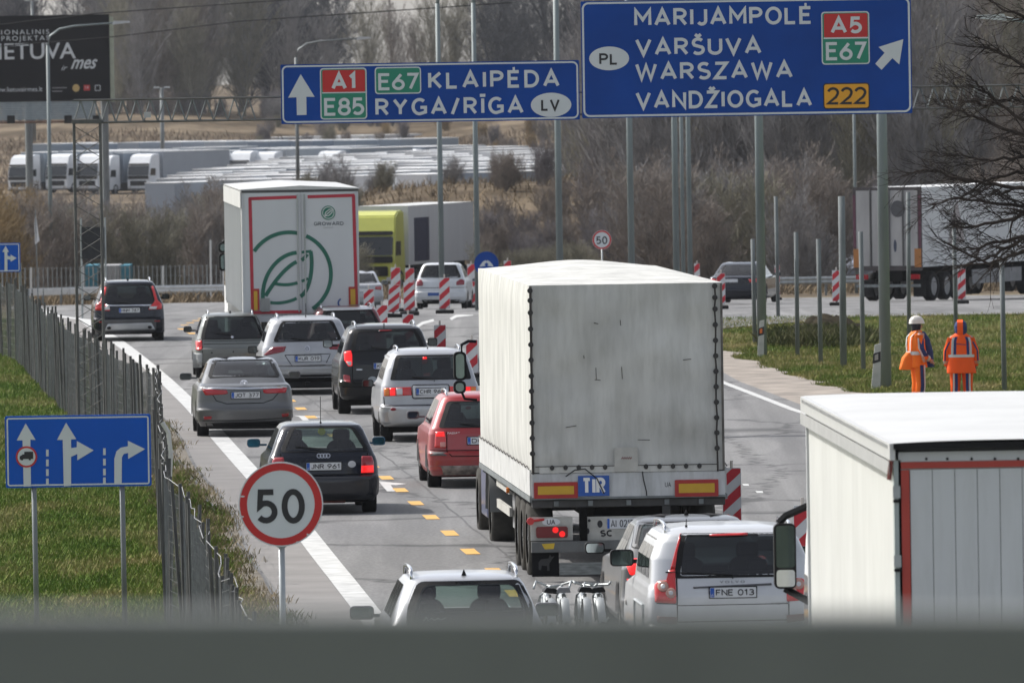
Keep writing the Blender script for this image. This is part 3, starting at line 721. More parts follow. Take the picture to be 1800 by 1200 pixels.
    def mirrors(s, z, y=None, size=(.20,.13), m=None, dx=.13, gl=None):
        y = y or s.L*.64
        for sx in (-1, 1):
            x = sx*(s.W/2*.97+dx)
            b = MB(); b.prism(roundp([(x-size[0]/2, z-size[1]/2), (x+size[0]/2, z-size[1]/2), (x+size[0]/2, z+size[1]/2), (x-size[0]/2, z+size[1]/2)], .05), y, y+.10)
            b.box(min(x, sx*s.W/2*.90), max(x, sx*s.W/2*.90), y+.03, y+.07, z-size[1]*.35, z-size[1]*.1)
            o = b.build('wing_mirror', m or BLACK, s.root)
            plate('mirror_glass', roundp([(x-size[0]/2+.015, z-size[1]/2+.015), (x+size[0]/2-.015, z-size[1]/2+.015), (x+size[0]/2-.015, z+size[1]/2-.015), (x-size[0]/2+.015, z+size[1]/2-.015)], .04), y-.006, gl or MIRG, o, .005)
    def rails(s, m, x=.62, r=.018, z=.045):
        for sx in (-1, 1):
            xx = sx*s.W/2*x; za = s.H*.975; ya = s.r(za)+.12; yb = s.f(za)-.1
            MB().tube([(xx, ya, za-.03), (xx, ya+.03, za+z), (xx, ya+.14, za+z+.03), (xx, (ya+yb)/2, s.H+z), (xx, yb-.15, za+z+.02), (xx, yb, za-.03)], r, 6).build('roof_rail', m, s.root, True)
    def wiper(s, cx, z, l=.35):
        y = s.yr(cx, z)-.02
        MB().tube([(cx, y, z-.04), (cx, y-.02, z), (cx-l, s.yr(cx-l, z+.04)-.02, z+.04)], .008, 5).build('wiper', BLACK, s.root)
    def antenna(s, x, y, h, fin=False):
        z = s.H-.01
        if fin: pyd('antenna', [(x-.03,y,z),(x+.03,y,z),(x,y+.16,z),(x,y-.0,z+.07),(x,y+.04,z+.07)], [(0,1,3),(0,3,4,2),(1,2,4,3),(0,2,1)], BLACK, s.root)
        else: MB().tube([(x,y,z-.01),(x,y,z+.02)], .016, 6).tube([(x,y,z),(x,y-.06,z+h)], .005, 4).build('antenna', BLACK, s.root)
def _pip(p, poly):
    x, y = p; c = False; n = len(poly); j = n-1
    for i in range(n):
        xi, yi = poly[i]; xj, yj = poly[j]
        if (yi > y) != (yj > y) and x < (xj-xi)*(y-yi)/(yj-yi)+xi: c = not c
        j = i
    return c
MIRG = mat('mirror glass', (.14,.16,.165), .05, 1., var=.05)
MIRB = mat('blue tinted mirror', (.03,.14,.22), .05, 1., var=.05)
MIRD = mat('dark mirror glass', (.12,.16,.16), .05, 1., var=.05)
def sym(pts): return pts + [(-x, z) for x, z in pts[::-1]]

def skinp(name, nodes, edges, m, parent, sub=1):
    me = bpy.data.meshes.new(name); me.from_pydata([n[0] for n in nodes], edges, [])
    o = link(name, me, m, parent)
    o.modifiers.new('s', 'SKIN'); 
    for i, n in enumerate(nodes):
        r = n[1]; me.skin_vertices[0].data[i].radius = (r, r) if not isinstance(r, tuple) else r
    me.skin_vertices[0].data[0].use_root = True
    if sub: mm = o.modifiers.new('u', 'SUBSURF'); mm.levels = sub; mm.render_levels = sub
    o.modifiers['s'].use_smooth_shade = True
    return o
SKIN_ = mat('skin', (.45,.25,.18), .6)
HAIR = mat('dark hair', (.03,.022,.018), .8)
def occupant(car, x, y, seat, label, col=(.05,.06,.08), group='people sitting in the cars'):
    """seated figure, one continuous body"""
    cr = car.root; M = cr.matrix_basis
    p = Matrix.Translation(cr.location) @ Matrix.Rotation(-car.yaw, 4, 'Z') @ Vector((x, y, seat))
    t = empty('person', p, -car.yaw, label, 'person', group)
    nd = [((0,0,.10),.15),((0,-.03,.30),.155),((0,-.02,.48),.15),((0,0,.56),.075),((0,.01,.64),.075),((0,.02,.72),.10),((0,.02,.81),.085),
          ((-.19,-.01,.50),.06),((-.24,.12,.28),.05),((-.17,.36,.36),.035),((-.15,.43,.38),.03),
          ((.19,-.01,.50),.06),((.24,.12,.28),.05),((.17,.36,.36),.035),((.15,.43,.38),.03),
          ((-.10,.12,.08),.09),((-.12,.48,.12),.07),((-.12,.62,-.22),.05),((.10,.12,.08),.09),((.12,.48,.12),.07),((.12,.62,-.22),.05)]
    ed = [(0,1),(1,2),(2,3),(3,4),(4,5),(5,6),(2,7),(7,8),(8,9),(9,10),(2,11),(11,12),(12,13),(13,14),(0,15),(15,16),(16,17),(0,18),(18,19),(19,20)]
    skinp('body', nd, ed, mat('clothes %.2f' % col[0], col, .9), t)
    skinp('hair', [((0,-.01,.72),.10),((0,.0,.82),.09)], [(0,1)], HAIR, t)
    return t

# ---- dark wagon at the head of the queue, far left
Z4 = lambda x, y: (x/3.53, 380+y/3.53)
SILV = paint('silver paint', (.42,.43,.45), .35, .30, .45)
SILVW = paint('pale silver paint', (.55,.56,.57), .25, .30, .4)
GREYP = paint('grey metallic paint', (.115,.12,.125), .45, .30, .4)
GRGR = paint('grey green metallic paint', (.16,.175,.165), .4, .32, .6)
BLK = paint('black paint', (.006,.007,.009), .0, .14, .10, (.05,.048,.045))
NAVY = paint('blue black paint', (.006,.009,.017), .1, .14, .10, (.05,.048,.045))
REDP = paint('red paint', (.34,.010,.014), .1, .3, .3)
DRED = paint('dark red paint', (.13,.012,.018), .1, .3, .5)
WHP = paint('white car paint', (.62,.64,.66), .05, .3, .3)

c = Car('wagon_car', 'black raised wagon with tall red pillar lights at the left edge line', 'car', 803/3.53, base=600, hw=62.3, roof=493.5, L=4.84, body=NAVY, kind='wagon', zoom=Z4)
win = roundp(c.PP([(664,432),(934,425),(968,548),(634,552)]), .06)
c.make(win); c.pane(win, GLD)
for sx, pts in ((0, [(650,438),(664,440),(636,545),(680,572),(683,588),(592,583),(592,552),(622,530)]), (1, [(955,434),(941,436),(968,542),(925,568),(922,580),(1005,576),(1006,545),(980,522)])):
    o = c.conf('tail_light', c.PP(pts), .012, REDL if sx > 1 else mat('bright red lens', (.6,.02,.02), .25, coat=.5), rnd=.02)
c.conf('reversing_lens', c.PP([(630,562),(680,560),(682,580),(636,582)]), .018, CLR, th=.01); c.conf('reversing_lens', c.PP([(930,560),(976,560),(970,576),(926,576)]), .018, CLR, th=.01)
c.conf('chrome_strip', c.PP([(655,551),(945,548),(945,555),(655,558)]), .012, CHR)
x, z = c.P(803, 584); c.number(x, z, 'HNM 787')
c.conf('bumper_cover', c.PP([(590,632),(1020,626),(1022,720),(592,735)]), .006, mat('grey bumper plastic', (.07,.07,.072), .55, var=.2))
c.conf('skid_plate', c.PP([(668,668),(940,660),(965,705),(648,712)]), .02, mat('satin silver', (.42,.43,.44), .4, .5), rnd=.03)
for p in ((676,693), (930,688)): c.conf('exhaust', ell(*c.P(*p), .055, .038, 14), .03, BLACK)
for p in ((632,656), (975,650)): x, z = c.P(*p); c.conf('reflector', rrect(x-.07, x+.07, z-.014, z+.014, .01), .012, REDL)
c.line('tailgate_gap', c.PP([(640,560),(645,625),(700,636),(900,632),(958,622),(962,556)]), .014)
c.wheels(.345, .23); c.mirrors(c.P(545,520)[1], size=(.19,.14)); c.rails(CHR); c.antenna(0, 1.0, .05, True)
c.wiper(.05, c.P(803,552)[1]+.05)

# ---- grey green SUV
c = Car('estate_car', 'dull grey green SUV with roof rails behind the grey saloon', 'car', 408, base=665, hw=63, roof=551, L=4.3, body=GRGR, kind='suv', zoom=ZA)
win = roundp(c.PP([(276,158),(640,150),(712,300),(705,322),(238,328),(240,300)]), .05)
c.make(win); c.pane(win, GLD)
c.conf('tail_light', c.PP([(188,338),(236,335),(240,400),(215,412),(190,405)]), .012, mat('bright red lens', (.6,.02,.02), .25), rnd=.02); c.conf('tail_light', c.PP([(700,325),(738,322),(742,400),(705,400)]), .012, REDL, rnd=.02)
c.line('tailgate_gap', c.PP([(238,330),(240,540),(700,535),(705,325)]), .014)
for yy in (342, 362): c.line('trim_line', c.PP([(250,yy),(690,yy-6)]), .012)
c.conf('badge', ell(*c.P(465,310), .03, .03, 12), .012, CHR); c.wiper(0, c.P(470,290)[1])
c.conf('bumper_corner', c.PP([(168,432),(240,430),(238,540),(172,545)]), .015, mat('pale grey bumper', (.36,.37,.37), .5), rnd=.02)
for p in ((310,428),(472,420),(636,414)): c.conf('bolt', ell(*c.P(*p), .017, .017, 8), .008, BLACK, th=.01)
c.wheels(.33, .22); c.mirrors(c.P(150,272)[1], size=(.18,.13)); c.rails(CHR); c.antenna(0, .8, .05, True)

# ---- dark red car hidden behind
c = Car('estate_car', 'dark car with red window pillars, mostly hidden by the silver SUV', 'car', 612, base=661, hw=70, roof=539, L=4.5, body=DRED, kind='suv', zoom=ZA)
win = roundp(c.PP([(1165,116),(1515,106),(1590,240),(1590,262),(1110,270)]), .05)
c.make(win); c.pane(win, GLD); c.rails(CHR); c.wheels(.34, .22)
c.conf('roof_spoiler', c.PP([(1150,92),(1515,84),(1525,104),(1150,114)]), .03, SILVW, rnd=.02)
c.conf_mirror('tail_light', c.PP([(1075,285),(1120,283),(1120,350),(1080,352)]), .012, REDL, rnd=.02); c.mirrors(.95)
occupant(c, -.36, 2.3, .42, 'driver of the dark red pillared car, dark hair')

# ---- silver compact SUV
c = Car('compact_suv', 'silver compact SUV with swept dark red lights, left of the black SUV', 'car', 541.5, base=694, hw=80.5, roof=557, L=4.45, body=SILV, kind='suv', zoom=ZA)
win = roundp(c.PP([(845,196),(1222,190),(1285,332),(780,346)]), .07)
c.make(win); c.pane(win, GLM)
DRL = mat('dark red lens', (.22,.008,.018), .2, coat=.5)
c.conf('tail_light', c.PP([(765,386),(872,380),(856,420),(718,450),(700,445)]), .012, DRL, rnd=.015); c.conf('tail_light', c.PP([(1180,368),(1320,360),(1352,392),(1345,412),(1200,402)]), .012, DRL, rnd=.015)
c.line('tailgate_crease', c.PP([(770,350),(1290,338)]), .012, mat('shadow gap silver', (.12,.12,.125), .5))
c.conf('number_recess', c.PP([(860,446),(1205,436),(1165,520),(915,528)]), -.001, mat('satin grey', (.30,.31,.32), .4), th=0)
c.line('recess_edge', c.PP([(860,446),(1205,436),(1165,520),(915,528)]), .014, closed=True)
x, z = c.P(1035, 472); c.number(x, z, 'KUR 019')
x, z = c.P(1030, 395); c.conf('badge', ell(x, z, .055, .055, 16), .012, mat('dark badge', (.05,.055,.06), .3), th=.01); c.line('badge_ring', ell(x, z, .05, .05, 16), .012, CHR, off=.022, closed=True)
c.line('badge_letter', [(x-.03,z+.03),(x-.008,z-.03),(x,z),(x+.008,z-.03),(x+.03,z+.03)], .010, CHR, off=.024)
c.line('badge_letter', [(x-.018,z+.04),(x,z+.008),(x+.018,z+.04)], .010, CHR, off=.025)
c.line('bumper_gap', c.PP([(700,532),(1370,520)]), .014)
c.conf('bumper_trim', c.PP([(690,548),(1375,536),(1370,580),(695,592)]), .018, mat('satin silver', (.42,.43,.44), .4, .5), rnd=.02)
c.conf('lower_bumper', c.PP([(690,598),(1370,586),(1360,690),(700,700)]), .008, BLACK)
boxo('tow_bar', -.05, .05, -.08, .3, .20, .27, BLACK, c.root)
c.wheels(.34, .225); c.mirrors(c.P(1235,420)[1], size=(.20,.15)); c.rails(CHR); c.antenna(0, .7, .28); c.wiper(.0, c.P(1035,330)[1]); c.line('spoiler_gap', c.PP([(838,190),(1228,184)]), .02)
occupant(c, -.36, 2.25, .45, 'driver of the silver compact SUV, seen through the rear window', (.2,.1,.08))

# ---- black SUV
c = Car('suv', 'black SUV with roof rails, between the silver SUV and the silver people carrier', 'car', 681, base=728, hw=84, roof=571, L=4.6, body=BLK, kind='suv', zoom=Z2)
win = roundp(c.PP([(104,650),(524,640),(578,755),(570,775),(84,790),(80,770)]), .06)
c.make(win); c.pane(win, GLD)
for i, pts in enumerate(([(22,794),(70,784),(78,815),(78,893),(50,895),(22,850)], [(572,780),(616,770),(618,838),(600,880),(568,880)])):
    o = c.conf('tail_light', c.PP(pts), .014, REDG if i == 0 else REDL, rnd=.02)
c.conf('reversing_lens', c.PP([(34,862),(72,860),(72,888),(52,890)]), .020, CLR, th=.01)
c.conf('fog_light', c.PP([(14,955),(62,960),(66,1010),(20,1002)]), .014, REDL, rnd=.02); c.conf('fog_light', c.PP([(578,945),(630,940),(625,990),(580,998)]), .014, REDL, rnd=.02)
x, z = c.P(323, 892); c.number(x, z, 'KPH 406'[:3])
c.line('tailgate_gap', c.PP([(78,795),(80,1010),(560,1000),(574,780)]), .014); x, z = c.P(322, 822); c.conf('badge', ell(x, z, .05, .032, 14), .012, CHR, th=.01)
x, z = c.P(128, 918); c.conf('small_badge', rrect(x-.06, x+.06, z-.009, z+.009, .004), .006, CHR, th=.004)
c.conf('sticker', ell(*c.P(220, 990), .09, .065, 16), .006, mat('scuffed pale sticker', (.30,.33,.34), .5, var=.3, scale=14), th=.004)
c.wheels(.37, .235); c.mirrors(c.P(610,750)[1], size=(.19,.16)); c.rails(CHR); c.antenna(-.02, .5, .05); c.wiper(.02, c.P(200,775)[1], .3)
c.line('bumper_gap', c.PP([(10,1040),(620,1030)]), .016); c.conf('high_brake_light', c.PP([(270,642),(360,640),(360,647),(270,649)]), .02, REDL, th=.01)
occupant(c, -.36, 2.3, .5, 'driver of the black SUV wearing something dark red', (.25,.02,.03))

# ---- silver people carrier
c = Car('people_carrier', 'silver people carrier with wide red and orange light strip, just behind the black SUV', 'car', 758, base=777, hw=88, roof=614.5, L=4.63, body=SILV, kind='suv', zoom=Z2)
win = roundp(c.PP([(398,824),(866,818),(908,975),(900,985),(358,992),(358,980)]), .05)
c.make(win); c.pane(win, GLM)
RB = mat('bright red lens', (.6,.02,.02), .25)
def strip(pts): return c.PP(pts)
for sgn in (1, -1):
    def Q(p): 
        x, z = c.P(*p); return (x*sgn, z)
    t = c.conf('tail_light', [Q(p) for p in [(300,1048),(492,1040),(497,1098),(302,1106)]], .012, RB, rnd=.01)
    c.conf('indicator', [Q(p) for p in [(302,1052),(338,1050),(340,1102),(305,1104)]], .018, ORL, th=.01, parent=t)
    c.conf('brake_lens', [Q(p) for p in [(342,1050),(378,1048),(380,1100),(344,1102)]], .018, REDG, th=.01, parent=t)
    c.conf('reversing_lens', [Q(p) for p in [(388,1050),(430,1048),(432,1096),(390,1098)]], .018, CLR, th=.01, parent=t)
x, z = c.P(630, 1072); c.conf('plate_surround', rrect(x-.33, x+.33, z-.12, z+.12, .04), .010, SILVW); c.line('plate_surround_edge', rrect(x-.33, x+.33, z-.12, z+.12, .04), .014, closed=True, off=.014)
s_ = c.yr; c.number(x, z, 'CHR 965')
c.conf('bumper', c.PP([(270,1180),(1000,1172),(1000,1238),(985,1300),(285,1312),(268,1240)]), .05, SILVW, th=.09, rnd=.06)
x, z = c.P(0,0); q = c.P(362, 1190)
c.line('tailgate_gap', c.PP([(300,1110),(305,1172),(960,1162),(960,1100)]), .014)
for sgn in (1,-1):
    x, z = c.P(364, 1188); c.conf('reflector', ell(x*sgn, z-.02, .055, .028, 14), .058, DRL, th=.01)
c.wheels(.34, .22); c.mirrors(.98, size=(.2,.14)); c.rails(CHR); c.antenna(0, .9, .05); c.wiper(.08, c.P(650,985)[1], .4); c.conf('high_brake_light', c.PP([(578,832),(606,830),(606,846),(578,848)]), .01, REDG, th=.01)
occupant(c, -.36, 2.2, .5, 'driver of the silver people carrier, pale top', (.3,.3,.32))

# ---- grey saloon
c = Car('saloon_car', 'grey saloon with slim red lights joined by a chrome strip, on the edge line', 'car', 431.5, base=768, hw=85, roof=631, L=4.62, body=GREYP, kind='sedan', zoom=ZA)
win = roundp(c.PP([(342,492),(772,488),(822,600),(820,614),(302,620),(300,605)]), .05)
c.make(win); c.pane(win, glass('sky lit glass', (.14,.15,.16), .9))
LR = mat('slim red lens', (.42,.008,.018), .2, coat=.5)
c.conf('tail_light', c.PP([(235,702),(425,710),(432,736),(400,742),(262,748)]), .012, LR, rnd=.012); c.conf('tail_light', c.PP([(882,690),(695,706),(700,730),(724,736),(868,730)]), .012, LR, rnd=.012)
c.conf('chrome_strip', c.PP([(245,690),(310,686),(560,690),(820,682),(878,680),(878,692),(820,696),(560,704),(310,700),(245,702)]), .014, CHR, th=.02)
x, z = c.P(565, 747); c.number(x, z, 'JOT 377')
x, z = c.P(558, 657); c.line('badge_ring', ell(x, z, .058, .038, 18), .011, CHR, off=.012, closed=True); c.line('badge_ring', ell(x, z+.012, .036, .018, 14), .009, CHR, off=.014, closed=True); c.line('badge_ring', ell(x, z, .015, .036, 14), .009, CHR, off=.014, closed=True)
c.line('boot_gap', c.PP([(310,735),(345,790),(420,812),(700,805),(770,780),(815,728)]), .014)
c.line('boot_edge', c.PP([(300,625),(560,612),(822,620)]), .012)
for pts in ([(248,908),(310,906),(306,928),(252,932)], [(835,888),(893,884),(888,908),(840,912)]): c.conf('reflector', c.PP(pts), .012, REDL)
c.line('bumper_crease', c.PP([(240,940),(560,936),(895,918)]), .014)
c.conf('diffuser', c.PP([(262,958),(880,945),(868,1000),(280,1006)]), .006, BLACK)
c.wheels(.32, .21); c.mirrors(c.P(150,638)[1], size=(.22,.13), dx=.15, m=GREYP); 

# ---- dark estate behind the 50 sign
c = Car('estate_car', 'black estate with blue mirrors and long aerial, partly behind the 50 sign', 'car', 569.4, base=905, hw=98.3, roof=744, L=4.48, body=NAVY, kind='wagon', zoom=Z3)
win = roundp(c.PP([(402,256),(788,254),(868,386),(864,400),(346,406),(342,392)]), .06)
c.make(win); c.pane(win, GL)
for sgn in (1, -1):
    def Q(p):
        x, z = c.P(*p); return (x*sgn, z)
    t = c.conf('tail_light', [Q(p) for p in [(834,430),(900,430),(912,470),(912,536),(828,540)]], .012, REDL, rnd=.02)
    c.conf('brake_lens', [Q(p) for p in [(832,490),(908,487),(910,532),(830,534)]], .020, REDG, th=.01, parent=t)
x, z = c.P(598, 493); c.number(x, z, 'JNR 961')
for k in (-1.5, -.5, .5, 1.5):
    x, z = c.P(597, 428); c.line('badge_ring', ell(x+k*.045, z, .030, .030, 14), .010, CHR, off=.012, closed=True)
x, z = c.P(773, 480); c.conf('sticker', ell(x, z, .06, .05, 14), .006, mat('pale sticker', (.5,.5,.5), .5), th=.004)
c.line('tailgate_gap', c.PP([(330,415),(335,548),(860,542),(872,410)]), .014)
c.conf('bumper', c.PP([(252,562),(945,552),(942,668),(900,700),(285,708),(255,675)]), .04, mat('dark bumper', (.016,.017,.022), .35, coat=.3), th=.08, rnd=.05)
c.conf('valance', c.PP([(420,706),(735,702),(730,722),(425,724)]), .0, mat('dull red brown', (.10,.03,.025), .8))
c.wheels(.32, .21); c.mirrors(c.P(215,385)[1], size=(.20,.13), dx=.14, gl=MIRB, m=mat('blue mirror shell', (.02,.09,.16), .25, coat=.6)); c.antenna(-.01, .55, .40); c.wiper(-.02, c.P(575,385)[1], .38)
x, z = c.P(628, 315); MB().prism(ell(x, z, .06, .055, 14), 3.0, 3.02).build('window_tag', mat('yellow tag', (.7,.6,.1), .6), c.root)
occupant(c, -.36, 2.15, .38, 'driver of the black estate, dark silhouette behind the rear glass')

# ---- red estate
c = Car('estate_car', 'red estate with dirty bumper, half hidden by the grey tarpaulin lorry', 'car', 851, base=858, hw=97, roof=692.5, L=4.68, body=REDP, kind='wagon', zoom=Z3)
win = roundp(c.PP([(1378,96),(1806,92),(1852,236),(1850,248),(1326,254),(1326,240)]), .06)
c.make(win); c.pane(win, GLM)
for sgn in (1, -1):
    def Q(p):
        x, z = c.P(*p); return (x*sgn, z)
    t = c.conf('tail_light', [Q(p) for p in [(1292,276),(1350,276),(1358,330),(1358,380),(1286,378)]], .014, RB, rnd=.02)
    c.conf('brake_lens', [Q(p) for p in [(1298,280),(1346,280),(1350,308),(1294,308)]], .022, REDG, th=.01, parent=t)
    c.conf('reversing_lens', [Q(p) for p in [(1322,342),(1354,342),(1354,374),(1320,374)]], .020, mat('pink lens', (.6,.25,.22), .2), th=.01, parent=t)
x, z = c.P(1592, 333); c.number(x, z, 'DGE 406'[:2])
x, z = c.P(1405, 287); text_on('lettering', 'PASSAT', x-.10, x+.10, z-.014, z+.016, c.yr(x, z)-.006, WHITE, c.root, off=.01)
c.line('tailgate_gap', c.PP([(1362,280),(1362,400),(1392,430),(1800,426)]), .014)
c.conf('bumper_strip', c.PP([(1256,402),(1360,402),(1360,426),(1256,426)]), .012, mat('grey rub strip', (.09,.09,.09), .6)); 
c.conf('bumper_skirt', c.PP([(1255,490),(1930,480),(1920,540),(1262,552)]), .014, mat('dirty bumper skirt', (.20,.17,.15), .8, var=.6, scale=9), rnd=.04)
c.line('bumper_gap', c.PP([(1258,396),(1930,388)]), .014)
c.wheels(.32, .21); c.mirrors(c.P(1200,208)[1], size=(.2,.13), m=mat('grey mirror shell', (.13,.13,.14), .4)); c.rails(CHR); c.wiper(.0, c.P(1592,240)[1], .35)
occupant(c, -.36, 2.1, .46, 'driver of the red estate, dark head and shoulders')

# ---- silver wagon at the bottom, leaving the frame
Z8 = lambda x, y: (600+x/3.2727, 960+y/3.2727)
c = Car('wagon_car', 'silver wagon with shark fin aerial, lowest car in the left lane', 'car', 824, scale=161, hw=141, roof=1014, L=4.6, body=SILV, kind='wagon', zoom=Z8, H=None)
win = roundp(c.PP([(462,222),(1030,212),(1098,345),(1085,470),(1040,505),(430,512),(395,470),(402,360)]), .08)
c.make(win); c.pane(win, GL)
c.ring('frit_band', win, .05, SIDEG)
c.conf_mirror('tail_light', c.PP([(300,520),(372,470),(392,520),(400,640),(310,660)]), .014, REDL, rnd=.03)
x, z = c.P(733, 640); c.number(x, z, '')
c.wheels(.33, .22); c.mirrors(c.P(240,452)[1], size=(.27,.15), dx=.19, m=mat('grey mirror shell', (.13,.13,.14), .4), gl=MIRD); c.rails(CHR, x=.66, r=.022, z=.07); c.antenna(0, .65, .1, True)
x, z = c.P(540, 424); c.line('window_sticker', [(x-.12,z-.01),(x-.09,z+.03),(x-.07,z-.01),(x-.03,z+.015),(x,z-.005),(x+.04,z+.015),(x+.07,z-.005),(x+.12,z+.02)], .008, mat('faint white ink', (.35,.37,.37), .6), off=.014)
occupant(c, -.36, 2.1, .42, 'driver of the silver wagon, dark shape with broad shoulders', (.03,.035,.04))

# ---- dark silver saloon
c = Car('saloon_car', 'grey saloon with lit red lights, partly hidden by the silver people mover with plate FNE', 'car', 1229, scale=148, hw=135, roof=915, L=4.7, body=paint('mid grey metallic paint', (.06,.062,.064), .1, .35, .06), kind='sedan', zoom=Z5)
win = roundp(c.PP([(940,412),(1400,400),(1470,505),(1466,520),(905,528),(905,512)]), .06)
c.make(win); c.pane(win, GLM)
x0, z0 = c.P(905, 600)
for sgn in (1, -1):
    c.conf('tail_light', [(sgn*x, z) for x, z in [(-.86, .98), (-.60, .99), (-.56, .84), (-.80, .80)]], .014, REDG, rnd=.03)
    c.conf('boot_light', [(sgn*x, z) for x, z in [(-.84, .76), (-.60, .77), (-.60, .73), (-.82, .72)]], .014, REDG)
c.number(0, .84, '')
c.wheels(.33, .22); c.mirrors(c.P(760,565)[1], size=(.24,.14), dx=.16); c.antenna(0, 1.9, .05, True)

# ---- silver people mover FNE 013
c = Car('suv', 'silver seven seat SUV with tall red pillar lights and plate FNE 013', 'car', 1289.6, scale=157, hw=149, roof=928, L=4.80, body=SILVW, kind='suv', zoom=Z5, tumble=.86)
win = roundp(c.PP([(1128,470),(1134,452),(1625,448),(1634,464),(1662,640),(1655,655),(1100,664),(1096,650)]), .05)
c.make(win); c.pane(win, GLD)
for sgn in (1, -1):
    def Q(p):
        x, z = c.P(*p); return (x*sgn, z)
    t = c.conf('tail_light', [Q(p) for p in [(1062,628),(1094,620),(1096,790),(992,786),(990,700),(1010,680),(1052,676)]], .014, RB, rnd=.02)
    c.conf('pillar_light', [Q(p) for p in [(1070,624),(1094,622),(1106,540),(1132,448),(1122,452),(1094,540)]], .014, RB, parent=t)
    for p, r in (((1032,706),.062), ((1070,738),.058)):
        x, z = Q(p); c.conf('round_lens', ell(x, z, r, r, 16), .024, mat('smoky lens', (.45,.25,.2), .2), th=.012, parent=t); c.conf('bulb', ell(x, z, r*.45, r*.45, 12), .030, CLR, th=.008, parent=t)
    c.conf('lower_reflector', [Q(p) for p in [(1000,852),(1100,855),(1100,892),(1004,885)]], .03, mat('dull red plastic', (.16,.04,.04), .5))
c.conf('high_brake_light', c.PP([(1268,452),(1460,444),(1458,456),(1270,462)]), .025, RB, th=.02)
x, z = c.P(1377, 735); c.number(x, z, 'FNE 013')
x, z = c.P(1375, 684); text_on('lettering', 'V O L V O', x-.14, x+.14, z-.012, z+.014, c.yr(x, z)-.005, GALVD, c.root, off=.01)
x, z = c.P(1605, 790); text_on('lettering', 'XC90', x-.12, x+.12, z-.012, z+.014, c.yr(x, z)-.005, GALVD, c.root)
c.conf('handle_strip', c.PP([(1180,708),(1570,690),(1570,700),(1182,716)]), .012, mat('dark grey strip', (.07,.07,.075), .4))
c.line('tailgate_gap', c.PP([(1100,662),(1102,880),(1655,870),(1655,655)]), .014); c.line('bumper_gap', c.PP([(1000,790),(1100,792)]), .012); c.line('bumper_gap', c.PP([(1104,800),(1650,790)]), .010)
c.wheels(.37, .235); c.mirrors(c.P(882,620)[1], size=(.27,.19), dx=.12, m=BLACK, gl=MIRD); c.rails(CHR, x=.74); c.antenna(-.45, .8, .09); c.wiper(.02, c.P(1360,650)[1], .75)

# ---- small white hatchback driving up between the panels
c = Car('hatchback_car', 'small pale hatchback just beyond the striped panels', 'car', 774, base=543, hw=45.5, roof=462, L=3.65, yaw=4.5, body=WHP, kind='hatch', zoom=Z2)
win = roundp(c.PP([(580,188),(796,184),(832,262),(826,272),(560,272),(556,262)]), .06)
c.make(win); c.pane(win, GLM)
c.conf('tail_light', c.PP([(524,288),(556,284),(574,308),(570,330),(524,332)]), .012, DRL, rnd=.04); c.conf('tail_light', c.PP([(806,300),(838,280),(864,290),(862,322),(806,326)]), .012, DRL, rnd=.04)
x, z = c.P(660, 388); plate('number_plate', rrect(x-.26, x+.26, z-.055, z+.055, .01), c.yr(x,z)-.02, mat('blue plate', (.02,.08,.3), .4), c.root)
c.line('bumper_gap', c.PP([(515,345),(880,340)]), .018)
c.conf('lower_bumper', c.PP([(520,428),(876,424),(860,455),(540,458)]), .006, BLACK)
c.wheels(.29, .19); c.mirrors(.95, size=(.16,.12), m=WHP)
# ---- silver car between trailer and panels
c = Car('saloon_car', 'silver saloon beside the green logo trailer, front hidden', 'car', 632, base=546, hw=43, roof=477, L=4.4, yaw=-2, body=SILV, kind='sedan', zoom=Z2)
win = roundp(sym([(-.50, c.H*.93), (-.62, c.H*.70)]), .05); c.make(win); c.pane(win, GLD)
c.conf_mirror('tail_light', [(.55,.82),(.78,.82),(.76,.70),(.55,.72)], .012, REDL); c.number(0,.7,''); c.wheels(.31,.2); c.mirrors(.92, m=SILV)
# ---- dark saloon on the right
c = Car('saloon_car', 'dark blue saloon with red lights on the right hand road', 'car', 1293, base=535.5, hw=49, roof=461.5, L=4.8, yaw=9, body=NAVY, kind='sedan', zoom=Z7)
win = roundp(sym([(-.52, c.H*.93), (-.66, c.H*.70)]), .05); c.make(win); c.pane(win, glass('sky lit glass', (.14,.15,.16), .9))
c.conf_mirror('tail_light', [(.46,.86),(.86,.90),(.84,.78),(.50,.76)], .014, RB)
x, z = c.P(250, 580); plate('number_plate', rrect(x-.26, x+.26, z-.055, z+.055, .01), c.yr(x,z)-.02, PLW, c.root)
c.wheels(.33,.21); c.mirrors(.98)
# ---- far vehicles half hidden
for (lab, cx, Y, z0, H, yaw, body) in (('grey estate far off beside the tall lamp post', 1460, 545, None, 1.5, 165, GREYP), ('white car roof just above the tarpaulin lorry', 994, 440, None, 1.5, 55, WHP)):
    c = Car('far_car', lab, 'car', cx, scale=F/Y, hw=43, L=4.5, yaw=yaw, body=body, kind='wagon', H=H, W=1.8, group='cars far off on the crossing road', roof=470)
    win = roundp(sym([(-.5, c.H*.90), (-.62, c.H*.70)]), .05); c.make(win); c.pane(win, GLD); c.wheels(.33,.21); c.mirrors(.95)
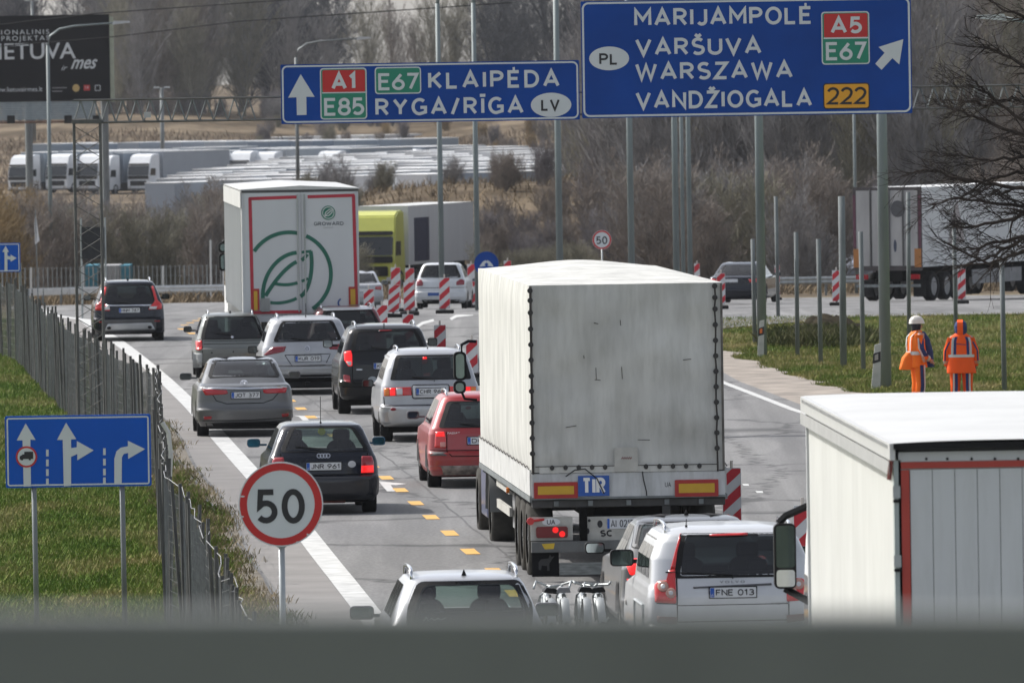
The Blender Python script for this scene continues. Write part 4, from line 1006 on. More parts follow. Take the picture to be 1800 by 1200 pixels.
# ------------------------------------------------------------------ lorries
class Truck:
    def __init__(s, name, label, cx, scale, vp=-136, yaw=None, group='lorries', zoom=None, z0=None, cat='lorry'):
        s.s = scale; s.Y = F/scale; s.z0 = zg(s.Y) if z0 is None else z0
        yy = HOR + (HC-s.z0)*scale
        # centre given at pixel row 700
        cxx = cx; s.X0 = (cxx-900)/scale
        s.yaw = math.radians(yaw) if yaw is not None else (vp-900)/F
        s.root = empty(name, (s.X0, s.Y, s.z0), -s.yaw, label, cat, group); s.zoom = zoom
    def P(s, px, py):
        if s.zoom: px, py = s.zoom(px, py)
        x, y = cor(px, py); return (x-900)/s.s - s.X0, HC - (y-HOR)/s.s - s.z0
    def PP(s, pts): return [s.P(*p) for p in pts]
    def box(s, name, x0, x1, y0, y1, z0, z1, m, parent=None, bev=0): return boxo(name, x0, x1, y0, y1, z0, z1, m, parent or s.root, bev)
    def plate(s, name, pts, m, y=-.01, parent=None, th=.006): return plate(name, pts, y, m, parent or s.root, th)
    def wheels(s, ys, r=.5, w=.33, x=1.08, dust=True, dual=False):
        for y in ys:
            for sx in (-1, 1):
                t = wheel(sx*x, y, r, w, s.root)
                if dust:
                    me = t.data.copy(); me.materials.clear(); me.materials.append(RUBD); t.data = me
def cab(root, y0, w=2.45, h=3.6, col=None, L=2.2, flip=1, wheels=True, mirrors=False):
    """tractor unit: y0 is the back of the cab, nose towards +y"""
    K = [(-L, .45), (-L, 1.5), (-L*.97, 2.2), (-L*.90, 2.75), (-L*.72, h-.25), (-L*.5, h-.05), (-.05, h), (0, h-.05), (0, .45)]
    v = []; f = []; n = len(K)
    for sx, k in ((-1, 1), (1, 1)):
        for a, z in K: v.append((sx*w/2*(1 if z < h-.3 else .94), y0 - a, z))
    f.append(tuple(range(n))); f.append(tuple(range(2*n-1, n-1, -1)))
    for i in range(n): f.append(((i+1) % n, i, n+i, n+(i+1) % n))
    me = bpy.data.meshes.new('cab'); me.from_pydata(v, [], f)
    o = link('cab', me, col, root)
    bm = bmesh.new(); bm.from_mesh(me); bmesh.ops.recalc_face_normals(bm, faces=bm.faces); bmesh.ops.bevel(bm, geom=bm.edges[:], offset=.07, segments=2, affect='EDGES'); bm.to_mesh(me); bm.free()
    def front(name, x0, x1, z0, z1, m, off=.06, rnd=.08):
        ky = [a for a, z in K[:6]]; kz = [z for a, z in K[:6]]
        poly = rrect(x0, x1, z0, z1, rnd)
        N = len(poly); V = []
        for (x, z) in poly: V.append((x, y0 - float(np.interp(z, kz, ky)) + off, z))
        for (x, z) in poly: V.append((x, y0 - float(np.interp(z, kz, ky)) - .03, z))
        return pyd(name, V, [tuple(range(N))[::-1]] + [(i, (i+1)%N, N+(i+1)%N, N+i) for i in range(N)], m, o)
    front('windscreen', -w*.46, w*.46, 1.72, 2.62, SIDEG)
    front('sun_visor', -w*.45, w*.45, 2.70, 2.88, BLACK, .12); front('lower_band', -w*.46, w*.46, 1.36, 1.68, BLACK, .07)
    front('grille', -w*.36, w*.36, .72, 1.20, BLACK)
    front('bumper', -w*.49, w*.49, .30, .46, mat('grey bumper plastic', (.07,.07,.072), .55, var=.2), .05)
    for sx in (-1, 1):
        front('headlight', min(sx*w*.33, sx*w*.47), max(sx*w*.33, sx*w*.47), .50, .68, CLR)
        plate_side = MB().add([(sx*(w/2+.006), y0+L*.42, 1.7), (sx*(w/2+.006), y0+L*.93, 1.7), (sx*(w/2+.006), y0+L*.86, 2.38), (sx*(w/2+.006), y0+L*.42, 2.38)], [(0,1,2,3)])
        plate_side.build('side_window', SIDEG, o)
        if not mirrors: continue
        m = MB(); m.box(min(sx*(w/2+.12), sx*(w/2+.36)), max(sx*(w/2+.12), sx*(w/2+.36)), y0+L*.88, y0+L*.98, 1.65, 2.45); m.tube([(sx*w/2, y0+L*.9, 2.4), (sx*(w/2+.2), y0+L*.92, 2.5)], .02)
        m.build('wing_mirror', BLACK, o)
    if wheels:
        for y in (y0+L*.45, y0-3.2+.0):
            for sx in (-1, 1): wheel(sx*(w/2-.17), y, .5, .33, root)
    return o
TARP = mat('grubby white tarpaulin', (.52,.515,.48), .62, var=.19, scale=2.4, bump=.3, detail=9, streak=.35, grime=.13)
TARPW = mat('clean white tarpaulin', (.51,.51,.495), .5, var=.07, scale=.9, bump=.2, detail=8, grime=.06)
BODYW = mat('white trailer panel', (.54,.555,.565), .4, var=.05, scale=1.5, detail=7, streak=.2)
PANELG = mat('pale grey door panel', (.56,.575,.58), .4, var=.05, scale=1.2, detail=6, streak=.2, grime=.07)
YELR = mat('yellow reflective', (.55,.32,.015), .4, var=.1)
MARKR = mat('red marker', (.36,.018,.014), .4)

def rib(T, name, pts, wd, y, m, parent=None, closed=False, fn=None):
    P = [Vector(p) for p in pts]; V = []; f = []; n = len(P)
    for i, p in enumerate(P):
        if closed: d = (P[(i+1)%n]-P[i-1]).normalized()
        else: d = (P[min(i+1,n-1)]-P[max(i-1,0)]).normalized()
        w2 = wd/2 if not fn else wd/2*fn(i/(n-1)); nn = Vector((-d.y, d.x))*w2
        for q in (p-nn, p+nn): V.append((q.x, y, q.y))
    for i in range(n if closed else n-1): f.append((2*i, (2*i+1), (2*i+3) % (2*n), (2*i+2) % (2*n)))
    return pyd(name, V, f, m, parent or T.root)
# ---- the grey tarpaulin lorry
T = Truck('tarpaulin_lorry', 'lorry with grubby grey tarpaulin, TIR plate and laced rear corners in the middle lane', 1101, 134.5)
zt = T.P(1100, 499)[1]; zb = T.P(1100, 828)[1]; hw = 1.265
def tarp():
    rs = random.Random(4); v = []; f = []
    ny, nx, nz = 28, 20, 16; Lt = 13.5
    def wob(a, b, s): return s*(math.sin(a*2.1+b*1.7)+math.sin(a*4.3-b*2.9+1)*.6+math.sin(a*.9+b*5.1)*.5)
    def grid(fn, n, m):
        b = len(v)
        for j in range(m+1):
            for i in range(n+1): v.append(fn(i/n, j/m))
        for j in range(m):
            for i in range(n): f.append((b+j*(n+1)+i, b+j*(n+1)+i+1, b+(j+1)*(n+1)+i+1, b+(j+1)*(n+1)+i))
    e = lambda t: min(1, 12*t*(1-t))
    grid(lambda u, w: (-hw+2*hw*u, -.0-(.018*wob(u*3, w*4, 1)+.006*wob(u*9+w*4, w*7-u*5, 1))*e(u)*e(w), zb+(zt-zb)*w), 26, 34)          # rear
    grid(lambda u, w: (-hw-.03*e(w)*e(u)*(1+.3*math.sin(u*Lt*5)) , Lt*(1-u), zb+(zt-zb)*w), 60, 12)
    grid(lambda u, w: (hw+.04*e(w)*e(u)*(1+.3*math.sin(u*Lt*5)), Lt*u, zb+(zt-zb)*w), 60, 12)
    grid(lambda u, w: (-hw+2*hw*u, Lt*w, zt+.02*e(w)*e(u)+.13*max(0,math.sin(u*3.14))**2*w**1.3*(.4+.6*u)+.012*math.sin(w*Lt*4)*e(u)), 16, 60)
    grid(lambda u, w: (hw-2*hw*u, Lt, zb+(zt-zb)*w), 2, 2)
    return v, f
v, f = tarp(); pyd('tarpaulin', v, f, TARP, T.root, True)
Z4t = lambda x, y: (800+x/3.242, 430+y/3.243)
T.zoom = Z4t
xl, xr = T.P(430, 600)[0], T.P(1485, 600)[0]
ROPE = mat('dark lacing rope', (.04,.034,.03), .9); EYE = mat('eyelet', (.03,.028,.026), .6)
for xx, ysz in ((xl, (262,318,387,480,569,657,748,834,924,1014,1102,1190)), (xr, (252,318,383,473,562,650,738,826,914,1002,1088,1176))):
    pz = [T.P(400, a)[1] for a in ysz]
    MB().tube([(xx+.008*math.sin(k*2.3), -.035, z) for k, z in enumerate(pz+[zb-.02])], .012, 5).build('lacing_rope', ROPE, T.root)
    for z in pz: plate('eyelet', ell(xx, z, .036, .036, 12), -.045, EYE, T.root, .02)
plate('corner_strip', [(-hw+.0, zb), (-hw+.035, zb), (-hw+.035, zt-.01), (-hw, zt-.01)], -.028, mat('dark corner grime', (.13,.12,.105), .8, var=.4, scale=6), T.root)
plate('corner_strip', [(hw-.03, zb), (hw, zb), (hw, zt-.01), (hw-.03, zt-.01)], -.028, mat('dark corner grime', (.13,.12,.105), .8), T.root)
plate('tarpaulin_hem', [(-hw+.1, zb-.01), (hw-.1, zb-.01), (hw-.1, zb+.09), (-hw+.1, zb+.09)], -.032, TARP, T.root, .008)
T.zoom = Z5
for xq in (478,545,610,676,741,943,1010,1077,1142,1208): x, z = T.P(xq, 117-(xq-478)*.012); plate('eyelet', ell(x, z, .03, .034, 12), -.045, EYE, T.root, .012)
plate('tarpaulin_patch', T.PP([(786,18),(902,16),(904,132),(788,138)]), -.042, mat('paler patch', (.44,.43,.39), .7, var=.15, scale=6), T.root, .01)
plate('grommet_line', T.PP([(395,110),(1300,98),(1300,102),(395,114)]), -.036, ROPE, T.root, .004)
x0, z0 = T.P(822, 62); x1, z1 = T.P(872, 78); rib(T, 'faded_print', [(x0+(x1-x0)*i/9, z1+(z0-z1)*(.3+.5*(i%2))) for i in range(10)], .016, -.047, mat('faint maroon ink', (.22,.10,.10), .7))
for (a, b) in (((1040,1111),(1110,1112)), ((790,445),(815,450)), ((801,700),(804,770)), ((948,695),(952,765)), ((732,630),(734,648)), ((940,428),(943,460)), ((1300,656),(1345,652)), ((630,1040),(690,1030)), ((795,768),(828,772))):
    T.zoom = Z4t; p, q = T.P(*a), T.P(*b); MB().tube([(p[0], -.03, p[1]), (q[0], -.03, q[1])], .0045, 4).build('tear_mark', ROPE, T.root)
T.zoom = Z5
# tailboard
TB = mat('scuffed white tailboard', (.52,.53,.53), .45, var=.12, scale=3, detail=8, grime=.18)
zl = T.P(850, 258)[1]
T.box('tailboard', -hw, hw, -.02, .05, zl, zb-.015, TB)
T.box('tailboard_edge', -hw-.01, hw+.01, -.03, .04, zl-.03, zl, GALVD)
for (a, b) in (((388,190),(606,266)), ((1086,178),(1303,258))):
    p = T.P(a[0], a[1]); q = T.P(b[0], b[1]); o = plate('marker_board', rrect(p[0], q[0], q[1], p[1], .01), -.045, MARKR, T.root, .02)
    d = .05; plate('marker_centre', rrect(p[0]+d, q[0]-d, q[1]+d, p[1]-d, .005), -.050, YELR, o, .004)
p = T.P(606,157); q = T.P(762,255); o = plate('tir_plate', [(p[0],q[1]),(q[0],q[1]),(q[0],p[1]),(p[0],p[1])], -.055, mat('tir blue', (.012,.08,.34), .4), T.root, .02)
stroke_text('lettering', 'TIR', p[0]+.05, q[0]-.05, q[1]+.025, p[1]-.025, -.058, WHITE, o, th=.28, gap=.36)
x, z = T.P(1053, 201); text_on('lettering', 'UA', x-.04, x+.04, z-.03, z+.03, -.023, INK, T.root)
for pts in ([(545,160),(590,128),(640,122),(700,170),(735,245)], [(925,135),(930,175),(945,235),(946,255)]):
    MB().tube([(T.P(*p)[0], -.062, T.P(*p)[1]) for p in pts], .008, 4).build('loose_rope', INK, T.root)
# under the floor
z1 = T.P(850, 262)[1]; z2 = T.P(850, 310)[1]
T.box('rear_beam', -hw, hw, .02, .18, z2, zl-.031, mat('greasy chassis steel', (.035,.035,.034), .75, .0, var=.4, scale=6, dirt=.6), bev=.015)
for xx in (-.95,-.5,0,.5,.95): T.box('beam_bracket', xx-.03, xx+.03, -.01, .02, z2+.02, zl-.05, GALVD)
T.box('chassis', -.45, .45, .2, 12.8, .75, z2, DARK); T.box('load_floor', -hw+.02, hw-.02, .19, 13.4, z2+.02, zl, DARK)
def pl(name, a, b, m, y=.0, th=.03, parent=None):
    p = T.P(*a); q = T.P(*b); return T.plate(name, [(p[0],q[1]),(q[0],q[1]),(q[0],p[1]),(p[0],p[1])], m, y, parent, th)
LP = mat('dirty white light panel', (.42,.41,.37), .6, var=.2, scale=6, detail=8)
pa = pl('light_panel', (372,362), (582,474), LP, .0)
pb = pl('plate_panel', (624,360), (1120,470), LP, .0)
p = T.P(1330-30,0); pc = T.plate('light_panel', [(-T.P(372,474)[0], T.P(372,474)[1]), (-T.P(582,474)[0], T.P(582,474)[1]), (-T.P(582,474)[0], T.P(372,362)[1]), (-T.P(372,474)[0], T.P(372,362)[1])], LP, .0, th=.03)
for par, sg in ((pa, 1), (pc, -1)):
    a = T.P(400, 464); b = T.P(556, 406)
    o = plate('tail_light', rrect(min(sg*a[0],sg*b[0]), max(sg*a[0],sg*b[0]), a[1], b[1], .03), -.03, mat('grimy red lens', (.16,.012,.014), .3), par, .03)
    for cx, cy in ((495,424),(528,444)):
        x, z = T.P(cx, cy); plate('lit_lamp', ell(sg*x, z, .04, .04, 14), -.035, REDG, par, .01)
x, z = T.P(474, 385); plate('country_oval', ell(x, z, .12, .05, 20), -.006, PLW, pa, .004); text_on('lettering', 'UA', x-.055, x+.055, z-.03, z+.03, -.009, INK, pa, off=.01)
p = T.P(750,368); q = T.P(945,416); o = plate('number_plate', rrect(p[0], p[0]+.52, q[1], p[1], .01), -.012, PLW, pb, .008); stroke_text('lettering', 'AI 0215 XX', p[0]+.05, p[0]+.50, q[1]+.02, p[1]-.02, -.0145, INK, pb, th=.15)
plate('country_band', rrect(p[0]+.004, p[0]+.035, q[1]+.004, p[1]-.004, .004), -.014, PLB, pb, .002)
p = T.P(716,458); q = T.P(781,424); stroke_text('lettering', 'SC', p[0], q[0], p[1], q[1], -.004, INK, pb, th=.24)
p = T.P(845,458); q = T.P(892,424); stroke_text('lettering', 'V', p[0], q[0], p[1], q[1], -.004, INK, pb, th=.24)
for e in ((716,395,.035,.05),(663,378,.02,.02),(655,430,.025,.04)): x, z = T.P(e[0], e[1]); plate('panel_hole', ell(x, z, e[2], e[3], 10), -.003, INK, pb, .002)
o = pl('bumper_bar', (375,482), (1335,520), mat('weathered grey bar', (.11,.113,.11), .6, var=.25, scale=4), -.12, .12)
plate('bumper_sticker', T.PP([(425,492),(490,488),(484,516),(440,518)]), -.124, mat('yellow sticker', (.6,.4,.03), .6), o, .003)
for sx in (-1, 1): T.box('bumper_hanger', sx*.6-.05, sx*.6+.05, -.05, .1, T.P(0,500)[1], z2, DARK)
MUD = mat('mud flap rubber', (.010,.010,.011), .85, spec=.1, var=.4, scale=3)
for sg in (-1, 1):
    a = T.P(380, 522); b = T.P(515, 655); x0, x1 = sorted((-sg*a[0], -sg*b[0])); fl = plate('mud_flap', [(x0,b[1]),(x1,b[1]),(x1,a[1]),(x0,a[1])], .05, MUD, T.root, .02)
    if sg == -1: pass
    x, z = (x0+x1)/2, (a[1]+b[1])/2
    plate('animal_emblem', [(x+dx*.01, z+dz*.01) for dx, dz in ((-9,-9),(-6,-9),(-5,-3),(2,-4),(2,-10),(5,-10),(5,-1),(8,4),(12,9),(8,8),(6,11),(4,6),(-6,5),(-9,1))], .046, mat('faded emblem', (.05,.05,.05), .9), fl, .004)
a = T.P(516,588); b = T.P(900,642); T.plate('aluminium_plate', [(a[0],b[1]),(b[0],b[1]),(b[0],a[1]),(a[0],a[1])], mat('dull aluminium plate', (.22,.23,.22), .5, .5, var=.35, scale=6, streak=6), .03, th=.01)
T.wheels((1.3+.6, 3.2, 4.5), x=hw-.19)
T.wheels((11.9-.3, 15.2), x=hw-.19)
# left flank: side boards, gear
SBW = mat('scuffed side board', (.55,.55,.53), .5, var=.15, scale=3, detail=8)
for sx in (-1, 1):
    for k in range(16):
        y0 = .06+k*.838; o = boxo('side_board', min(sx*hw, sx*(hw+.025)), max(sx*hw, sx*(hw+.025)), y0, y0+.815, zl+.02, zb+.04, SBW, T.root)
    MB().box(min(sx*hw, sx*(hw+.03)), max(sx*hw, sx*(hw+.03)), 0, 13.5, zl-.06, zl+.01).build('floor_rail', GALVD, T.root)
    pts = [(sx*(hw+.035), .1+k*.42, zb+.055+(.02 if k % 2 else -.01)) for k in range(33)]
    MB().tube(pts, .009, 4).build('lacing_rope', ROPE, T.root)
    T.box('side_guard', min(sx*(hw-.06), sx*(hw-.02)), max(sx*(hw-.06), sx*(hw-.02)), 6.2, 9.6, .62, .74, LP); T.box('side_guard', min(sx*(hw-.06), sx*(hw-.02)), max(sx*(hw-.06), sx*(hw-.02)), 6.2, 9.6, .92, 1.04, LP)
    T.box('spare_wheel_carrier', min(sx*(hw-.5), sx*(hw-.1)), max(sx*(hw-.5), sx*(hw-.1)), 6.3, 6.9, .45, 1.1, mat('grey toolbox', (.2,.2,.2), .6, var=.2))
    t = MB()
    n = 14
    for yc in (11.6,):
        vv = []; ff = []
        for k in range(n+1):
            a = math.pi*k/n
            for x in (hw-.38, hw+.01): vv.append((sx*x, yc+.62*math.cos(a), .5+.62*math.sin(a)))
        ff = [(2*k, 2*k+1, 2*k+3, 2*k+2) for k in range(n)]
        t.add(vv, ff)
    t.build('mudguard', mat('grey mudguard', (.16,.165,.16), .6, var=.2), T.root, True)
    MB().tube([(sx*(hw+.01), 5.6, 1.0), (sx*(hw+.05), 5.6, 1.0)], .04, 8).build('side_marker', ORL, T.root)
    MB().tube([(sx*(hw-.15), .0, .82), (sx*(hw+.03), -.06, .80)], .018, 6).tube([(sx*(hw+.03), -.09, .80), (sx*(hw+.03), -.02, .80)], .05, 8).build('marker_arm', mat('red marker lamp', (.5,.03,.03), .4), T.root)
CABB = paint('dark blue cab paint', (.012,.03,.13), .1, .3, .3)
cab(T.root, 14.0, 2.26, 3.5, CABB, 2.25, wheels=False)
T.box('cab_skirt', -hw+.03, -hw+.12, 12.6, 14.2, .35, 1.2, CABB, bev=.03)
# tall mirror on its bracket, left
T.zoom = None
def tmirror(T, yfar, a, b, c2, d, m):
    """two glasses: photo boxes a-b and c2-d, at distance yfar in front of the rear"""
    s2 = F/(T.Y+yfar)
    def Q(p):
        x, y = cor(*p); X = (x-900)/s2 - T.X0; Z = HC-(y-HOR)/s2-T.z0; return X - yfar*math.sin(T.yaw)*1.0, Z
    A, B, C2, D = Q(a), Q(b), Q(c2), Q(d)
    o = MB().prism(rrect(A[0], B[0], B[1], A[1], .06), yfar, yfar+.14).prism(rrect(C2[0], D[0], D[1], C2[1], .06), yfar, yfar+.14).build('wing_mirror', BLACK, T.root)
    plate('mirror_glass', rrect(A[0]+.03, B[0]-.03, B[1]+.03, A[1]-.03, .05), yfar-.006, MIRD, o, .004)
    plate('mirror_glass', rrect(C2[0]+.03, D[0]-.03, D[1]+.03, C2[1]-.03, .05), yfar-.006, MIRD, o, .004)
    xr = -hw+.05
    MB().tube([(A[0]+.12, yfar+.07, A[1]-.03), (A[0]+.12, yfar+.07, A[1]+.10), (A[0]+.22, yfar+.08, A[1]+.15), (xr, yfar+.15, A[1]+.14)], .025, 6).tube([(C2[0]+.12, yfar+.07, D[1]+.02), (C2[0]+.16, yfar+.07, D[1]-.08), (xr, yfar+.15, D[1]-.1)], .02, 6).build('mirror_arm', BLACK, T.root)
    return A, B
A, B = tmirror(T, 15.4, (797,618), (820,668), (797,669), (819,691), None)

# ---- white trailer with the green leaf emblem
T = Truck('leaf_logo_lorry', 'white box trailer with big dark green circle and leaf emblem', 531, 80.5, zoom=lambda x, y: (300+x/3., 300+y/3.))
h = 1.275; zt = T.P(690, 100)[1]; zb = T.P(690, 755)[1]
T.box('rear_frame', -h, h, .0, .12, zb-.02, zt, BODYW)
T.box('side_curtain', -h-.005, -h+.05, .12, 13.55, zb+.05, zt-.02, TARPW); T.box('side_curtain', h-.05, h+.005, .12, 13.55, zb+.05, zt-.02, TARPW)
T.box('front_wall', -h, h, 13.5, 13.6, zb, zt, BODYW); 
MB().add([(-h-.02,-.02,zt),(h+.02,-.02,zt),(h+.02,13.6,zt),(-h-.02,13.6,zt),(-h-.02,-.02,zt+.02),(0,-.02,zt+.09),(h+.02,-.02,zt+.02),(-h-.02,13.6,zt+.02),(0,13.6,zt+.09),(h+.02,13.6,zt+.02)],
         [(0,1,6,5,4),(4,5,8,7),(5,6,9,8),(0,3,2,1),(1,2,9,6),(0,4,7,3),(2,3,7,8,9)]).build('roof', TARPW, T.root)
T.box('roof_edge', -h, h, -.025, -.002, zt-.05, zt+.0, mat('dark gutter', (.06,.06,.06), .7)); 
T.box('roof_corner_flap', -h-.03, -h-.006, -.02, 13.6, zt-.38, zt-.02, TARPW)
for k in range(22): T.box('curtain_strap', -h-.03, -h-.006, .5+k*.6, .54+k*.6, zb+.06, zt-.39, BODYW)
xs = T.P(690, 400)[0]
doors = []
for a, b in ((-h+.06, xs-.01), (xs+.01, h-.06)):
    doors.append(T.box('door', a, b, -.03, -.002, zb+.02, zt-.06, BODYW))
for xx in (xs-.075, xs+.075): MB().tube([(xx, -.05, zb+.05), (xx, -.05, zt-.1)], .018, 6).build('lock_rod', GALV, T.root)
RS = mat('red retro tape', (.42,.02,.04), .5); GRN = mat('dark green emblem', (.006,.115,.075), .5)
for i, pts in enumerate(([(414,148),(664,139)], [(418,143),(432,740)], [(722,138),(970,130)], [(964,130),(980,705)], [(430,747),(690,743)])):
    rib(T, 'red_tape', T.PP(pts), .072 if i in (1,3) else .07, -.036, RS)
def circ(cx, cy, r, a0, a1, n=40): return [(cx+r*math.cos(math.radians(a0+(a1-a0)*k/n)), cy-r*math.sin(math.radians(a0+(a1-a0)*k/n))) for k in range(n+1)]
# circle, in zoomed photo pixels: centre about (622,545)
for a0, a1 in ((-52, 66), (76.5, 79), (84, 152)): pass
cc = (625, 545); R = 220
rib(T, 'emblem_ring', T.PP(circ(cc[0], cc[1], R, -56, 66)), .085, -.037, GRN)
rib(T, 'emblem_ring', T.PP(circ(cc[0], cc[1], R, 78, 147)), .085, -.037, GRN)
def bez(p, n=18):
    out = []
    for i in range(n+1):
        t = i/n; q = [Vector(a) for a in p]
        while len(q) > 1: q = [a*(1-t)+b*t for a, b in zip(q[:-1], q[1:])]
        out.append((q[0].x, q[0].y))
    return out
rib(T, 'emblem_leaf', T.PP(bez([(488,690),(470,560),(560,440),(664,432)])), .085, -.037, GRN)
rib(T, 'emblem_leaf', T.PP(bez([(500,660),(560,560),(620,500),(664,480)])), .085, -.037, GRN)
rib(T, 'emblem_leaf', T.PP(bez([(690,472),(700,465),(715,450),(720,440)])), .08, -.037, GRN)
rib(T, 'emblem_leaf', T.PP([(690,430),(742,424)]), .06, -.037, GRN)
rib(T, 'emblem_leaf', T.PP(bez([(738,424),(755,520),(730,640),(684,662)])), .085, -.0375, GRN)
rib(T, 'emblem_leaf', T.PP(bez([(664,672),(620,695),(560,702),(525,694)])), .07, -.037, GRN)
rib(T, 'emblem_leaf', T.PP(bez([(545,594),(600,606),(640,600),(668,590)])), .07, -.037, GRN)
rib(T, 'emblem_leaf', T.PP([(690,583),(725,568)]), .06, -.037, GRN)
x, z = T.P(831, 222); o = plate('small_emblem', ell(x, z, .155, .155, 24), -.04, mat('mid green emblem', (.01,.16,.10), .5), T.root, .006)
rib(T, 'emblem_leaf', [(x-.08,z-.09),(x-.06,z+.01),(x+.02,z+.07),(x+.09,z+.08),(x+.08,z+.0),(x+.0,z-.07),(x-.08,z-.06)], .018, -.045, WHITE); rib(T, 'emblem_leaf', [(x-.09,z-.1),(x-.02,z-.02),(x+.07,z+.05)], .018, -.045, WHITE); rib(T, 'emblem_ring', ell(x, z, .125, .125, 22), .014, -.045, WHITE, closed=True)
p = T.P(755, 290); q = T.P(912, 268); stroke_text('lettering', 'GROWARD', p[0], q[0], p[1], q[1], -.036, mat('slate lettering', (.05,.065,.075), .5), T.root, th=.16)
p = T.P(805, 304); q = T.P(858, 297); text_on('lettering', 'GROUP', p[0], q[0], p[1], q[1], -.036, mat('faint grey ink', (.3,.3,.3), .6), T.root)
for (a, b) in (((428,622),(468,735)), ((938,612),(984,706))):
    p = T.P(*a); q = T.P(*b); o = T.plate('marker_board', [(p[0],q[1]),(q[0],q[1]),(q[0],p[1]),(p[0],p[1])], MARKR, -.05, th=.015); T.plate('marker_centre', [(p[0]+.04,q[1]+.0),(q[0]-.04,q[1]+.0),(q[0]-.04,p[1]-.05),(p[0]+.04,p[1]-.05)], YELR, -.054, th=.003, parent=o)
p = T.P(475,672); q = T.P(522,742); T.plate('grey_box', [(p[0],q[1]),(q[0],q[1]),(q[0],p[1]),(p[0],p[1])], mat('grey paper holder', (.25,.26,.25), .6), -.09, th=.05)
x, z = T.P(905, 697); rib(T, 'blue_mark', circ(x, z, .09, 60, 250, 14), .035, -.037, mat('blue mark', (.02,.07,.25), .5))
T.box('lower_frame', -h, h, -.01, .1, zb-.16, zb-.025, BODYW); T.box('chassis', -.5, .5, .1, 13, .7, zb-.02, DARK); T.box('under_run_bar', -1.2, 1.2, -.05, .06, .5, .64, GALVD)
for sx in (-1, 1): T.box('tail_light', min(sx*.65, sx*1.15), max(sx*.65, sx*1.15), -.02, .05, .75, .9, REDL)
T.wheels((2.6, 3.9, 5.2, 11.5, 15.2), dust=False); cab(T.root, 14.0, 2.5, 3.75, WHITE, 2.25, wheels=False)
T.zoom = None
def rmir(T, yf, boxes):
    s2 = F/(T.Y+yf)
    def Q(p):
        x, y = cor(*p); return (x-900)/s2 - T.X0 - yf*math.sin(T.yaw), HC-(y-HOR)/s2-T.z0
    for (a, b, m) in boxes:
        A, B = Q(a), Q(b); o = MB().prism(rrect(A[0], B[0], B[1], A[1], .08), yf, yf+.14).build('wing_mirror', m, T.root)
        plate('mirror_glass', rrect(A[0]+.04, B[0]-.04, B[1]+.04, A[1]-.04, .06), yf-.006, MIRD, o, .004)
    A = Q(boxes[0][0]); MB().tube([(A[0]+.1, yf+.07, A[1]), (A[0]+.15, yf+.1, A[1]+.05), (-1.2, yf+.12, A[1]+.04)], .03, 6).build('mirror_arm', BLACK, T.root)
rmir(T, 15.6, [((384,426),(401,444),BLACK), ((385,445),(402,476),BLACK)])

# ---- the white lorry at the right edge
T = Truck('curtain_side_lorry', 'white curtain side lorry with red framed grey rear doors, nearest at the right edge', 1842, 214, vp=345, zoom=lambda x, y: (1350+x/2.222, 660+y/2.222))
h = 1.275; zt = T.P(520, 262)[1]; zb = 1.15
WS = mat('white curtain', (.56,.56,.53), .5, var=.06, scale=.8, bump=.2, detail=7, grime=.07)
T.box('rear_frame', -h+.03, h, .0, .12, zb, zt-.03, PANELG)
def curt(sx):
    v = []; n = 90; m = 8
    for j in range(m+1):
        for i in range(n+1):
            y = .12+13.4*i/n; z = zb+.0+(zt-.12-zb)*j/m
            v.append((sx*(h-.02+.008*math.sin(y*5.1)*math.sin(math.pi*j/m)+.004*math.sin(y*13)), y, z))
    return pyd('side_curtain', v, [(j*(n+1)+i, j*(n+1)+i+1, (j+1)*(n+1)+i+1, (j+1)*(n+1)+i) for j in range(m) for i in range(n)], WS, T.root, True)
curt(-1); curt(1)
T.box('front_wall', -h, h, 13.5, 13.6, zb, zt-.02, BODYW)
def roof():
    v = []; f = []; n = 14; m = 40
    for j in range(m+1):
        y = -.12+13.8*j/m
        for i in range(n+1):
            u = -1+2*i/n; v.append((u*(h+.015), y, zt+.025*(1-abs(u)**3)+.010*math.sin(y*4.5)*(1-u*u)-.0))
    w = n+1
    for j in range(m):
        for i in range(n): f.append((j*w+i, j*w+i+1, (j+1)*w+i+1, (j+1)*w+i))
    return pyd('roof', v, f, TARPW, T.root, True)
roof()
T.box('roof_lip', -h-.015, h+.015, -.13, -.115, zt-.05, zt+.0, BLACK)
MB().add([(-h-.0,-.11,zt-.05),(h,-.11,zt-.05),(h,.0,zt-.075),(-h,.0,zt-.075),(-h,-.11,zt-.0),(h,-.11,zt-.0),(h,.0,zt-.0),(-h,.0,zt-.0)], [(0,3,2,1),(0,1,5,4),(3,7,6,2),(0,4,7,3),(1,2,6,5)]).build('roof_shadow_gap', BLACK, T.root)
T.box('curtain_rail', -h-.045, -h-.0, -.1, 13.6, zt-.14, zt-.002, mat('alu rail', (.55,.55,.54), .4, .2, var=.05)); T.box('curtain_rail', h, h+.04, -.1, 13.6, zt-.14, zt-.002, mat('alu rail', (.55,.55,.54), .4, .2))
T.box('pelmet', -h-.05, -h-.046+.0, -.05, 13.6, zt-.26, zt-.15, mat('grey pelmet', (.34,.34,.33), .6, var=.1)); 
for k in range(60): T.box('roof_clip', -h-.055, -h-.045, .2+k*.22, .28+k*.22, zt-.05, zt-.02, mat('grey clip', (.4,.4,.39), .6))
MB().tube([(-h-.03, -.02, zt-.14), (-h-.05, -.03, zt-.30)], .02, 5).build('ratchet_strap', mat('dark red strap', (.2,.05,.04), .8), T.root)
zr = T.P(560, 345)[1]
T.box('door_header', -h+.03, h-.03, -.02, -.001, zr+.02, zt-.078, BODYW)
for k in range(26): x = -h+.2+k*.098*4*.48; 
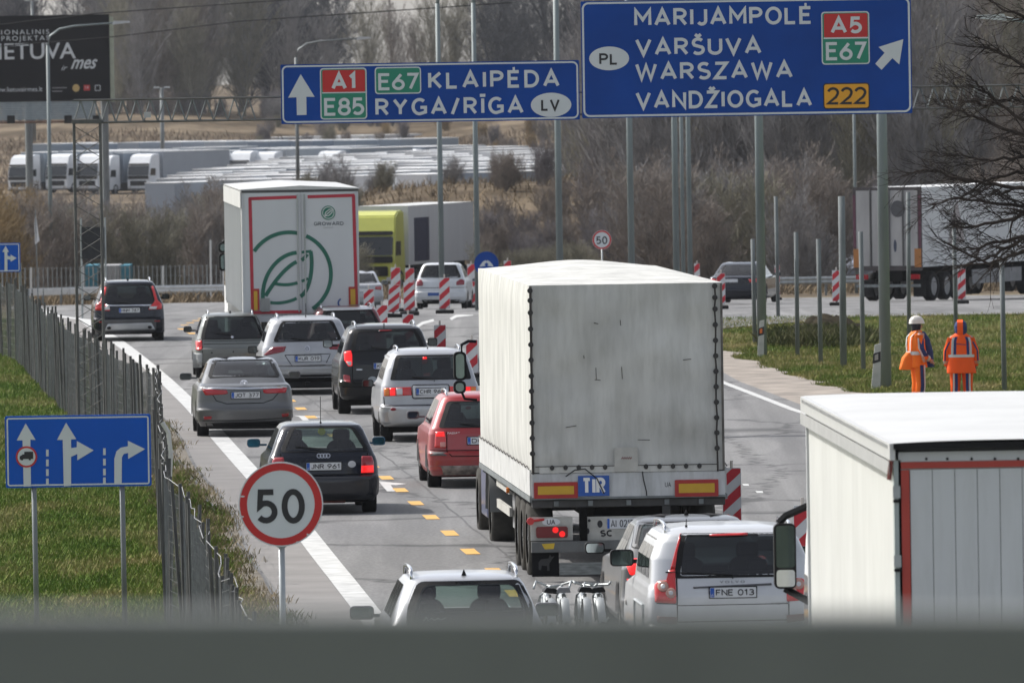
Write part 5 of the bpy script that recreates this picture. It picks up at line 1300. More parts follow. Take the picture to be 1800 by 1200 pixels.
for xq in (618,700,795,886,977): x, z = T.P(xq, 324); plate('rivet', ell(x, z, .012, .012, 8), -.026, BLACK, T.root, .006)
T.box('red_frame', -h+.05, h-.05, -.03, -.001, zr-.035, zr+.018, mat('brick red frame', (.40,.045,.03), .5, var=.08))
for sx in (-1, 1): T.box('red_frame', min(sx*(h-.05), sx*(h-.118)), max(sx*(h-.05), sx*(h-.118)), -.03, -.001, .9, zr-.047, mat('brick red frame', (.40,.045,.03), .5))
pw = .185
for k in range(13):
    x = -h+.122+k*pw
    if x+pw > h-.119: pw2 = h-.12-x
    else: pw2 = pw
    if pw2 > .03: T.box('door_panel', x+.0025, x+pw2-.0025, -.022, -.001, .95, zr-.047, PANELG)
T.box('panel_backing', -h+.12, h-.12, -.006, -.0005, .95, zr-.047, SEAM)
for (x, y) in ((543,430),(543,467),(552,708),(552,746)): a, z = T.P(x, y); plate('rivet', ell(a, z, .012, .012, 8), -.028, BLACK, T.root, .008)
T.box('corner_post', -h-.01, -h+.028, -.03, .12, .9, zt-.14, mat('pale green grey post', (.33,.37,.36), .5))
MB().box(-h+.0285, -h+.05, -.02, 0, .9, zt-.14).build('post_gap', SEAM, T.root)
for yq in (430, 700): a, z = T.P(495, yq); T.box('hinge', -h-.02, -h+.04, -.05, -.031, z-.10, z+.0, GALV); T.box('hinge_pin', -h-.02, -h+.04, -.06, -.0505, z-.135, z-.11, BLACK)
T.box('chassis', -.5, .5, .1, 13, .7, zb-.01, DARK); T.box('under_run_bar', -1.2, 1.2, -.05, .06, .5, .64, GALVD); T.box('load_floor', -h+.02, h-.02, .13, 13.5, zb-.08, zb, DARK)
T.wheels((2.6, 3.9, 5.2, 11.5, 15.2)); cab(T.root, 14.0, 2.36, 3.5, WHITE, 2.25, wheels=False)
for sx in (-1, 1): T.box('tail_light', min(sx*.65, sx*1.15), max(sx*.65, sx*1.15), -.02, .05, .75, .9, REDL)
T.zoom = None
# mirror
yf = 15.3; s2 = F/(T.Y+yf)
def Q(p):
    x, y = cor(*p); return (x-900)/s2 - T.X0 - yf*math.sin(T.yaw), HC-(y-HOR)/s2-T.z0
A, B, D = Q((1360,920)), Q((1400,997)), Q((1400,1034))
o = MB().prism(rrect(A[0], B[0], D[1], A[1], .05), yf, yf+.15).build('wing_mirror', BLACK, T.root)
m1 = plate('mirror_glass', rrect(A[0]+.02, B[0]-.015, B[1], A[1]-.02, .03), yf-.006, mat('green tinted mirror', (.045,.06,.055), .05, 1.), o, .004)
plate('mirror_glass', rrect(A[0]+.02, B[0]-.015, D[1]+.02, B[1]-.02, .03), yf-.006, mat('mirror glass pale', (.40,.42,.42), .08, 1.), o, .004)
MB().tube([(A[0]+.05, yf+.1, A[1]), (A[0]+.12, yf+.1, A[1]+.07), (-1.15, yf+.1, A[1]+.17)], .04, 6).tube([(A[0]+.1, yf+.1, D[1]), (-1.15, yf+.1, D[1]-.14)], .04, 6).build('mirror_arm', BLACK, T.root)

# ---- yellow lorry coming towards us
def far_lorry(name, label, cx, Y, heading, col, tcol, L=13.6, group='lorries', opening=False, z0=None, simple=False):
    """heading: degrees of the nose, 0 = away from the camera, positive to the right; cx is the nose centre"""
    z = gz((cx-900)*Y/F, Y) if z0 is None else z0
    t = empty(name, ((cx-900)*Y/F, Y, z), -math.radians(heading), label, 'lorry', group)
    # local: nose at y=0 pointing +y
    b = MB(); h = 1.275
    boxo('trailer', -h, h, -2.9-L, -2.75+.0, 1.2, 4.0, tcol, t)
    boxo('trailer_roof', -h-.01, h+.01, -2.9-L-.01, -2.74, 4.003, 4.05, TARPW, t)
    boxo('chassis', -.9, .9, -2.5-L, -.6, .55, 1.19, DARK, t)
    for y in (-1.3, -4.6, -L+.1, -L-1.2):
        for sx in (-1, 1): wheel(sx*1.08, y, .5, .33, t)
    cab(t, -2.3, 2.45, 3.85, col, 2.25, wheels=False)
    return t
YEL = paint('yellow green cab paint', (.55,.56,.10), .05, .3, .2)
t = far_lorry('yellow_cab_lorry', 'yellow cab lorry with white trailer driving towards the camera behind the leaf logo trailer', 652, 545, 193, YEL, BODYW)
hh = 1.2755
boxo('side_opening', -hh-.012, -hh, -7.0, -3.9, 1.35, 3.45, mat('navy side panel', (.012,.016,.05), .6), t)
for yy in (-4.4, -6.5): boxo('opening_frame', -hh-.03, -hh-.013, yy-.06, yy+.06, 1.35, 3.45, mat('dark slate frame', (.03,.035,.06), .6), t)
x = t
# ---- dirty trailer on the right road
T = Truck('dirty_trailer_lorry', 'lorry with dirty grey rear doors and white side, on the right hand road', 1563, 50.0, yaw=23, z0=None)
T.root.location.z = 6.6 - (540-122)/50.0; T.z0 = T.root.location.z
h = 1.275
DD = mat('dirty grey door', (.34,.33,.32), .7, var=.25, scale=1.6, detail=8, streak=.3)
T.box('trailer_body', -h, h, .05, 13.6, 1.2, 4.0, mat('white trailer side', (.58,.585,.58), .5, var=.08, scale=.6, detail=7, dirt=.2))
T.box('rear_frame', -h-.01, h+.01, -.02, .049, 1.08, 4.02, mat('dark brown frame', (.06,.05,.05), .7, var=.3))
for k in range(4): T.box('door_panel', -h+.12+k*.585, -h+.12+k*.585+.55, -.05, -.021, 1.25, 3.9, DD)
for xx in (-.62, -.1, .1, .62): MB().tube([(xx, -.075, 1.2), (xx, -.075, 3.95)], .025, 6).build('lock_rod', mat('dark rod', (.07,.07,.07), .6), T.root)
for sx in (-1, 1):
    T.box('marker_strip', min(sx*(h-.0), sx*(h-.10)), max(sx*h, sx*(h-.10)), -.04, -.021, 1.9, 3.75, mat('dull purple strip', (.10,.03,.05), .6))
    T.box('marker_board', min(sx*(h-.0), sx*(h-.25)), max(sx*h, sx*(h-.25)), -.06, -.0505+.02, 1.2, 1.85, mat('dull orange board', (.36,.14,.03), .6))
    T.box('tail_light', min(sx*.75, sx*1.2), max(sx*.75, sx*1.2), -.05, .02, .78, .95, REDL)
    T.box('mud_flap', min(sx*.75, sx*1.2), max(sx*.75, sx*1.2), .5, .52, .15, .75, BLACK)
plate('stain', ell(.42, 3.25, .28, .30, 12), -.055, mat('dark stain', (.08,.08,.085), .8), T.root, .003); plate('vent', ell(.30, 1.95, .06, .22, 12), -.055, mat('dark vent', (.05,.06,.09), .8), T.root, .003)
T.box('under_run_bar', -1.2, 1.2, -.03, .06, .5, .6, GALVD); T.box('chassis', -.5, .5, .1, 13, .7, 1.19, DARK)
T.wheels((1.3, 2.6, 3.9, 11.5), dust=False); cab(T.root, 14.0, 2.5, 3.75, WHITE, 2.25)
pyd('side_stripe', [(h+.004, 2.6, 1.9), (h+.004, 4.3, 2.0), (h+.004, 3.6, 3.5), (h+.004, 3.0, 2.9)], [(0,1,2,3)], mat('grey brown emblem', (.3,.26,.25), .6), T.root)
T.box('side_skirt', h-.03, h, 5, 10, .5, 1.0, mat('grey toolbox', (.2,.2,.2), .6)); 

# ---- lorry park beyond the bushes
LW = mat('parked cab white', (.66,.68,.70), .5, var=.04); LS = [mat('trailer curtain %d' % i, c, .55, var=.06, scale=.4) for i, c in enumerate(((.26,.29,.33),(.20,.24,.28),(.32,.34,.36),(.17,.21,.26),(.60,.61,.62),(.66,.66,.66)))]
ROOFW = mat('sunlit roof sheet', (.78,.78,.77), .6, var=.03)
_proto = {}
def park(cx, ytop, Y, heading, k, label=None, both=True, cab_=True):
    z = -4.9
    key = (k, cab_)
    if key not in _proto:
        t = empty('parked_lorry', (0,0,0), 0, 'x', 'lorry', 'parked lorries'); h = 1.275
        boxo('trailer', -h, h, -16.4, -2.8, 1.1, 3.98, LS[k], t); boxo('trailer_roof', -h-.02, h+.02, -16.42, -2.78, 3.983, 4.04, ROOFW, t)
        boxo('chassis', -.9, .9, -16, -.6, .3, 1.09, DARK, t)
        if cab_: cab(t, -2.3, 2.45, 3.8, LW, 2.25, wheels=False)
        for y in (-1.3, -12.4, -13.8):
            for sx in (-1, 1): wheel(sx*1.08, y, .5, .33, t)
        _proto[key] = t
        r = t
    else: r = copy_tree(_proto[key])
    x, y = cor(cx, ytop)
    if ytop: z = HC - (y-HOR)*Y/F - 3.95
    r.location = ((x-900)*Y/F, Y, z); r.rotation_euler = (0, 0, -math.radians(heading))
    r['label'] = label or 'white roofed lorry packed among others in the lorry park'
    return r
rs = random.Random(3)
for cx, yt, wd in ((32,270,'leftmost white cab, behind the brown bush'), (98,268,'white cab left of the lattice gantry tower'), (152,268,'white cab behind the lattice tower, left of the pair'), (172,271,'white cab behind the lattice tower, front of the pair'), (242,268,'white cab right of the lattice tower with long grey trailer'), (370,267,'small white cab right of the grey trailer, above the leaf logo trailer'), (418,263,'white cab, second of three close together above the leaf trailer'), (460,264,'white cab, rightmost of three close together above the leaf trailer'), (572,263,'white cab behind the lamp post below the A1 sign'), (300,262,'white cab farther back, right of the long grey trailer front'), (516,261,'white cab between the three close cabs and the lamp post'), (640,261,'white cab below the middle of the A1 sign'), (706,260,'white cab below the E67 badge')):
    park(cx, yt, 1165 if cx in (300, 516, 640, 706) else 1105 if cx < 330 else 1135, 180+27, rs.randrange(4), wd[0].upper()+wd[1:] if 0 else wd)
# rows behind them and packed rows in front; tops given in photograph pixels
rows = [(256,246,10,700,1180), (252,240,40,640,1240), (248,238,60,600,1270)] + [(y, y-22, x0, x1, Y) for y, x0, x1, Y in ((284,420,800,1090),(281,440,820,1075),(286,400,840,1050),(290,380,870,1020),(294,350,890,1000),(298,320,905,980),(302,290,920,960),(307,260,930,935),(312,240,930,910),(318,220,900,885),(325,195,860,860))]
for j, (y0, y1, x0, x1, Y) in enumerate(rows):
    n = max(4, int((x1-x0)/ (4.2*F/Y)))
    for k in range(n):
        u = (k+.5)/n; kk = rs.randrange(4) if j == 0 or rs.random() < .25 else rs.choice((4,5,4,5,2)); park(x0+(x1-x0)*u, y0+(y1-y0)*u + rs.uniform(-1,1), Y, (180+27)+rs.uniform(-1,1), kk, label='white roofed lorry packed in the %s of the lorry park' % (('far row','farthest row','row under the wood')[j] if j < 3 else 'front rows' if j > 9 else 'middle rows'), cab_=False)
for k, (cx, yt) in enumerate(((985,248),(1010,246),(1035,244))): park(cx, yt, 900+k*12, 200, 0, 'pale lorry at the right end of the lorry park, number %s from the lamp post' % ('one two three'.split()[k],), cab_=False)
def px2x_(px, Y): return (px-900)*Y/F
# ------------------------------------------------------------------ gantry, signs, posts
YG = 206.0
SB = mat('sign blue', (.002,.05,.27), .6, spec=.2, var=.12, scale=1.2, detail=5); SW = mat('sign white', (.56,.59,.60), .45, var=.04, scale=2)
SR = mat('sign red', (.48,.012,.012), .4, var=.06); SG = mat('sign green', (.004,.20,.12), .4, var=.06); SY = mat('sign amber', (.72,.33,.01), .4, var=.05)
TRUSS = mat('truss steel', (.10,.10,.095), .7, .2, var=.3, scale=4)
# tower
def lattice(name, x0, x1, y0, y1, z0, z1, step, parent, r=.020, cross=.007):
    root = parent
    legs = [(x0,y0),(x1,y0),(x1,y1),(x0,y1)]
    for (x, y) in legs: MB().tube([(x,y,z0),(x,y,z1)], r, 5).build('leg', TRUSS, root)
    n = int((z1-z0)/step)
    for k in range(n):
        a = z0+k*step; b = a+step
        m = MB()
        for i in range(4):
            p, q = legs[i], legs[(i+1)%4]
            if k % 2: p, q = q, p
            m.tube([(p[0],p[1],a),(q[0],q[1],b)], cross, 4)
        m.build('brace', TRUSS, root)
xa, zlo = at(158, 216, YG)[0]-.24, 0
gr = empty('sign_gantry', (at(158,700,YG)[0], YG, zg(YG)), 0, 'thin lattice gantry with one tower carrying the two blue direction signs across the road', 'gantry')
gl = gr.location.copy()
def G(px, py, Y=YG):
    x, z = at(px, py, Y); return x-gl.x, z-gl.z
tx0, tx1 = G(133, 400)[0], G(179, 400)[0]
ztop = G(155, 217)[1]
lattice('t', tx0, tx1, -.22, .22, -.1, ztop, .29, gr)
boxo('tower_cap', tx0-.03, tx1+.03, -.25, .25, ztop, ztop+.07, TRUSS, gr)
# truss: bottom and top chord
def chord(py0, py1, dy): 
    a = G(130, py0); b = G(1900, py1); MB().tube([(a[0], dy, a[1]), (b[0]+3, dy, b[1]-(b[1]-a[1])*-.0)], .021, 5).build('chord', TRUSS, gr); return a, b
A0, B0 = chord(216, 186, -.18); A1, B1 = chord(176.5, 147.5, -.18); chord(216, 186, .18); chord(176.5, 147.5, .18)
n = 72
for k in range(n):
    u0, u1 = k/n, (k+1)/n
    if .17 < u0 < .82: continue
    xa_, xb_ = A0[0]+(B0[0]-A0[0])*u0, A0[0]+(B0[0]-A0[0])*u1; za, zb_ = A0[1]+(B0[1]-A0[1])*u0, A1[1]+(B1[1]-A1[1])*u1
    m = MB(); xm = (xa_+xb_)/2
    for dy in (-.18, .18): m.tube([(xa_, dy, za), (xm, dy, zb_)], .009, 4).tube([(xm, dy, zb_), (xb_, dy, za)], .009, 4)
    m.tube([(xa_, -.18, za), (xb_, .18, za)], .005, 4); m.build('brace', GALVD, gr)
boxo('cable_box', *(G(254,203)[0], G(266,203)[0]), -.28, -.19, G(260,207)[1], G(260,197)[1], mat('pale box', (.4,.4,.4), .5), gr)
def sign(name, x0, x1, yt0, yb0, yt1, yb1, Y, label, m, edge=None, r=.12, bw=.045, cat='road sign', th=.05, own=True, group=None):
    """x0,x1 pixel columns, yt/yb top/bottom at each column"""
    a = at(x0, yb0, Y); b = at(x1, yb1, Y); c = at(x1, yt1, Y); d = at(x0, yt0, Y)
    X0 = (a[0]+d[0])/2; X1 = (b[0]+c[0])/2; Z0 = (a[1]+b[1])/2; Z1 = (c[1]+d[1])/2
    t = empty(name, ((X0+X1)/2, Y, Z0), 0, label, cat, group)
    W2 = (X1-X0)/2; Hh = Z1-Z0
    plate('panel', rrect(-W2, W2, 0, Hh, .02), 0, SB if m is None else m, t, th)
    if edge:
        o = rrect(-W2+.02, W2-.02, .02, Hh-.02, r, 6); i = rrect(-W2+.02+bw, W2-.02-bw, .02+bw, Hh-.02-bw, max(.01, r-bw), 6); nn = len(o)
        V = [(x, -.004, z) for x, z in o] + [(x, -.004, z) for x, z in i]
        pyd('border', V, [(k, (k+1)%nn, nn+(k+1)%nn, nn+k) for k in range(nn)], edge, t)
    return t, (X0+X1)/2, Z0
def onsign(t, px, py, Y): x, z = at(px, py, Y); return x-t.location.x, z-t.location.z
def stext(t, s, x0, x1, yb, yt, Y, m, off=.028, space=1.18, y=-.006, slope=True, shear=0, th=.18, gap=.30):
    """x0,x1 pixel extents; yb,yt baseline and cap top at x0"""
    p = onsign(t, x0, yb, Y); q = onsign(t, x1, yb - ROLL*(x1-x0), Y); u = onsign(t, x0, yt, Y)
    return stroke_text('lettering', s, p[0], q[0], p[1], u[1], y, m, t, th=th, gap=gap)
YS = YG-.35
t, _, _ = sign('direction_sign', 494, 1018.5, 114, 218, 106, 211, YS, 'wide low blue overhead sign with straight arrow, KLAIPĖDA and RYGA', None, SW, .10, .03)
def badge(t, x0, x1, y0, y1, Y, m, parts=None, edge=SW, r=.06, y=-.006, name='route_badge'):
    p = onsign(t, x0, y1, Y); q = onsign(t, x1, y1-ROLL*(x1-x0), Y); u = onsign(t, x0, y0, Y)
    o = plate(name, rrect(p[0], q[0], p[1], u[1], r), y, edge, t, .003); 
    plate(name+'_face', rrect(p[0]+.022, q[0]-.022, p[1]+.022, u[1]-.022, r*.7), y-.003, m, o, .002); return p, q, u, o
ZB = lambda x, y: (450+x/3., y/3.)
def arrow(t, pts, Y, oo, y=-.007): plate('arrow', [onsign(t, *oo(*p), Y) for p in pts], y, SW, t, .002)
arrow(t, [(236,392),(310,512),(266,511),(267,607),(216,608),(214,514),(170,516)], YS, ZB)
badge(t, *ZB(341,0)[:1], ZB(587,0)[0], ZB(0,361)[1], ZB(0,632)[1], YS, SG)
p = onsign(t, *ZB(352,488), YS); q = onsign(t, *ZB(576,484), YS); u = onsign(t, *ZB(352,372), YS)
plate('route_badge_face', rrect(p[0], q[0], p[1], u[1], .03), -.0115, SR, t, .002); plate('badge_divider', [(p[0]-.01,p[1]-.02),(q[0]+.01,p[1]-.02),(q[0]+.01,p[1]),(p[0]-.01,p[1])], -.0115, SW, t, .002)
def ST(s, a, b, yb, yt, m=SW, oo=ZB, Y=YS, **k):
    x0, y0 = oo(a, yb); x1, _ = oo(b, yb); _, y1 = oo(a, yt); return stext(t, s, x0, x1, y0, y1, Y, m, **k)
ST('A1', 398, 530, 476, 385, y=-.0145, th=.2); ST('E85', 360, 573, 612, 518, y=-.0145, th=.17, gap=.22)
badge(t, ZB(628,0)[0], ZB(872,0)[0], ZB(0,356)[1], ZB(0,498)[1], YS, SG); ST('E67', 645, 858, 478, 388, y=-.0145, th=.17, gap=.22)
ST('KLAIPĖDA', 908, 1602, 471, 378, gap=.38); ST('RYGA/RĪGA', 630, 1412, 613, 521, gap=.38)
def oval(t, cx, cy, a, b, txt, Y, oo, x0, x1, yb, yt):
    x, z = onsign(t, *oo(cx, cy), Y); k = Y/F/ (1 if 0 else 1)
    s3 = (oo(1,0)[0]-oo(0,0)[0]); o = plate('country_oval', ell(x, z, a*s3*k, b*s3*k, 32), -.008, SW, t, .003)
    X0, Y0 = oo(x0, yb); X1, _ = oo(x1, yb); _, Y1 = oo(x0, yt); stext(t, txt, X0, X1, Y0, Y1, Y, INK, y=-.0115, space=1.1)
oval(t, 1556, 554, 107, 64, 'LV', YS, ZB, 1504, 1602, 586, 523)
ZC = lambda x, y: (1000+x/2.25, y/2.25)
t, _, _ = sign('direction_sign', 1022, 1602, 3, 209, -6, 198.5, YS, 'tall blue overhead sign with MARIJAMPOLĖ, WARSZAWA and slanting arrow', None, SW, .12, .035)
for s, x0, x1, yb, yt in (('MARIJAMPOLĖ', 258, 962, 107, 36), ('VARŠUVA', 262, 762, 223, 153), ('WARSZAWA', 262, 886, 320, 250), ('VANDŽIOGALA', 264, 962, 433, 363)):
    ST(s, x0, x1, yb, yt, oo=ZC, gap=.32)
oval(t, 159, 232, 79, 47, 'PL', YS, ZC, 120, 194, 258, 212)
badge(t, ZC(1000,0)[0], ZC(1190,0)[0], ZC(0,48)[1], ZC(0,257)[1], YS, SG)
p = onsign(t, *ZC(1009,150), YS); q = onsign(t, *ZC(1181,147), YS); u = onsign(t, *ZC(1009,56), YS)
plate('route_badge_face', rrect(p[0], q[0], p[1], u[1], .03), -.0115, SR, t, .002); plate('badge_divider', [(p[0]-.01,p[1]-.025),(q[0]+.01,p[1]-.025),(q[0]+.01,p[1]),(p[0]-.01,p[1])], -.0115, SW, t, .002)
ST('A5', 1034, 1160, 136, 68, oo=ZC, y=-.0145, th=.19); ST('E67', 1016, 1176, 240, 168, oo=ZC, y=-.0145, th=.17, gap=.22)
badge(t, ZC(1006,0)[0], ZC(1190,0)[0], ZC(0,330)[1], ZC(0,433)[1], YS, SY, edge=INK); ST('222', 1020, 1178, 415, 346, m=INK, oo=ZC, y=-.0145, th=.15, gap=.2)
arrow(t, [(1322,156),(1306,256),(1279,231),(1236,277),(1211,253),(1248,210),(1224,187)], YS, ZC)

# lane sign on two poles
YL = 135.
ZE = lambda x, y: (x/2.182, 650+y/2.182)
t, X0, Z0 = sign('lane_sign', 9, 265, 732, 858, 727, 853, YL, 'blue lane arrow sign with small no lorries disc, on two grey poles', mat('lane sign blue', (.003,.085,.46), .55, spec=.2, var=.04), SW, .03, .018)
oo = ZE
def A(pts, y=-.008): plate('arrow', [onsign(t, *ZE(*p), YL) for p in pts], y, SW, t, .002)
A([(98,205),(136,268),(116,267),(118,446),(90,447),(86,270),(63,270)])
A([(253,202),(292,265),(272,266),(272,444),(244,446),(240,268),(218,268)]); A([(268,300),(294,296),(294,272),(359,308),(296,346),(296,322),(268,335)], -.0095)
A([(438,440),(438,340),(446,312),(462,298),(490,292),(490,271),(556,303),(491,341),(491,318),(474,322),(467,335),(466,438)])
for xq, ys_ in ((181, (305,343,380,416)), (400, (300,340,378,412))):
    for yq in ys_: A([(xq-5,yq),(xq+5,yq),(xq+5,yq+26),(xq-5,yq+26)])
x, z = onsign(t, *ZE(101,333), YL); k = YL/F/2.182
d = plate('no_lorries_disc', ell(x, z, 41*k, 41*k, 26), -.012, SR, t, .003); plate('disc_face', ell(x, z, 34*k, 34*k, 26), -.015, SW, d, .002)
plate('lorry_pictogram', [(x+a*k, z-b*k) for a, b in ((-26,10),(-26,-2),(-14,-10),(-8,-10),(-8,-20),(26,-20),(26,8),(18,8),(16,13),(10,13),(8,8),(-12,8),(-14,13),(-20,13),(-22,10))], -.018, INK, d, .002)
for px in ((59,857,64,1095), (214,853,219,1090)):
    a = at(px[0], px[1], YL); b = at(px[2], px[3], YL); MB().tube([(a[0]-t.location.x, .04, .25), (b[0]-t.location.x, .04, gz(b[0], YL)-t.location.z-.1)], .032, 10).build('pole', GALVD, t, True)
# 50 sign
Y5 = 121.
def round_sign(name, label, px, py, rp, Y, txt, pole_to=None, pole_m=GALV, cat='speed limit sign', face=SW, rim=SR, tw=.62, thh=.48, group=None, polew=.03):
    x, z = at(px, py, Y); t = empty(name, (x, Y, z), 0, label, cat, group); r = rp*Y/F
    plate('disc', ell(0, 0, r, r, 48), 0, SW if rim is SR else face, t, .03)
    if rim: 
        o = ell(0,0,r*.97,r*.97,48); i = ell(0,0,r*.80,r*.80,48); V = [(a,-.003,b) for a,b in o]+[(a,-.003,b) for a,b in i]; pyd('red_ring', V, [(k,(k+1)%48,48+(k+1)%48,48+k) for k in range(48)], rim, t)
    if txt: stroke_text('lettering', txt, -r*.60, r*.56, -r*.46, r*.36, -.004, INK, t, th=.17, gap=.30)
    zz = gz(x, Y)-z-.1
    MB().tube([(0,.05,-r*.5),(0,.05,zz)], polew, 10).build('pole', pole_m, t, True)
    return t, r
t, r = round_sign('speed_limit_sign', 'large round 50 sign with red ring, in front of the black estate', 493.5, 886, 74.5, Y5, '50', polew=.035)
for a in (0.,): 
    for k, (dx, dz) in enumerate(((.62,-.72),(.38,-.90),(-.92,-.28),(-.9,.2))): plate('paint_chip', ell(r*dx, r*dz, .012+.004*k, .010, 7), -.0045, SW, t, .001)
plate('clamp', rrect(-.05,.05,-r*1.02,-r*.96,.005), .02, GALV, t, .06)
round_sign('speed_limit_sign', 'small faraway 50 sign right of the blue round sign', 1058, 421.5, 17, 420, '50', group=None)
t, r = round_sign('keep_sides_sign', 'blue round sign with two white arrows, behind the tarpaulin lorry', 855, 463.5, 21.5, 322, None, face=SB, rim=None, cat='road sign')
plate('arrow', [(-.18*r/.35*.9,-.02),(-.10,.06),(-.02,.10),(.02,.05),(-.06,-.02),(-.02,-.06),(-.2,-.08)], -.004, SW, t, .002); plate('arrow', [(.2,-.08),(.02,-.06),(.06,-.02),(-.00,.05),(.03,.10),(.10,.06),(.17,-.02)], -.005, SW, t, .002)
# half sign at the left edge
YL2 = 262.
t, X0, Z0 = sign('lane_sign', -4, 35.5, 427, 479, 427, 477, YL2, 'small blue sign with straight and right arrows at the left edge', mat('lane sign blue', (.003,.085,.46), .55, spec=.2), SW, .03, .02)
Z4b = Z4
plate('arrow', [onsign(t, *Z4(*p), YL2) for p in [(35,183),(56,222),(46,222),(46,245),(66,250),(66,238),(104,260),(66,282),(66,270),(46,266),(46,342),(28,342),(28,222),(14,222)]], -.007, SW, t, .002)
MB().tube([(.25,.04,.2),(.25,.04,gz(X0,YL2)-Z0-.1)], .035, 8).build('pole', GALVD, t)
# back of a sign, black, on two posts
YB = 345.
t, X0, Z0 = sign('road_sign', 144, 183, 399, 455, 399, 455, YB, 'black rear of a rectangular sign on two posts behind the lattice tower', mat('black sign back', (.008,.009,.012), .6), None, cat='road sign')
for q in (142, 184): a = at(q, 380, YB); MB().tube([(a[0]-X0,.08,G(0,0)[0]*0+1.25),(a[0]-X0,.08,gz(X0,YB)-Z0-.2)], .035, 6).build('post', GALV, t)
# large grey board seen from behind
YB = 520.
t, X0, Z0 = sign('road_sign', 1118, 1272, 415, 478, 413, 476, YB, 'large grey blue rear of a direction board beyond the tall lamp posts', mat('grey blue board back', (.20,.25,.29), .5, var=.1), None, cat='road sign')
for k in range(1, 4): plate('board_joint', [(-2+k*1.0-.01,0),(-2+k*1.0+.01,0),(-2+k*1.0+.01,1.6),(-2+k*1.0-.01,1.6)], -.004, GALVD, t, .002)
plate('board_joint', [(-2,.8),(2,.8),(2,.83),(-2,.83)], -.0045, GALVD, t, .002)
for q in (-1.3, 1.3): MB().tube([(q,.1,1.5),(q,.1,gz(X0+q,YB)-Z0-.2)], .06, 6).build('post', GALVD, t)
# billboard
YBB = 760.; KB = YBB/445.
bl = at(192, 103, YBB)
t = empty('billboard', (at(0,103,YBB)[0], YBB, gz(at(0,103,YBB)[0], YBB)), 0, 'black billboard reading LIETUVA ir mes in white, with spotlights below', 'billboard')
def BB(px, py): x, z = at(px, py, YBB); return x-t.location.x, z-t.location.z
a = BB(192, 26); b = BB(192, 178); xL = BB(-330, 100)[0]
BBK = mat('billboard black', (.002,.002,.003), .8, spec=.04, var=.2, scale=.8)
z0_, z1_ = BB(96,178)[1], BB(96,27)[1]
plate('poster', [(xL,z0_),(a[0],z0_),(a[0],z1_),(xL,z1_)], 0, BBK, t, .3)
plate('side_edge', [(a[0]+.003,z0_-.1),(a[0]+.16*KB,z0_-.1),(a[0]+.16*KB,z1_-.2),(a[0]+.003,z1_-.1)], .05, mat('pale green frame', (.33,.36,.27), .6), t, .3)
cz0 = BB(96,210)[1]
for k in range(8): plate('apron_slat', [(xL,cz0+k*(z0_-cz0)/8),(BB(165,0)[0],cz0+k*(z0_-cz0)/8),(BB(165,0)[0],cz0+(k+.85)*(z0_-cz0)/8),(xL,cz0+(k+.85)*(z0_-cz0)/8)], .06, mat('grey blue slat', (.24,.29,.31), .6), t, .03)
def BT(s, x0, x1, yb, yt, m=SW, off=.0, shear=0, space=1.0):
    p = BB(x0, yb); q = BB(x1, yb); u = BB(x0, yt); text_on('lettering', s, p[0], q[0], p[1], u[1], -.03, m, t, off=off, space=space, shear=shear)
BT('NACIONALINIS', -35, 87, 62, 54, space=1.3); BT('FOTOPROJEKTAS', -42, 87, 73, 65, space=1.3)
BT('LIETUVA', -22, 134, 105, 78, off=.01); BT('ir', 108, 119, 124, 115, shear=.4); BT('mes', 125, 172, 121, 98, shear=.5, off=.015)
BT('www.lietuvairmes.lt', -14, 75, 162, 154)
for yy_ in (155, 161): p = BB(92, yy_); q = BB(118 if yy_ < 158 else 110, yy_); plate('small_print', [(p[0],p[1]-.02),(q[0],p[1]-.02),(q[0],p[1]+.03),(p[0],p[1]+.03)], -.03, mat('grey print', (.25,.25,.26), .6), t, .002)
for cx_, m in ((134, mat('gold seal', (.5,.35,.12), .5)), (153, SR), (172, None)):
    p = BB(cx_, 155); 
    if m is SR: plate('logo_square', rrect(p[0]-.12*KB,p[0]+.12*KB,p[1]-.10*KB,p[1]+.12*KB,.01), -.032, m, t, .004); text_on('lettering', '10', p[0]-.07*KB, p[0]+.07*KB, p[1]-.03, p[1]+.07*KB, -.04, SW, t)
    elif m: plate('logo_disc', ell(p[0], p[1], .14*KB, .15*KB, 18), -.032, m, t, .004)
    else:
        for rr, mm, yy in ((.11*KB, SW, -.032), (.085*KB, BBK, -.04)): plate('logo_ring', rrect(p[0]-rr,p[0]+rr,p[1]-rr,p[1]+rr,.03), yy, mm, t, .002)
for q in (22, 122, 172): p = BB(q, 210); boxo('spotlight', p[0]-.15*KB, p[0]+.15*KB, -2.2, -1.6, p[1]-.16*KB, p[1]+.16*KB, BLACK, t, .03)
p = BB(96, 214); MB().tube([(xL,-1.9,p[1]),(BB(140,0)[0],-1.9,p[1])], .09, 6).build('lamp_rail', mat('rusty rail', (.16,.09,.06), .8, var=.4, scale=3), t)
for q in (-200, 50, 184): p = BB(q, 215); MB().tube([(p[0],.6,p[1]+3),(p[0],.6,-.3)], .25, 8).build('mast', GALVD, t)

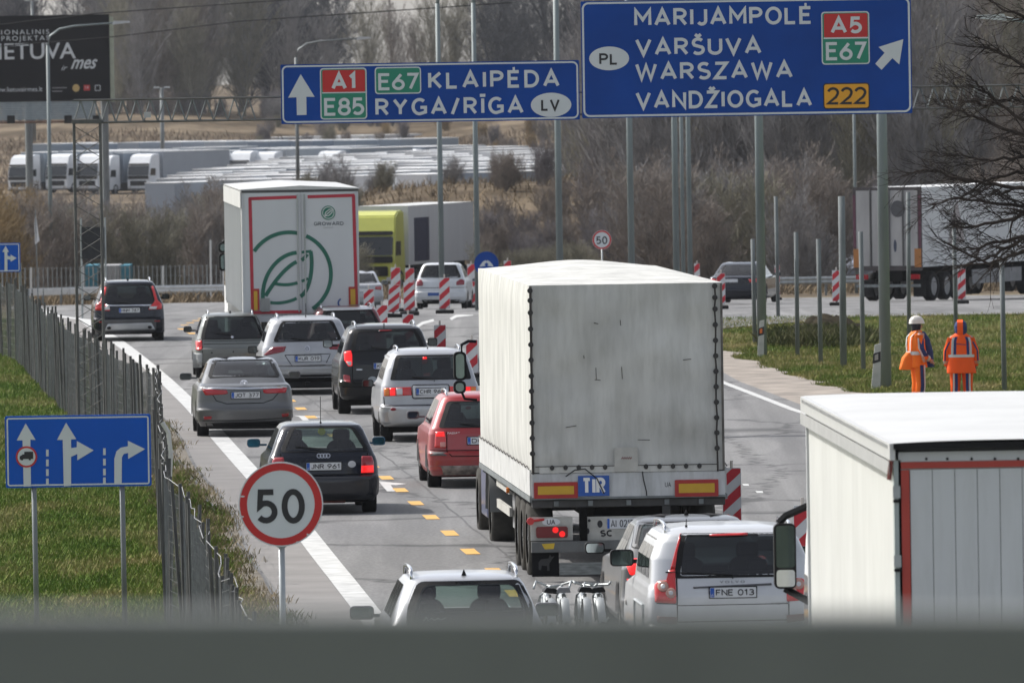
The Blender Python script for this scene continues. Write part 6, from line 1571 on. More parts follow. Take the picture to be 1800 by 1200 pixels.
# street lamps
def lamp(x, Y, h, r, arm=None, head=None, label='', z=None, double=False, m=POLE):
    z0 = gz(x, Y) if z is None else z
    t = empty('street_lamp', (x, Y, z0), 0, label, 'street lamp', 'lamp posts along the road')
    if arm: 
        a = arm; pts = [(0,0,0),(0,0,h-.8),(a*.04,0,h-.35),(a*.18,0,h-.05),(a*.4,0,h+.08),(a,0,h+.2)]
        MB().tube(pts[:2], r, 10, r2=r*.75).tube(pts[1:], r*.6, 8, r2=r*.4).build('pole', m, t, True)
        L_ = math.copysign(.75, a); b = MB(); b.prism([(a-L_*.1,h+.12),(a+L_,h+.20),(a+L_*.95,h+.28),(a,h+.30)] if a > 0 else [(a+L_,h+.20),(a-L_*.1,h+.12),(a,h+.30),(a+L_*.95,h+.28)], -.15, .15); b.build('lamp_head', mat('lamp head grey', (.5,.52,.53), .5), t)
    elif double:
        MB().tube([(0,0,0),(0,0,h)], r, 8, r2=r*.7).tube([(-.5,0,h+.05),(0,0,h-.1),(.5,0,h+.05)], r*.5, 6).build('pole', m, t, True)
        for s_ in (-1, 1): boxo('lamp_head', s_*.55-.28, s_*.55+.28, -.15, .15, h, h+.13, mat('lamp head grey', (.5,.52,.53), .5), t, .03)
    else: MB().tube([(0,0,0),(0,0,h)], r, 10, r2=r*.72).build('pole', m, t, True)
    return t
for px, s_, rr, lab in ((776,54,.10,'tall grey pole right of the yellow cab lorry'), (839,54,.10,'tall grey pole directly above the blue round sign'), (984,60,.11,'tall grey pole below the gap side of the left overhead sign'), (1110,64,.10,'tall grey pole left of the close trio'),
                    (1189,62,.10,'leftmost pole of the close trio above the tarpaulin lorry'), (1201,56,.07,'middle thin pole of the close trio'), (1213,61,.08,'rightmost pole of the close trio'), (1505,42,.08,'faint distant pole between the two nearest tall poles')):
    Y = F/s_; x = (px-ROLL*(460-600)-900)/s_; lamp(x, Y, 10.8, rr, arm=1.6, label=lab)
for px, py, rr, lab in ((1340,624,.115,'tall pole behind the orange marked kerb post, second nearest'), (1557,681,.125,'nearest tall pole, left of the workers')):
    x, Y = gp(px, py); lamp(x, Y, 10.8, rr, arm=1.6, label=lab)
def lampat(px, pyb, pyt, Y, rr, arm, lab, **k):
    a = at(px, pyb, Y); b = at(px, pyt, Y); z0 = gz(a[0], Y)-.1; lamp(a[0], Y, b[1]-z0, rr, arm=arm, label=lab, z=z0, **k)
lampat(90, 452, 50, 530, .11, 3.1, 'curved arm street lamp in front of the black billboard')
lampat(524, 330, 76, 640, .12, 3.5, 'curved arm street lamp above the leaf logo trailer', m=GALVD)
lampat(286, 262, 155, 1165, .25, None, 'distant double headed lamp above the parked white cabs', double=True, m=GALVD)
lampat(60, 210, 2, 1230, .22, None, 'double headed lamp over the billboard, only its head clear', double=True, m=GALVD)
lampat(1840, 600, 44, 300, .11, -1.0, 'lamp post beyond the right edge, its head just inside the frame')
# white pennant and stakes by the barrier
x_, Y_ = px2x_(68, 470), 470.; z_ = gz(x_, Y_); zt_ = wz(66, 368, Y_)
t = empty('pennant_pole', (x_, Y_, z_), 0, 'thin pole with a drooping white pennant left of the lattice tower', 'flag')
MB().tube([(0,0,-.1),(-.05,0,zt_-z_)], .025, 6).build('pole', GALVD, t)
pyd('pennant', [(-.05,-.01,zt_-z_),(.0,-.02,zt_-z_-.5),(.10,-.03,zt_-z_-1.3),(-.08,-.02,zt_-z_-1.45),(-.10,-.0,zt_-z_-.7)], [(0,4,1),(4,3,2,1)], mat('white pennant', (.6,.6,.6), .8), t)
for px_, yt_, yb_, lab_ in ((56,470,500,'short white stake by the left end of the crash barrier'),(147,468,500,'short white stake behind the lattice tower'),(288,467,500,'short white stake in the middle of the crash barrier'),(372,422,500,'taller pale stake left of the leaf logo trailer mirror'),(394,470,500,'short white stake beside the leaf logo trailer')):
    x_ = px2x_(px_, 492); z_ = gz(x_, 492); tag(MB().tube([(x_,492,z_-.1),(x_+.02,492,wz(px_, yt_, 492.))], .05, 6).build('stake', mat('white stake', (.55,.55,.53), .6)), lab_, 'marker post', 'stakes by the crash barrier')
# power lines
pw = at(170, 24, 650); pe = at(480, 2, 650)
MB().tube([(at(-100,55,650)[0],650,at(-100,55,650)[1]), (pw[0],650,pw[1]), (pe[0],650,pe[1]), (at(900,-30,650)[0],650,at(900,-30,650)[1])], .03, 4).build('power_line', BLACK); tag(bpy.context.scene.objects['power_line'], 'thin upper overhead wire crossing the trees at upper left', 'wire')
o = MB().tube([(at(-100,90,660)[0],660,at(-100,90,660)[1]), (at(200,65,660)[0],660,at(200,65,660)[1]), (at(420,38,660)[0],660,at(420,38,660)[1]), (at(900,5,660)[0],660,at(900,5,660)[1])], .03, 4).build('power_line', BLACK); tag(o, 'thin lower overhead wire crossing the trees at upper left', 'wire')

# thin snow fence posts on the right verge
PM = mat('grey wooden post', (.13,.145,.145), .8, var=.3, scale=5, streak=.2)
PL_ = ((1327,420,603,'left of the second nearest tall pole'),(1368,345,556,'thin tall post right of the second nearest tall pole'),(1402,408,623,'post over the dark earth heap, left one'),(1443,420,637,'post left of the thick grey post'),(1483,345,643,'thickest post, over the right end of the earth heap'),(1518,407,651,'post just left of the nearest tall pole'),(1598,338,592,'post behind the worker in the white helmet'),(1681,398,602,'post behind the worker in the orange hood'),(1766,456,688,'rightmost post, right of the orange hooded worker'))
for px, yt, yb, lab in PL_:
    x, Y = gp(px, yb); z = zg(Y); zt_ = at(px, yt, Y)[1]
    t = empty('fence_post', (x, Y, z), 0, 'slim grey post, '+lab, 'post', 'slim posts on the right verge')
    r = .05 if px != 1483 else .075; MB().tube([(0,0,-.1),(random.Random(px).uniform(-.03,.03),0,zt_-z)], r, 8).build('post', PM, t, True)
# kerb marker posts
for px, yt, yb, w_, lab, oc in ((1338,562,625,10,'white marker post with orange reflector leaning on the second nearest tall pole',(.7,.16,.03)), (1541,603,682,14,'grey marker post with dark band left of the nearest tall pole',(.3,.28,.26))):
    x, Y = gp(px, yb); Y -= .4; x = (px-ROLL*(yb-600)-900)*Y/F; z = zg(Y); h_ = at(px, yt, Y)[1]-z; w2 = w_*Y/F/2
    t = empty('marker_post', (x, Y, z), 0, lab, 'marker post')
    MB().prism([(-w2*1.4,-.05),(w2*.9,-.05),(w2*1.3,h_),(-w2*.3,h_*.96)], -.05, .05).build('post', mat('chalky post', (.42,.42,.40), .7, var=.15, scale=5), t)
    o = plate('dark_band', [(-w2*.95,h_*.55),(w2*1.1,h_*.6),(w2*1.15,h_*.82),(-w2*.75,h_*.77)], -.056, INK, t, .004); plate('reflector', [(-w2*.4,h_*.62),(w2*.5,h_*.64),(w2*.5,h_*.77),(-w2*.35,h_*.74)], -.062, mat('reflector %.2f' % oc[0], oc, .4), o, .004)

# striped guide panels
def clip(poly, k, a, keep):      # keep side of z = a + k x
    out = []; n = len(poly)
    f = lambda p: (p[1]-a-k*p[0])*keep
    for i in range(n):
        p, q = poly[i-1], poly[i]; fp, fq = f(p), f(q)
        if fp*fq < 0: t = fp/(fp-fq); out.append((p[0]+(q[0]-p[0])*t, p[1]+(q[1]-p[1])*t))
        if fq >= 0: out.append(q)
    return out
PW = mat('panel white', (.60,.60,.60), .45, var=.06, scale=6); PR = mat('panel red', (.50,.012,.025), .42, var=.1, scale=6)
def gpanel(cx, yt, w, s_, lab, lean=0):
    Y = F/s_; z = zg(Y); x = (cx-ROLL*(yt-600)-900)/s_; W_ = w/s_/2; zt_ = HC-(yt+ROLL*(cx-900)-HOR)/s_-z; zb_ = .14
    if zt_-zb_ < .7: zb_ = zt_-1.0
    t = empty('striped_panel', (x, Y, z), 0, lab, 'traffic barrier', 'red and white striped guide panels')
    t.rotation_euler = (0, lean, 0)
    base = rrect(-W_, W_, zb_, zt_, .02)
    o = plate('panel', base, 0, PW, t, .03); k = 1.0; P_ = W_*2*1.35+.02
    Hh = zt_-zb_; nb = 3; per = Hh/2.55
    for i in range(4):
        a = zt_ - per*.55 - i*per
        q = clip(clip(rrect(-W_+.008, W_-.008, zb_+.01, zt_-.01, .01), .9, a, 1), .9, a+per*.5, -1)
        if len(q) >= 3: plate('red_stripe', q, -.004, PR, o, .003)
    boxo('foot', -W_*1.7, W_*1.7, -.35, .35, 0, .11, RUB, t, .03); boxo('stem', -.03, .03, -.0, .03, .1, zb_+.02, GALVD, t)
    MB().tube([(0,.015,zt_),(0,.015,zt_+.10)], .025, 6).build('lamp_tip', mat('pale tip', (.55,.5,.45), .5), t)
for a in ((781,488,19,61,'striped panel standing alone in front of the small pale hatchback'), (719,496,20,63,'striped panel, right one of the middle pair left of the hatchback'), (690,500,20,64,'leaning striped panel left of the middle pair',.06), (695,470,17,54,'far striped panel in front of the yellow lorry, left of two'), (720,471,16,54,'far striped panel in front of the yellow lorry, right of two'),
          (717,552,20,73,'striped panel showing only its top above the black SUV'), (671,536,20,71,'striped panel rising behind the dark red car'), (648,508,19,66,'striped panel just right of the leaf logo trailer'), (773,571,21,77,'striped panel showing above the silver people carrier'), (829,597,21,82,'striped panel beside the tarpaulin lorry mirror'), (828,464,14,50,'far striped panel left of the blue round sign'), (892,458,13,48,'striped panel top peeking right of the blue round sign'), (1267,480,15,60,'striped panel at the left of the dark blue saloon'), (1366,466,9,47,'thin far striped panel right of the dark blue saloon'), (1470,475,15,56,'striped panel left of the dirty trailer'), (1690,472,14,56,'striped panel under the bare branches in front of the dirty trailer'), (1286,822,33,125,'large striped panel at the right side of the tarpaulin lorry'), (1411,888,33,137,'large striped panel behind the mirror of the rightmost lorry'), (1225,463,10,47,'smallest striped panel between the tall poles and dark blue saloon')):
    gpanel(*a)
# ------------------------------------------------------------------ trees and bushes
def bark(name, c, var=.3):
    m = mat(name, c, .95, var=var, scale=1.5, detail=3, spec=.1); return m
def gen_tree(seed, h, spread, levels, trunk_r, kids, up=.3, jitter=.25, rmin=.008, sides=3, start=.25, droop=0, split=True):
    rnd = random.Random(seed); V = []; Fc = []
    def seg(p, q, r0, r1, n):
        d = (q-p).normalized(); a = Vector((0,0,1)) if abs(d.z) < .9 else Vector((1,0,0)); u = d.cross(a).normalized(); w = d.cross(u); b = len(V)
        for (c, r) in ((p, r0), (q, r1)):
            for k in range(n):
                t = 2*math.pi*k/n; V.append(c+u*(math.cos(t)*r)+w*(math.sin(t)*r))
        for k in range(n): Fc.append((b+k, b+(k+1)%n, b+n+(k+1)%n, b+n+k))
    def branch(p, d, L, r, lv):
        n = 5 if lv == 0 else (4 if lv < levels-1 else 2)
        pts = [p]; st = L/n; dd = d.copy(); rr = r
        for i in range(n):
            dd = (dd + Vector((rnd.uniform(-1,1), rnd.uniform(-1,1), rnd.uniform(-.6,1)*1.0))*jitter*(.35 if lv == 0 else 1) + Vector((0,0,up*.25 - droop*.2*lv))).normalized()
            q = pts[-1]+dd*st; r1 = max(rmin, r*(1-(i+1)/n*.75)); seg(pts[-1], q, rr, r1, 5 if lv == 0 else sides); rr = r1; pts.append(q)
            if lv < levels:
                f = (i+1)/n
                if lv == 0 and f < start: continue
                for k in range(kids[lv]):
                    ax = Vector((rnd.uniform(-1,1), rnd.uniform(-1,1), rnd.uniform(-.4,.5))); ax = (ax - dd*ax.dot(dd)).normalized()
                    nd = (dd*rnd.uniform(.5,1.0)+ax*rnd.uniform(.6,1.1)*spread).normalized()
                    pp = pts[-2].lerp(q, rnd.random())
                    branch(pp, nd, L*rnd.uniform(.38,.60)*(1.15-f*.45), max(rmin, rr*.62), lv+1)
    branch(Vector((0,0,-.3)), Vector((rnd.uniform(-.05,.05),rnd.uniform(-.05,.05),1)).normalized(), h*.8, trunk_r, 0)
    return V, Fc
def treemesh(name, m, **k):
    V, Fc = gen_tree(**k); me = bpy.data.meshes.new(name); me.from_pydata([tuple(v) for v in V], [], Fc); me.materials.append(m); return me
BK1 = bark('grey bark', (.075,.077,.085)); BK7 = bark('pale grey twigs', (.215,.205,.20)); BK2 = bark('brown twigs', (.22,.19,.165)); BK3 = bark('olive twigs', (.22,.205,.155)); BK4 = bark('dark bark', (.035,.028,.024)); BK5 = bark('purple brown twigs', (.185,.17,.172)); BK6 = bark('ochre twigs', (.26,.19,.10))
TP = [treemesh('tree', BK1, seed=i+1, h=17, spread=.9, levels=4, trunk_r=.32, kids=(3,3,2,2), up=.35, rmin=.014, start=.2) for i in range(3)]
TP += [treemesh('tree', BK5, seed=i+11, h=16, spread=.55, levels=4, trunk_r=.2, kids=(4,3,2,2), up=.8, rmin=.012, start=.15) for i in range(3)]
TPB = [treemesh('tree', m, seed=i+21, h=12, spread=.5, levels=3, trunk_r=.11, kids=(5,4,3), up=.8, rmin=.010, start=.1) for i, m in enumerate((BK7, BK2, BK3, BK7))]
SH = []
for i, m in enumerate((BK2, BK3, BK7, BK6, BK5)):
    V, Fc = [], []
    rnd = random.Random(50+i)
    for k in range(9):
        v, f = gen_tree(seed=70+i*10+k, h=4.2*rnd.uniform(.6,1.05), spread=.7, levels=3, trunk_r=.035, kids=(3,3,2), up=.5, rmin=.007, start=.05)
        off = Vector((rnd.uniform(-.9,.9), rnd.uniform(-.9,.9), 0)); b = len(V); lean = off*.25
        V += [p+off+lean*max(0,p.z)*.35 for p in v]; Fc += [tuple(a+b for a in q) for q in f]
    me = bpy.data.meshes.new('shrub'); me.from_pydata([tuple(v) for v in V], [], Fc); me.materials.append(m); SH.append(me)
def plant(me, name, x, y, s, rz, label, cat, group, z=None, sz=None):
    o = bpy.data.objects.new(name, me); C.objects.link(o); o.location = (x, y, gz(x, y) if z is None else z); o.scale = (s, s, sz or s); o.rotation_euler = (0, 0, rz)
    return tag(o, label, cat, group)
rs = random.Random(8)
def zone(px):
    for a, z in ((60,'at the far left under the billboard'),(190,'behind the lattice tower'),(340,'right of the billboard'),(495,'left of the A1 sign'),(640,'behind the A1 arrow sign'),(780,'above the yellow lorry'),(920,'over the blue round sign'),(1040,'left of the tall overhead sign'),(1160,'behind the small far 50 sign'),(1290,'above the grey tarpaulin lorry'),(1420,'behind the dark blue saloon'),(1560,'left of the dirty trailer'),(1700,'above the dirty trailer')):
        if px < a: return z
    return 'behind the near dark branches'
def px2x(px, Y): return (px-900)*Y/F
# wood behind the lorry park
for k in range(25):
    Y = rs.uniform(1300, 1380); px = rs.uniform(-60, 1120)
    if px < 190 and rs.random() < .6: continue
    plant(TP[rs.randrange(3) if px > 370 else rs.randrange(6)], 'bare_tree', px2x(px, Y), Y, rs.uniform(.95,1.45), rs.uniform(0,6), 'tall bare tree in the far wood, '+zone(px), 'tree', 'trees of the wood behind the lorry park')
for k in range(60):
    Y = rs.uniform(1285, 1330); px = rs.choice((rs.uniform(190, 380), rs.uniform(190,1040)))
    if px > 390 and rs.random() < .75: continue
    plant(TPB[rs.randrange(4)], 'thin_tree', px2x(px, Y), Y, rs.uniform(1.0,1.5), rs.uniform(0,6), 'thin young tree at the edge of the far wood, '+zone(px), 'tree', 'young trees of the wood behind the lorry park')
for k in range(40):
    Y = rs.uniform(1275, 1300); px = rs.uniform(0, 1100)
    plant(SH[rs.choice((0,2,4))], 'shrub', px2x(px, Y), Y, rs.uniform(.5,.9), rs.uniform(0,6), 'low brown shrub under the far wood, '+zone(px), 'shrub', 'shrubs under the far wood')
for k in range(60):
    Y = rs.uniform(1195, 1270); px = rs.uniform(430, 1100)
    plant(SH[rs.choice((0,4,1,3))], 'shrub', px2x(px, Y), Y, rs.uniform(.25,.6), rs.uniform(0,6), 'small brown shrub on the slope above the lorry park, '+zone(px), 'shrub', 'shrubs on the slope above the lorry park')
# right hand wood, nearer
for k in range(150):
    Y = 1/(1/560. + rs.random()*(1/900.-1/560.)); px = rs.uniform(1010, 1880)
    if px < 1090 and Y < 700: continue
    plant(TPB[rs.choice((0,0,1,2,3,3))], 'thin_tree', px2x(px, Y), Y, rs.uniform(.85,1.35), rs.uniform(0,6), 'slender bare tree in the right hand wood, '+zone(px), 'tree', 'trees of the wood on the right')
for k in range(70):
    Y = rs.uniform(500, 620); px = rs.uniform(1060, 1860)
    plant(SH[rs.choice((0,0,2,4,1))], 'shrub', px2x(px, Y), Y, rs.uniform(.9,1.5), rs.uniform(0,6), 'bare shrub at the foot of the right hand wood, '+zone(px), 'shrub', 'shrubs along the wood on the right')
for k in range(26):
    Y = rs.uniform(560, 650); px = rs.uniform(840, 1080)
    plant(SH[rs.choice((0,0,4))], 'shrub', px2x(px, Y), Y, rs.uniform(.42,.68), rs.uniform(0,6), 'reddish brown shrub on the bank, '+zone(px), 'shrub', 'shrubs on the bank')
for k in range(14):
    Y = rs.uniform(500, 540); px = rs.uniform(840, 1060)
    plant(SH[1], 'shrub', px2x(px, Y), Y, rs.uniform(.4,.62), rs.uniform(0,6), 'low olive shrub below the bank behind the blue round sign', 'shrub', 'low olive shrubs')
# left bush belt
for k in range(95):
    Y = rs.uniform(505, 640); px = rs.uniform(-30, 640)
    g_ = rs.choice((0,1,1,2)) if px > 50 else 3
    s_ = rs.uniform(1.15,1.5) if px > 60 else 1.6
    plant(SH[g_], 'shrub', px2x(px, Y), Y, s_*(.76 if px < 420 else .44), rs.uniform(0,6), 'bare twiggy bush beyond the left crash barrier, '+zone(px) if g_ != 3 else 'ochre bush at the left edge beyond the crash barrier', 'shrub', 'bushes beyond the crash barrier on the left')
for k in range(6):
    Y = rs.uniform(640, 680); px = rs.uniform(640, 850)
    plant(SH[rs.choice((1,2))], 'shrub', px2x(px, Y), Y, rs.uniform(.35,.5), rs.uniform(0,6), 'thin shrub on the brown bank behind the yellow lorry', 'shrub', 'shrubs behind the yellow lorry')
# near bare tree reaching in from the right
def near_tree():
    Y0 = 188.; V = []; Fc = []; rnd = random.Random(5)
    def seg(p, q, r0, r1, n=4):
        d = (q-p).normalized(); a = Vector((0,0,1)) if abs(d.z) < .9 else Vector((1,0,0)); u = d.cross(a).normalized(); w = d.cross(u); b = len(V)
        for (c, r) in ((p, r0), (q, r1)):
            for k in range(n): t = 2*math.pi*k/n; V.append(c+u*(math.cos(t)*r)+w*(math.sin(t)*r))
        for k in range(n): Fc.append((b+k, b+(k+1)%n, b+n+(k+1)%n, b+n+k))
    def tw(p, d, L, r, lv):
        n = 4; q = p; dd = d.copy()
        for i in range(n):
            dd = (dd+Vector((rnd.uniform(-1,1), rnd.uniform(-1,1), rnd.uniform(-.9,.9)))*.28).normalized(); e = q+dd*L/n; r1 = max(.0035, r*(1-.7*(i+1)/n)); seg(q, e, r*(1-.7*i/n), r1); q = e
            if lv:
                for k in range(2 if lv > 1 else 1+rnd.randrange(2)):
                    ax = Vector((rnd.uniform(-1,.4), rnd.uniform(-.7,.7), rnd.uniform(-1,1))); tw(q, (dd*.8+ax*.75).normalized(), L*rnd.uniform(.35,.6), max(.0035, r1*.65), lv-1)
    base = Vector((wx(1985, 700, Y0), Y0, zg(Y0)))
    limbs = [[(1960,120),(1860,150),(1800,115),(1740,85),(1725,80)], [(1960,230),(1860,235),(1780,200),(1730,160),(1705,135)], [(1960,300),(1850,255),(1760,225),(1700,200),(1672,192)],
             [(1960,380),(1860,345),(1780,330),(1700,318),(1640,300),(1612,298)], [(1960,350),(1860,370),(1790,362),(1720,352),(1660,350)], [(1960,400),(1850,362),(1780,385),(1700,400),(1668,390)],
             [(1960,430),(1860,395),(1790,425),(1740,452),(1680,470)], [(1960,420),(1860,410),(1800,440),(1740,465),(1655,425)], [(1960,300),(1860,290),(1800,275),(1740,282),(1690,270)], [(1960,180),(1850,190),(1780,170),(1740,185),(1700,178)],
             [(1960,60),(1870,60),(1800,30),(1750,10)], [(1960,330),(1860,320),(1790,300),(1730,318),(1690,345)], [(1960,440),(1870,430),(1800,415),(1730,432),(1690,440)]]
    for L in limbs:
        yy = Y0+rnd.uniform(-1.5,1.5); P = [Vector((wx(px, py, yy), yy, wz(px, py, yy))) for px, py in L]
        n = len(P)
        for i in range(n-1):
            r0 = .042*(1-i/n)**1.1+.007; r1 = .042*(1-(i+1)/n)**1.1+.007
            m_ = 5
            a = P[i]
            for k in range(m_):
                b = P[i].lerp(P[i+1], (k+1)/m_)+Vector((0, rnd.uniform(-.06,.06), rnd.uniform(-.03,.03)))
                seg(a, b, r0+(r1-r0)*k/m_, r0+(r1-r0)*(k+1)/m_, 5)
                if i > 0 or 1:
                    d = (b-a).normalized(); ax = Vector((rnd.uniform(-.8,.3), rnd.uniform(-.8,.8), rnd.uniform(-1,1))); tw(b, (d*.9+ax*.8).normalized(), rnd.uniform(.35,.75), max(.006, r1*.55), 1 if rnd.random() < .75 else 2)
                a = b
        st = P[0]; seg(base+Vector((0,0,max(1.5,st.z-zg(Y0)-1.2))), st, .07, .05, 5)
    seg(base, base+Vector((.1,0,3)), .28, .22, 10); seg(base+Vector((.1,0,3)), base+Vector((-.1,0,9)), .22, .10, 10)
    o = pyd('bare_tree', [tuple(v) for v in V], Fc, BK4); tag(o, 'dark bare branches of a tree reaching in from the right edge', 'tree')
near_tree()

# ------------------------------------------------------------------ fence on the left, crash barriers
FP = [gz for gz in ()]
pts = []
for px, pyt in ((431,1076),(399,1017),(378,980),(348,920),(321,870),(293,861),(284,770),(275,659),(246,638),(193,612),(122,575),(93,553),(60,527),(28,502),(5,495)):
    x, y = cor(px, pyt)
    # wire top 1.75 m above the verge: solve for distance
    lo, hi = 70., 320.
    for _ in range(40):
        m_ = (lo+hi)/2
        if HOR+(HC-zg(m_)-1.75)*F/m_ > y: lo = m_
        else: hi = m_
    pts.append((lo, (x-900)*lo/F))
pts.sort(); 
# keep monotone distances
FY = [p[0] for p in pts]; FX = [p[1] for p in pts]
FY = [80]+FY+[300]; FX = [FX[0]+1.3]+FX+[FX[-1]-2.5]
def fenceX(Y): return float(np.interp(Y, FY, FX))
fr_ = empty('mesh_fence', (fenceX(180), 180, zg(180)), 0, 'old wire mesh fence with dense grey posts following the left edge of the road', 'fence')
FO = Vector(fr_.location); rs = random.Random(2)
PMF = mat('weathered fence post', (.07,.07,.068), .8, .1, var=.35, scale=7, streak=.3); WIRE = mat('galvanised wire', (.20,.205,.205), .6, .5, var=.3, scale=9)
y = 88.; npost = 0; stat = []
postme = {}
while y < 298:
    x = fenceX(y)+rs.uniform(-.05,.05); z = gz(x, y); h = 1.75+rs.uniform(-.05,.10); stat.append((x, y, z, h))
    k = rs.randrange(6)
    if k not in postme:
        m_ = MB().tube([(0,0,-.15),(rs.uniform(-.03,.03),rs.uniform(-.03,.03),1.85)], .023, 6); me = bpy.data.meshes.new('post'); me.from_pydata(m_.v, [], m_.f); me.materials.append(PMF); postme[k] = me
    o = bpy.data.objects.new('post', postme[k]); C.objects.link(o); o.parent = fr_; o.location = Vector((x, y, z))-FO; o.rotation_euler = (rs.uniform(-.03,.03), rs.uniform(-.04,.04), rs.uniform(0,6)); o.scale = (1,1,h/1.78)
    npost += 1; y += 1.1 if y < 235 else 1.5
# mesh: horizontal wires and vertical wires
V = []; Fc = []
def ribbon(P, w):
    b = len(V)
    for p in P: V.append((p[0], p[1], p[2]-w)); V.append((p[0], p[1], p[2]+w))
    for i in range(len(P)-1): Fc.append((b+2*i, b+2*i+1, b+2*i+3, b+2*i+2))
for k in range(12):
    f = (k+.3)/11.6; ribbon([(x-FO.x, yy-FO.y, z+h*f*.97+rs.uniform(-.012,.012)-FO.z) for (x, yy, z, h) in stat], .003)
pyd('horizontal_wires', V, Fc, WIRE, fr_)['kind'] = 'stuff'
V = []; Fc = []
for i in range(len(stat)-1):
    a, b_ = stat[i], stat[i+1]
    for k in range(11):
        t = k/11; x = a[0]+(b_[0]-a[0])*t; yy = a[1]+(b_[1]-a[1])*t; z = a[2]; b = len(V); w = .0045
        for (zz) in (z, z+a[3]*.96): V.append((x-w-FO.x, yy-FO.y, zz-FO.z)); V.append((x+w-FO.x, yy-FO.y, zz-FO.z))
        Fc.append((b, b+1, b+3, b+2))
pyd('vertical_wires', V, Fc, WIRE, fr_)['kind'] = 'stuff'
# loose, curled top wire
MB().tube([(x-FO.x+.02*math.sin(i*1.7), yy-FO.y, z+h+.02+.02*math.sin(i*2.9)-FO.z) for i, (x, yy, z, h) in enumerate(stat) if yy < 190], .004, 4).build('loose_top_wire', mat('bright wire', (.3,.3,.3), .5, .4), fr_)
for (a, b) in (((285,700),(298,860)),):
    pass
# pale perforated post leaning on the fence
P_ = [at(px, py, 150) for px, py in ((285,742),(296,760),(300,800),(297,862))]
o = MB().tube([(P_[0][0],150,P_[0][1]),(P_[1][0],150,P_[1][1]),(P_[2][0],150,P_[2][1]),(P_[3][0],150,P_[3][1]),(P_[3][0],150,zg(150)-.05)], .035, 6).build('bent_post', mat('pale plastic strip', (.5,.5,.48), .6)); tag(o, 'pale bent strip standing against the fence beside the lane sign', 'post')

def barrier(name, label, path, h=.62, m=None):
    p0 = path[0]; t = empty(name, (p0[0], p0[1], p0[2]), 0, label, 'crash barrier'); O = Vector(p0)
    V = []; Fc = []
    prof = [(-.02,0),(.04,.05),(.04,.10),(-.01,.15),(.04,.20),(.04,.25),(-.02,.31)]
    n = len(prof)
    for i, p in enumerate(path):
        for (d, z) in prof: V.append((p[0]-O.x, p[1]-O.y-d, p[2]-O.z+h-.31+z))
    for i in range(len(path)-1):
        for k in range(n-1): Fc.append((i*n+k, i*n+k+1, (i+1)*n+k+1, (i+1)*n+k))
    pyd('rail', V, Fc, m or GALV, t, True)
    for i, p in enumerate(path[::2]): boxo('post', p[0]-O.x-.05, p[0]-O.x+.05, p[1]-O.y+.03, p[1]-O.y+.15, p[2]-O.z-.1, p[2]-O.z+h-.02, GALVD, t)
def railpath(pl):
    out = []
    for i in range(len(pl)-1):
        (a, b), (c, d) = pl[i], pl[i+1]; n = max(2, int(math.hypot(c-a, d-b)/1.2))
        for k in range(n): t = k/n; x = a+(c-a)*t; y = b+(d-b)*t; out.append((x, y, gz(x, y)))
    return out
Yr = 488.
barrier('crash_barrier', 'long galvanised crash barrier curving across behind the black wagon', railpath([(px2x(34-2,470), 470), (px2x(60,481), 481), (px2x(140,487), 487), (px2x(400,490), 490), (px2x(620,492), 492)]), h=.72, m=mat('bright galvanised rail', (.62,.63,.62), .5, var=.12, scale=3))
barrier('crash_barrier', 'galvanised crash barrier on the right between the dark saloon and the dirty trailer', railpath([(px2x(1320,470), 470), (px2x(1520,470), 470), (px2x(1850,470), 470)]), h=.75)
# wire fence behind the barrier
t = empty('wire_fence', (px2x(0,500), 500, zg(500)), 0, 'grey wire fence with thin posts behind the crash barrier on the left', 'fence'); O = t.location
for k in range(56):
    x = px2x(6+k*8, 500); MB().tube([(x-O.x,0,-.1),(x-O.x,0,1.55)], .022 if k % 5 else .035, 4).build('post', GALVD, t)
for z in (.3,.7,1.1,1.5): MB().tube([(-1,0,z),(px2x(440,500)-O.x,0,z)], .008, 4).build('wire', GALVD, t)
TEAL = mat('teal panel', (.02,.16,.22), .6); 
for px0, px1, m_, lab in ((150,171,TEAL,'teal container, left of two, low behind the barrier'), (213,228,TEAL,'teal container, right of two, low behind the barrier'), (176,210,mat('pale panel', (.3,.3,.3), .6),'pale grey container between the two teal ones')):
    a = at(px0, 487, 520); b = at(px1, 466, 520); o = boxo('container', a[0], b[0], 520, 524, gz(a[0],520), b[1], m_, None, .03); tag(o, lab, 'container')
# ground cover on the bank and in the bush belt: dry grass
def areaB(rs):
    Y = 1/(1/480. + rs.rand()*(1/720.-1/480.)); return rs.uniform(-24, 24)*Y/500, Y
grass_obj('dry_grass', areaB, 45000, .2, .6, blade_mat('straw', (.12,.09,.055), (.18,.135,.08), (.25,.19,.12)), 9, .02)
def areaH(rs):
    Y = 1/(1/1140. + rs.rand()*(1/1240.-1/1140.)); return rs.uniform(-60, 30), Y
grass_obj('dry_grass', areaH, 16000, .3, .9, blade_mat('straw far', (.11,.085,.06), (.17,.125,.085), (.23,.17,.12)), 10, .04)
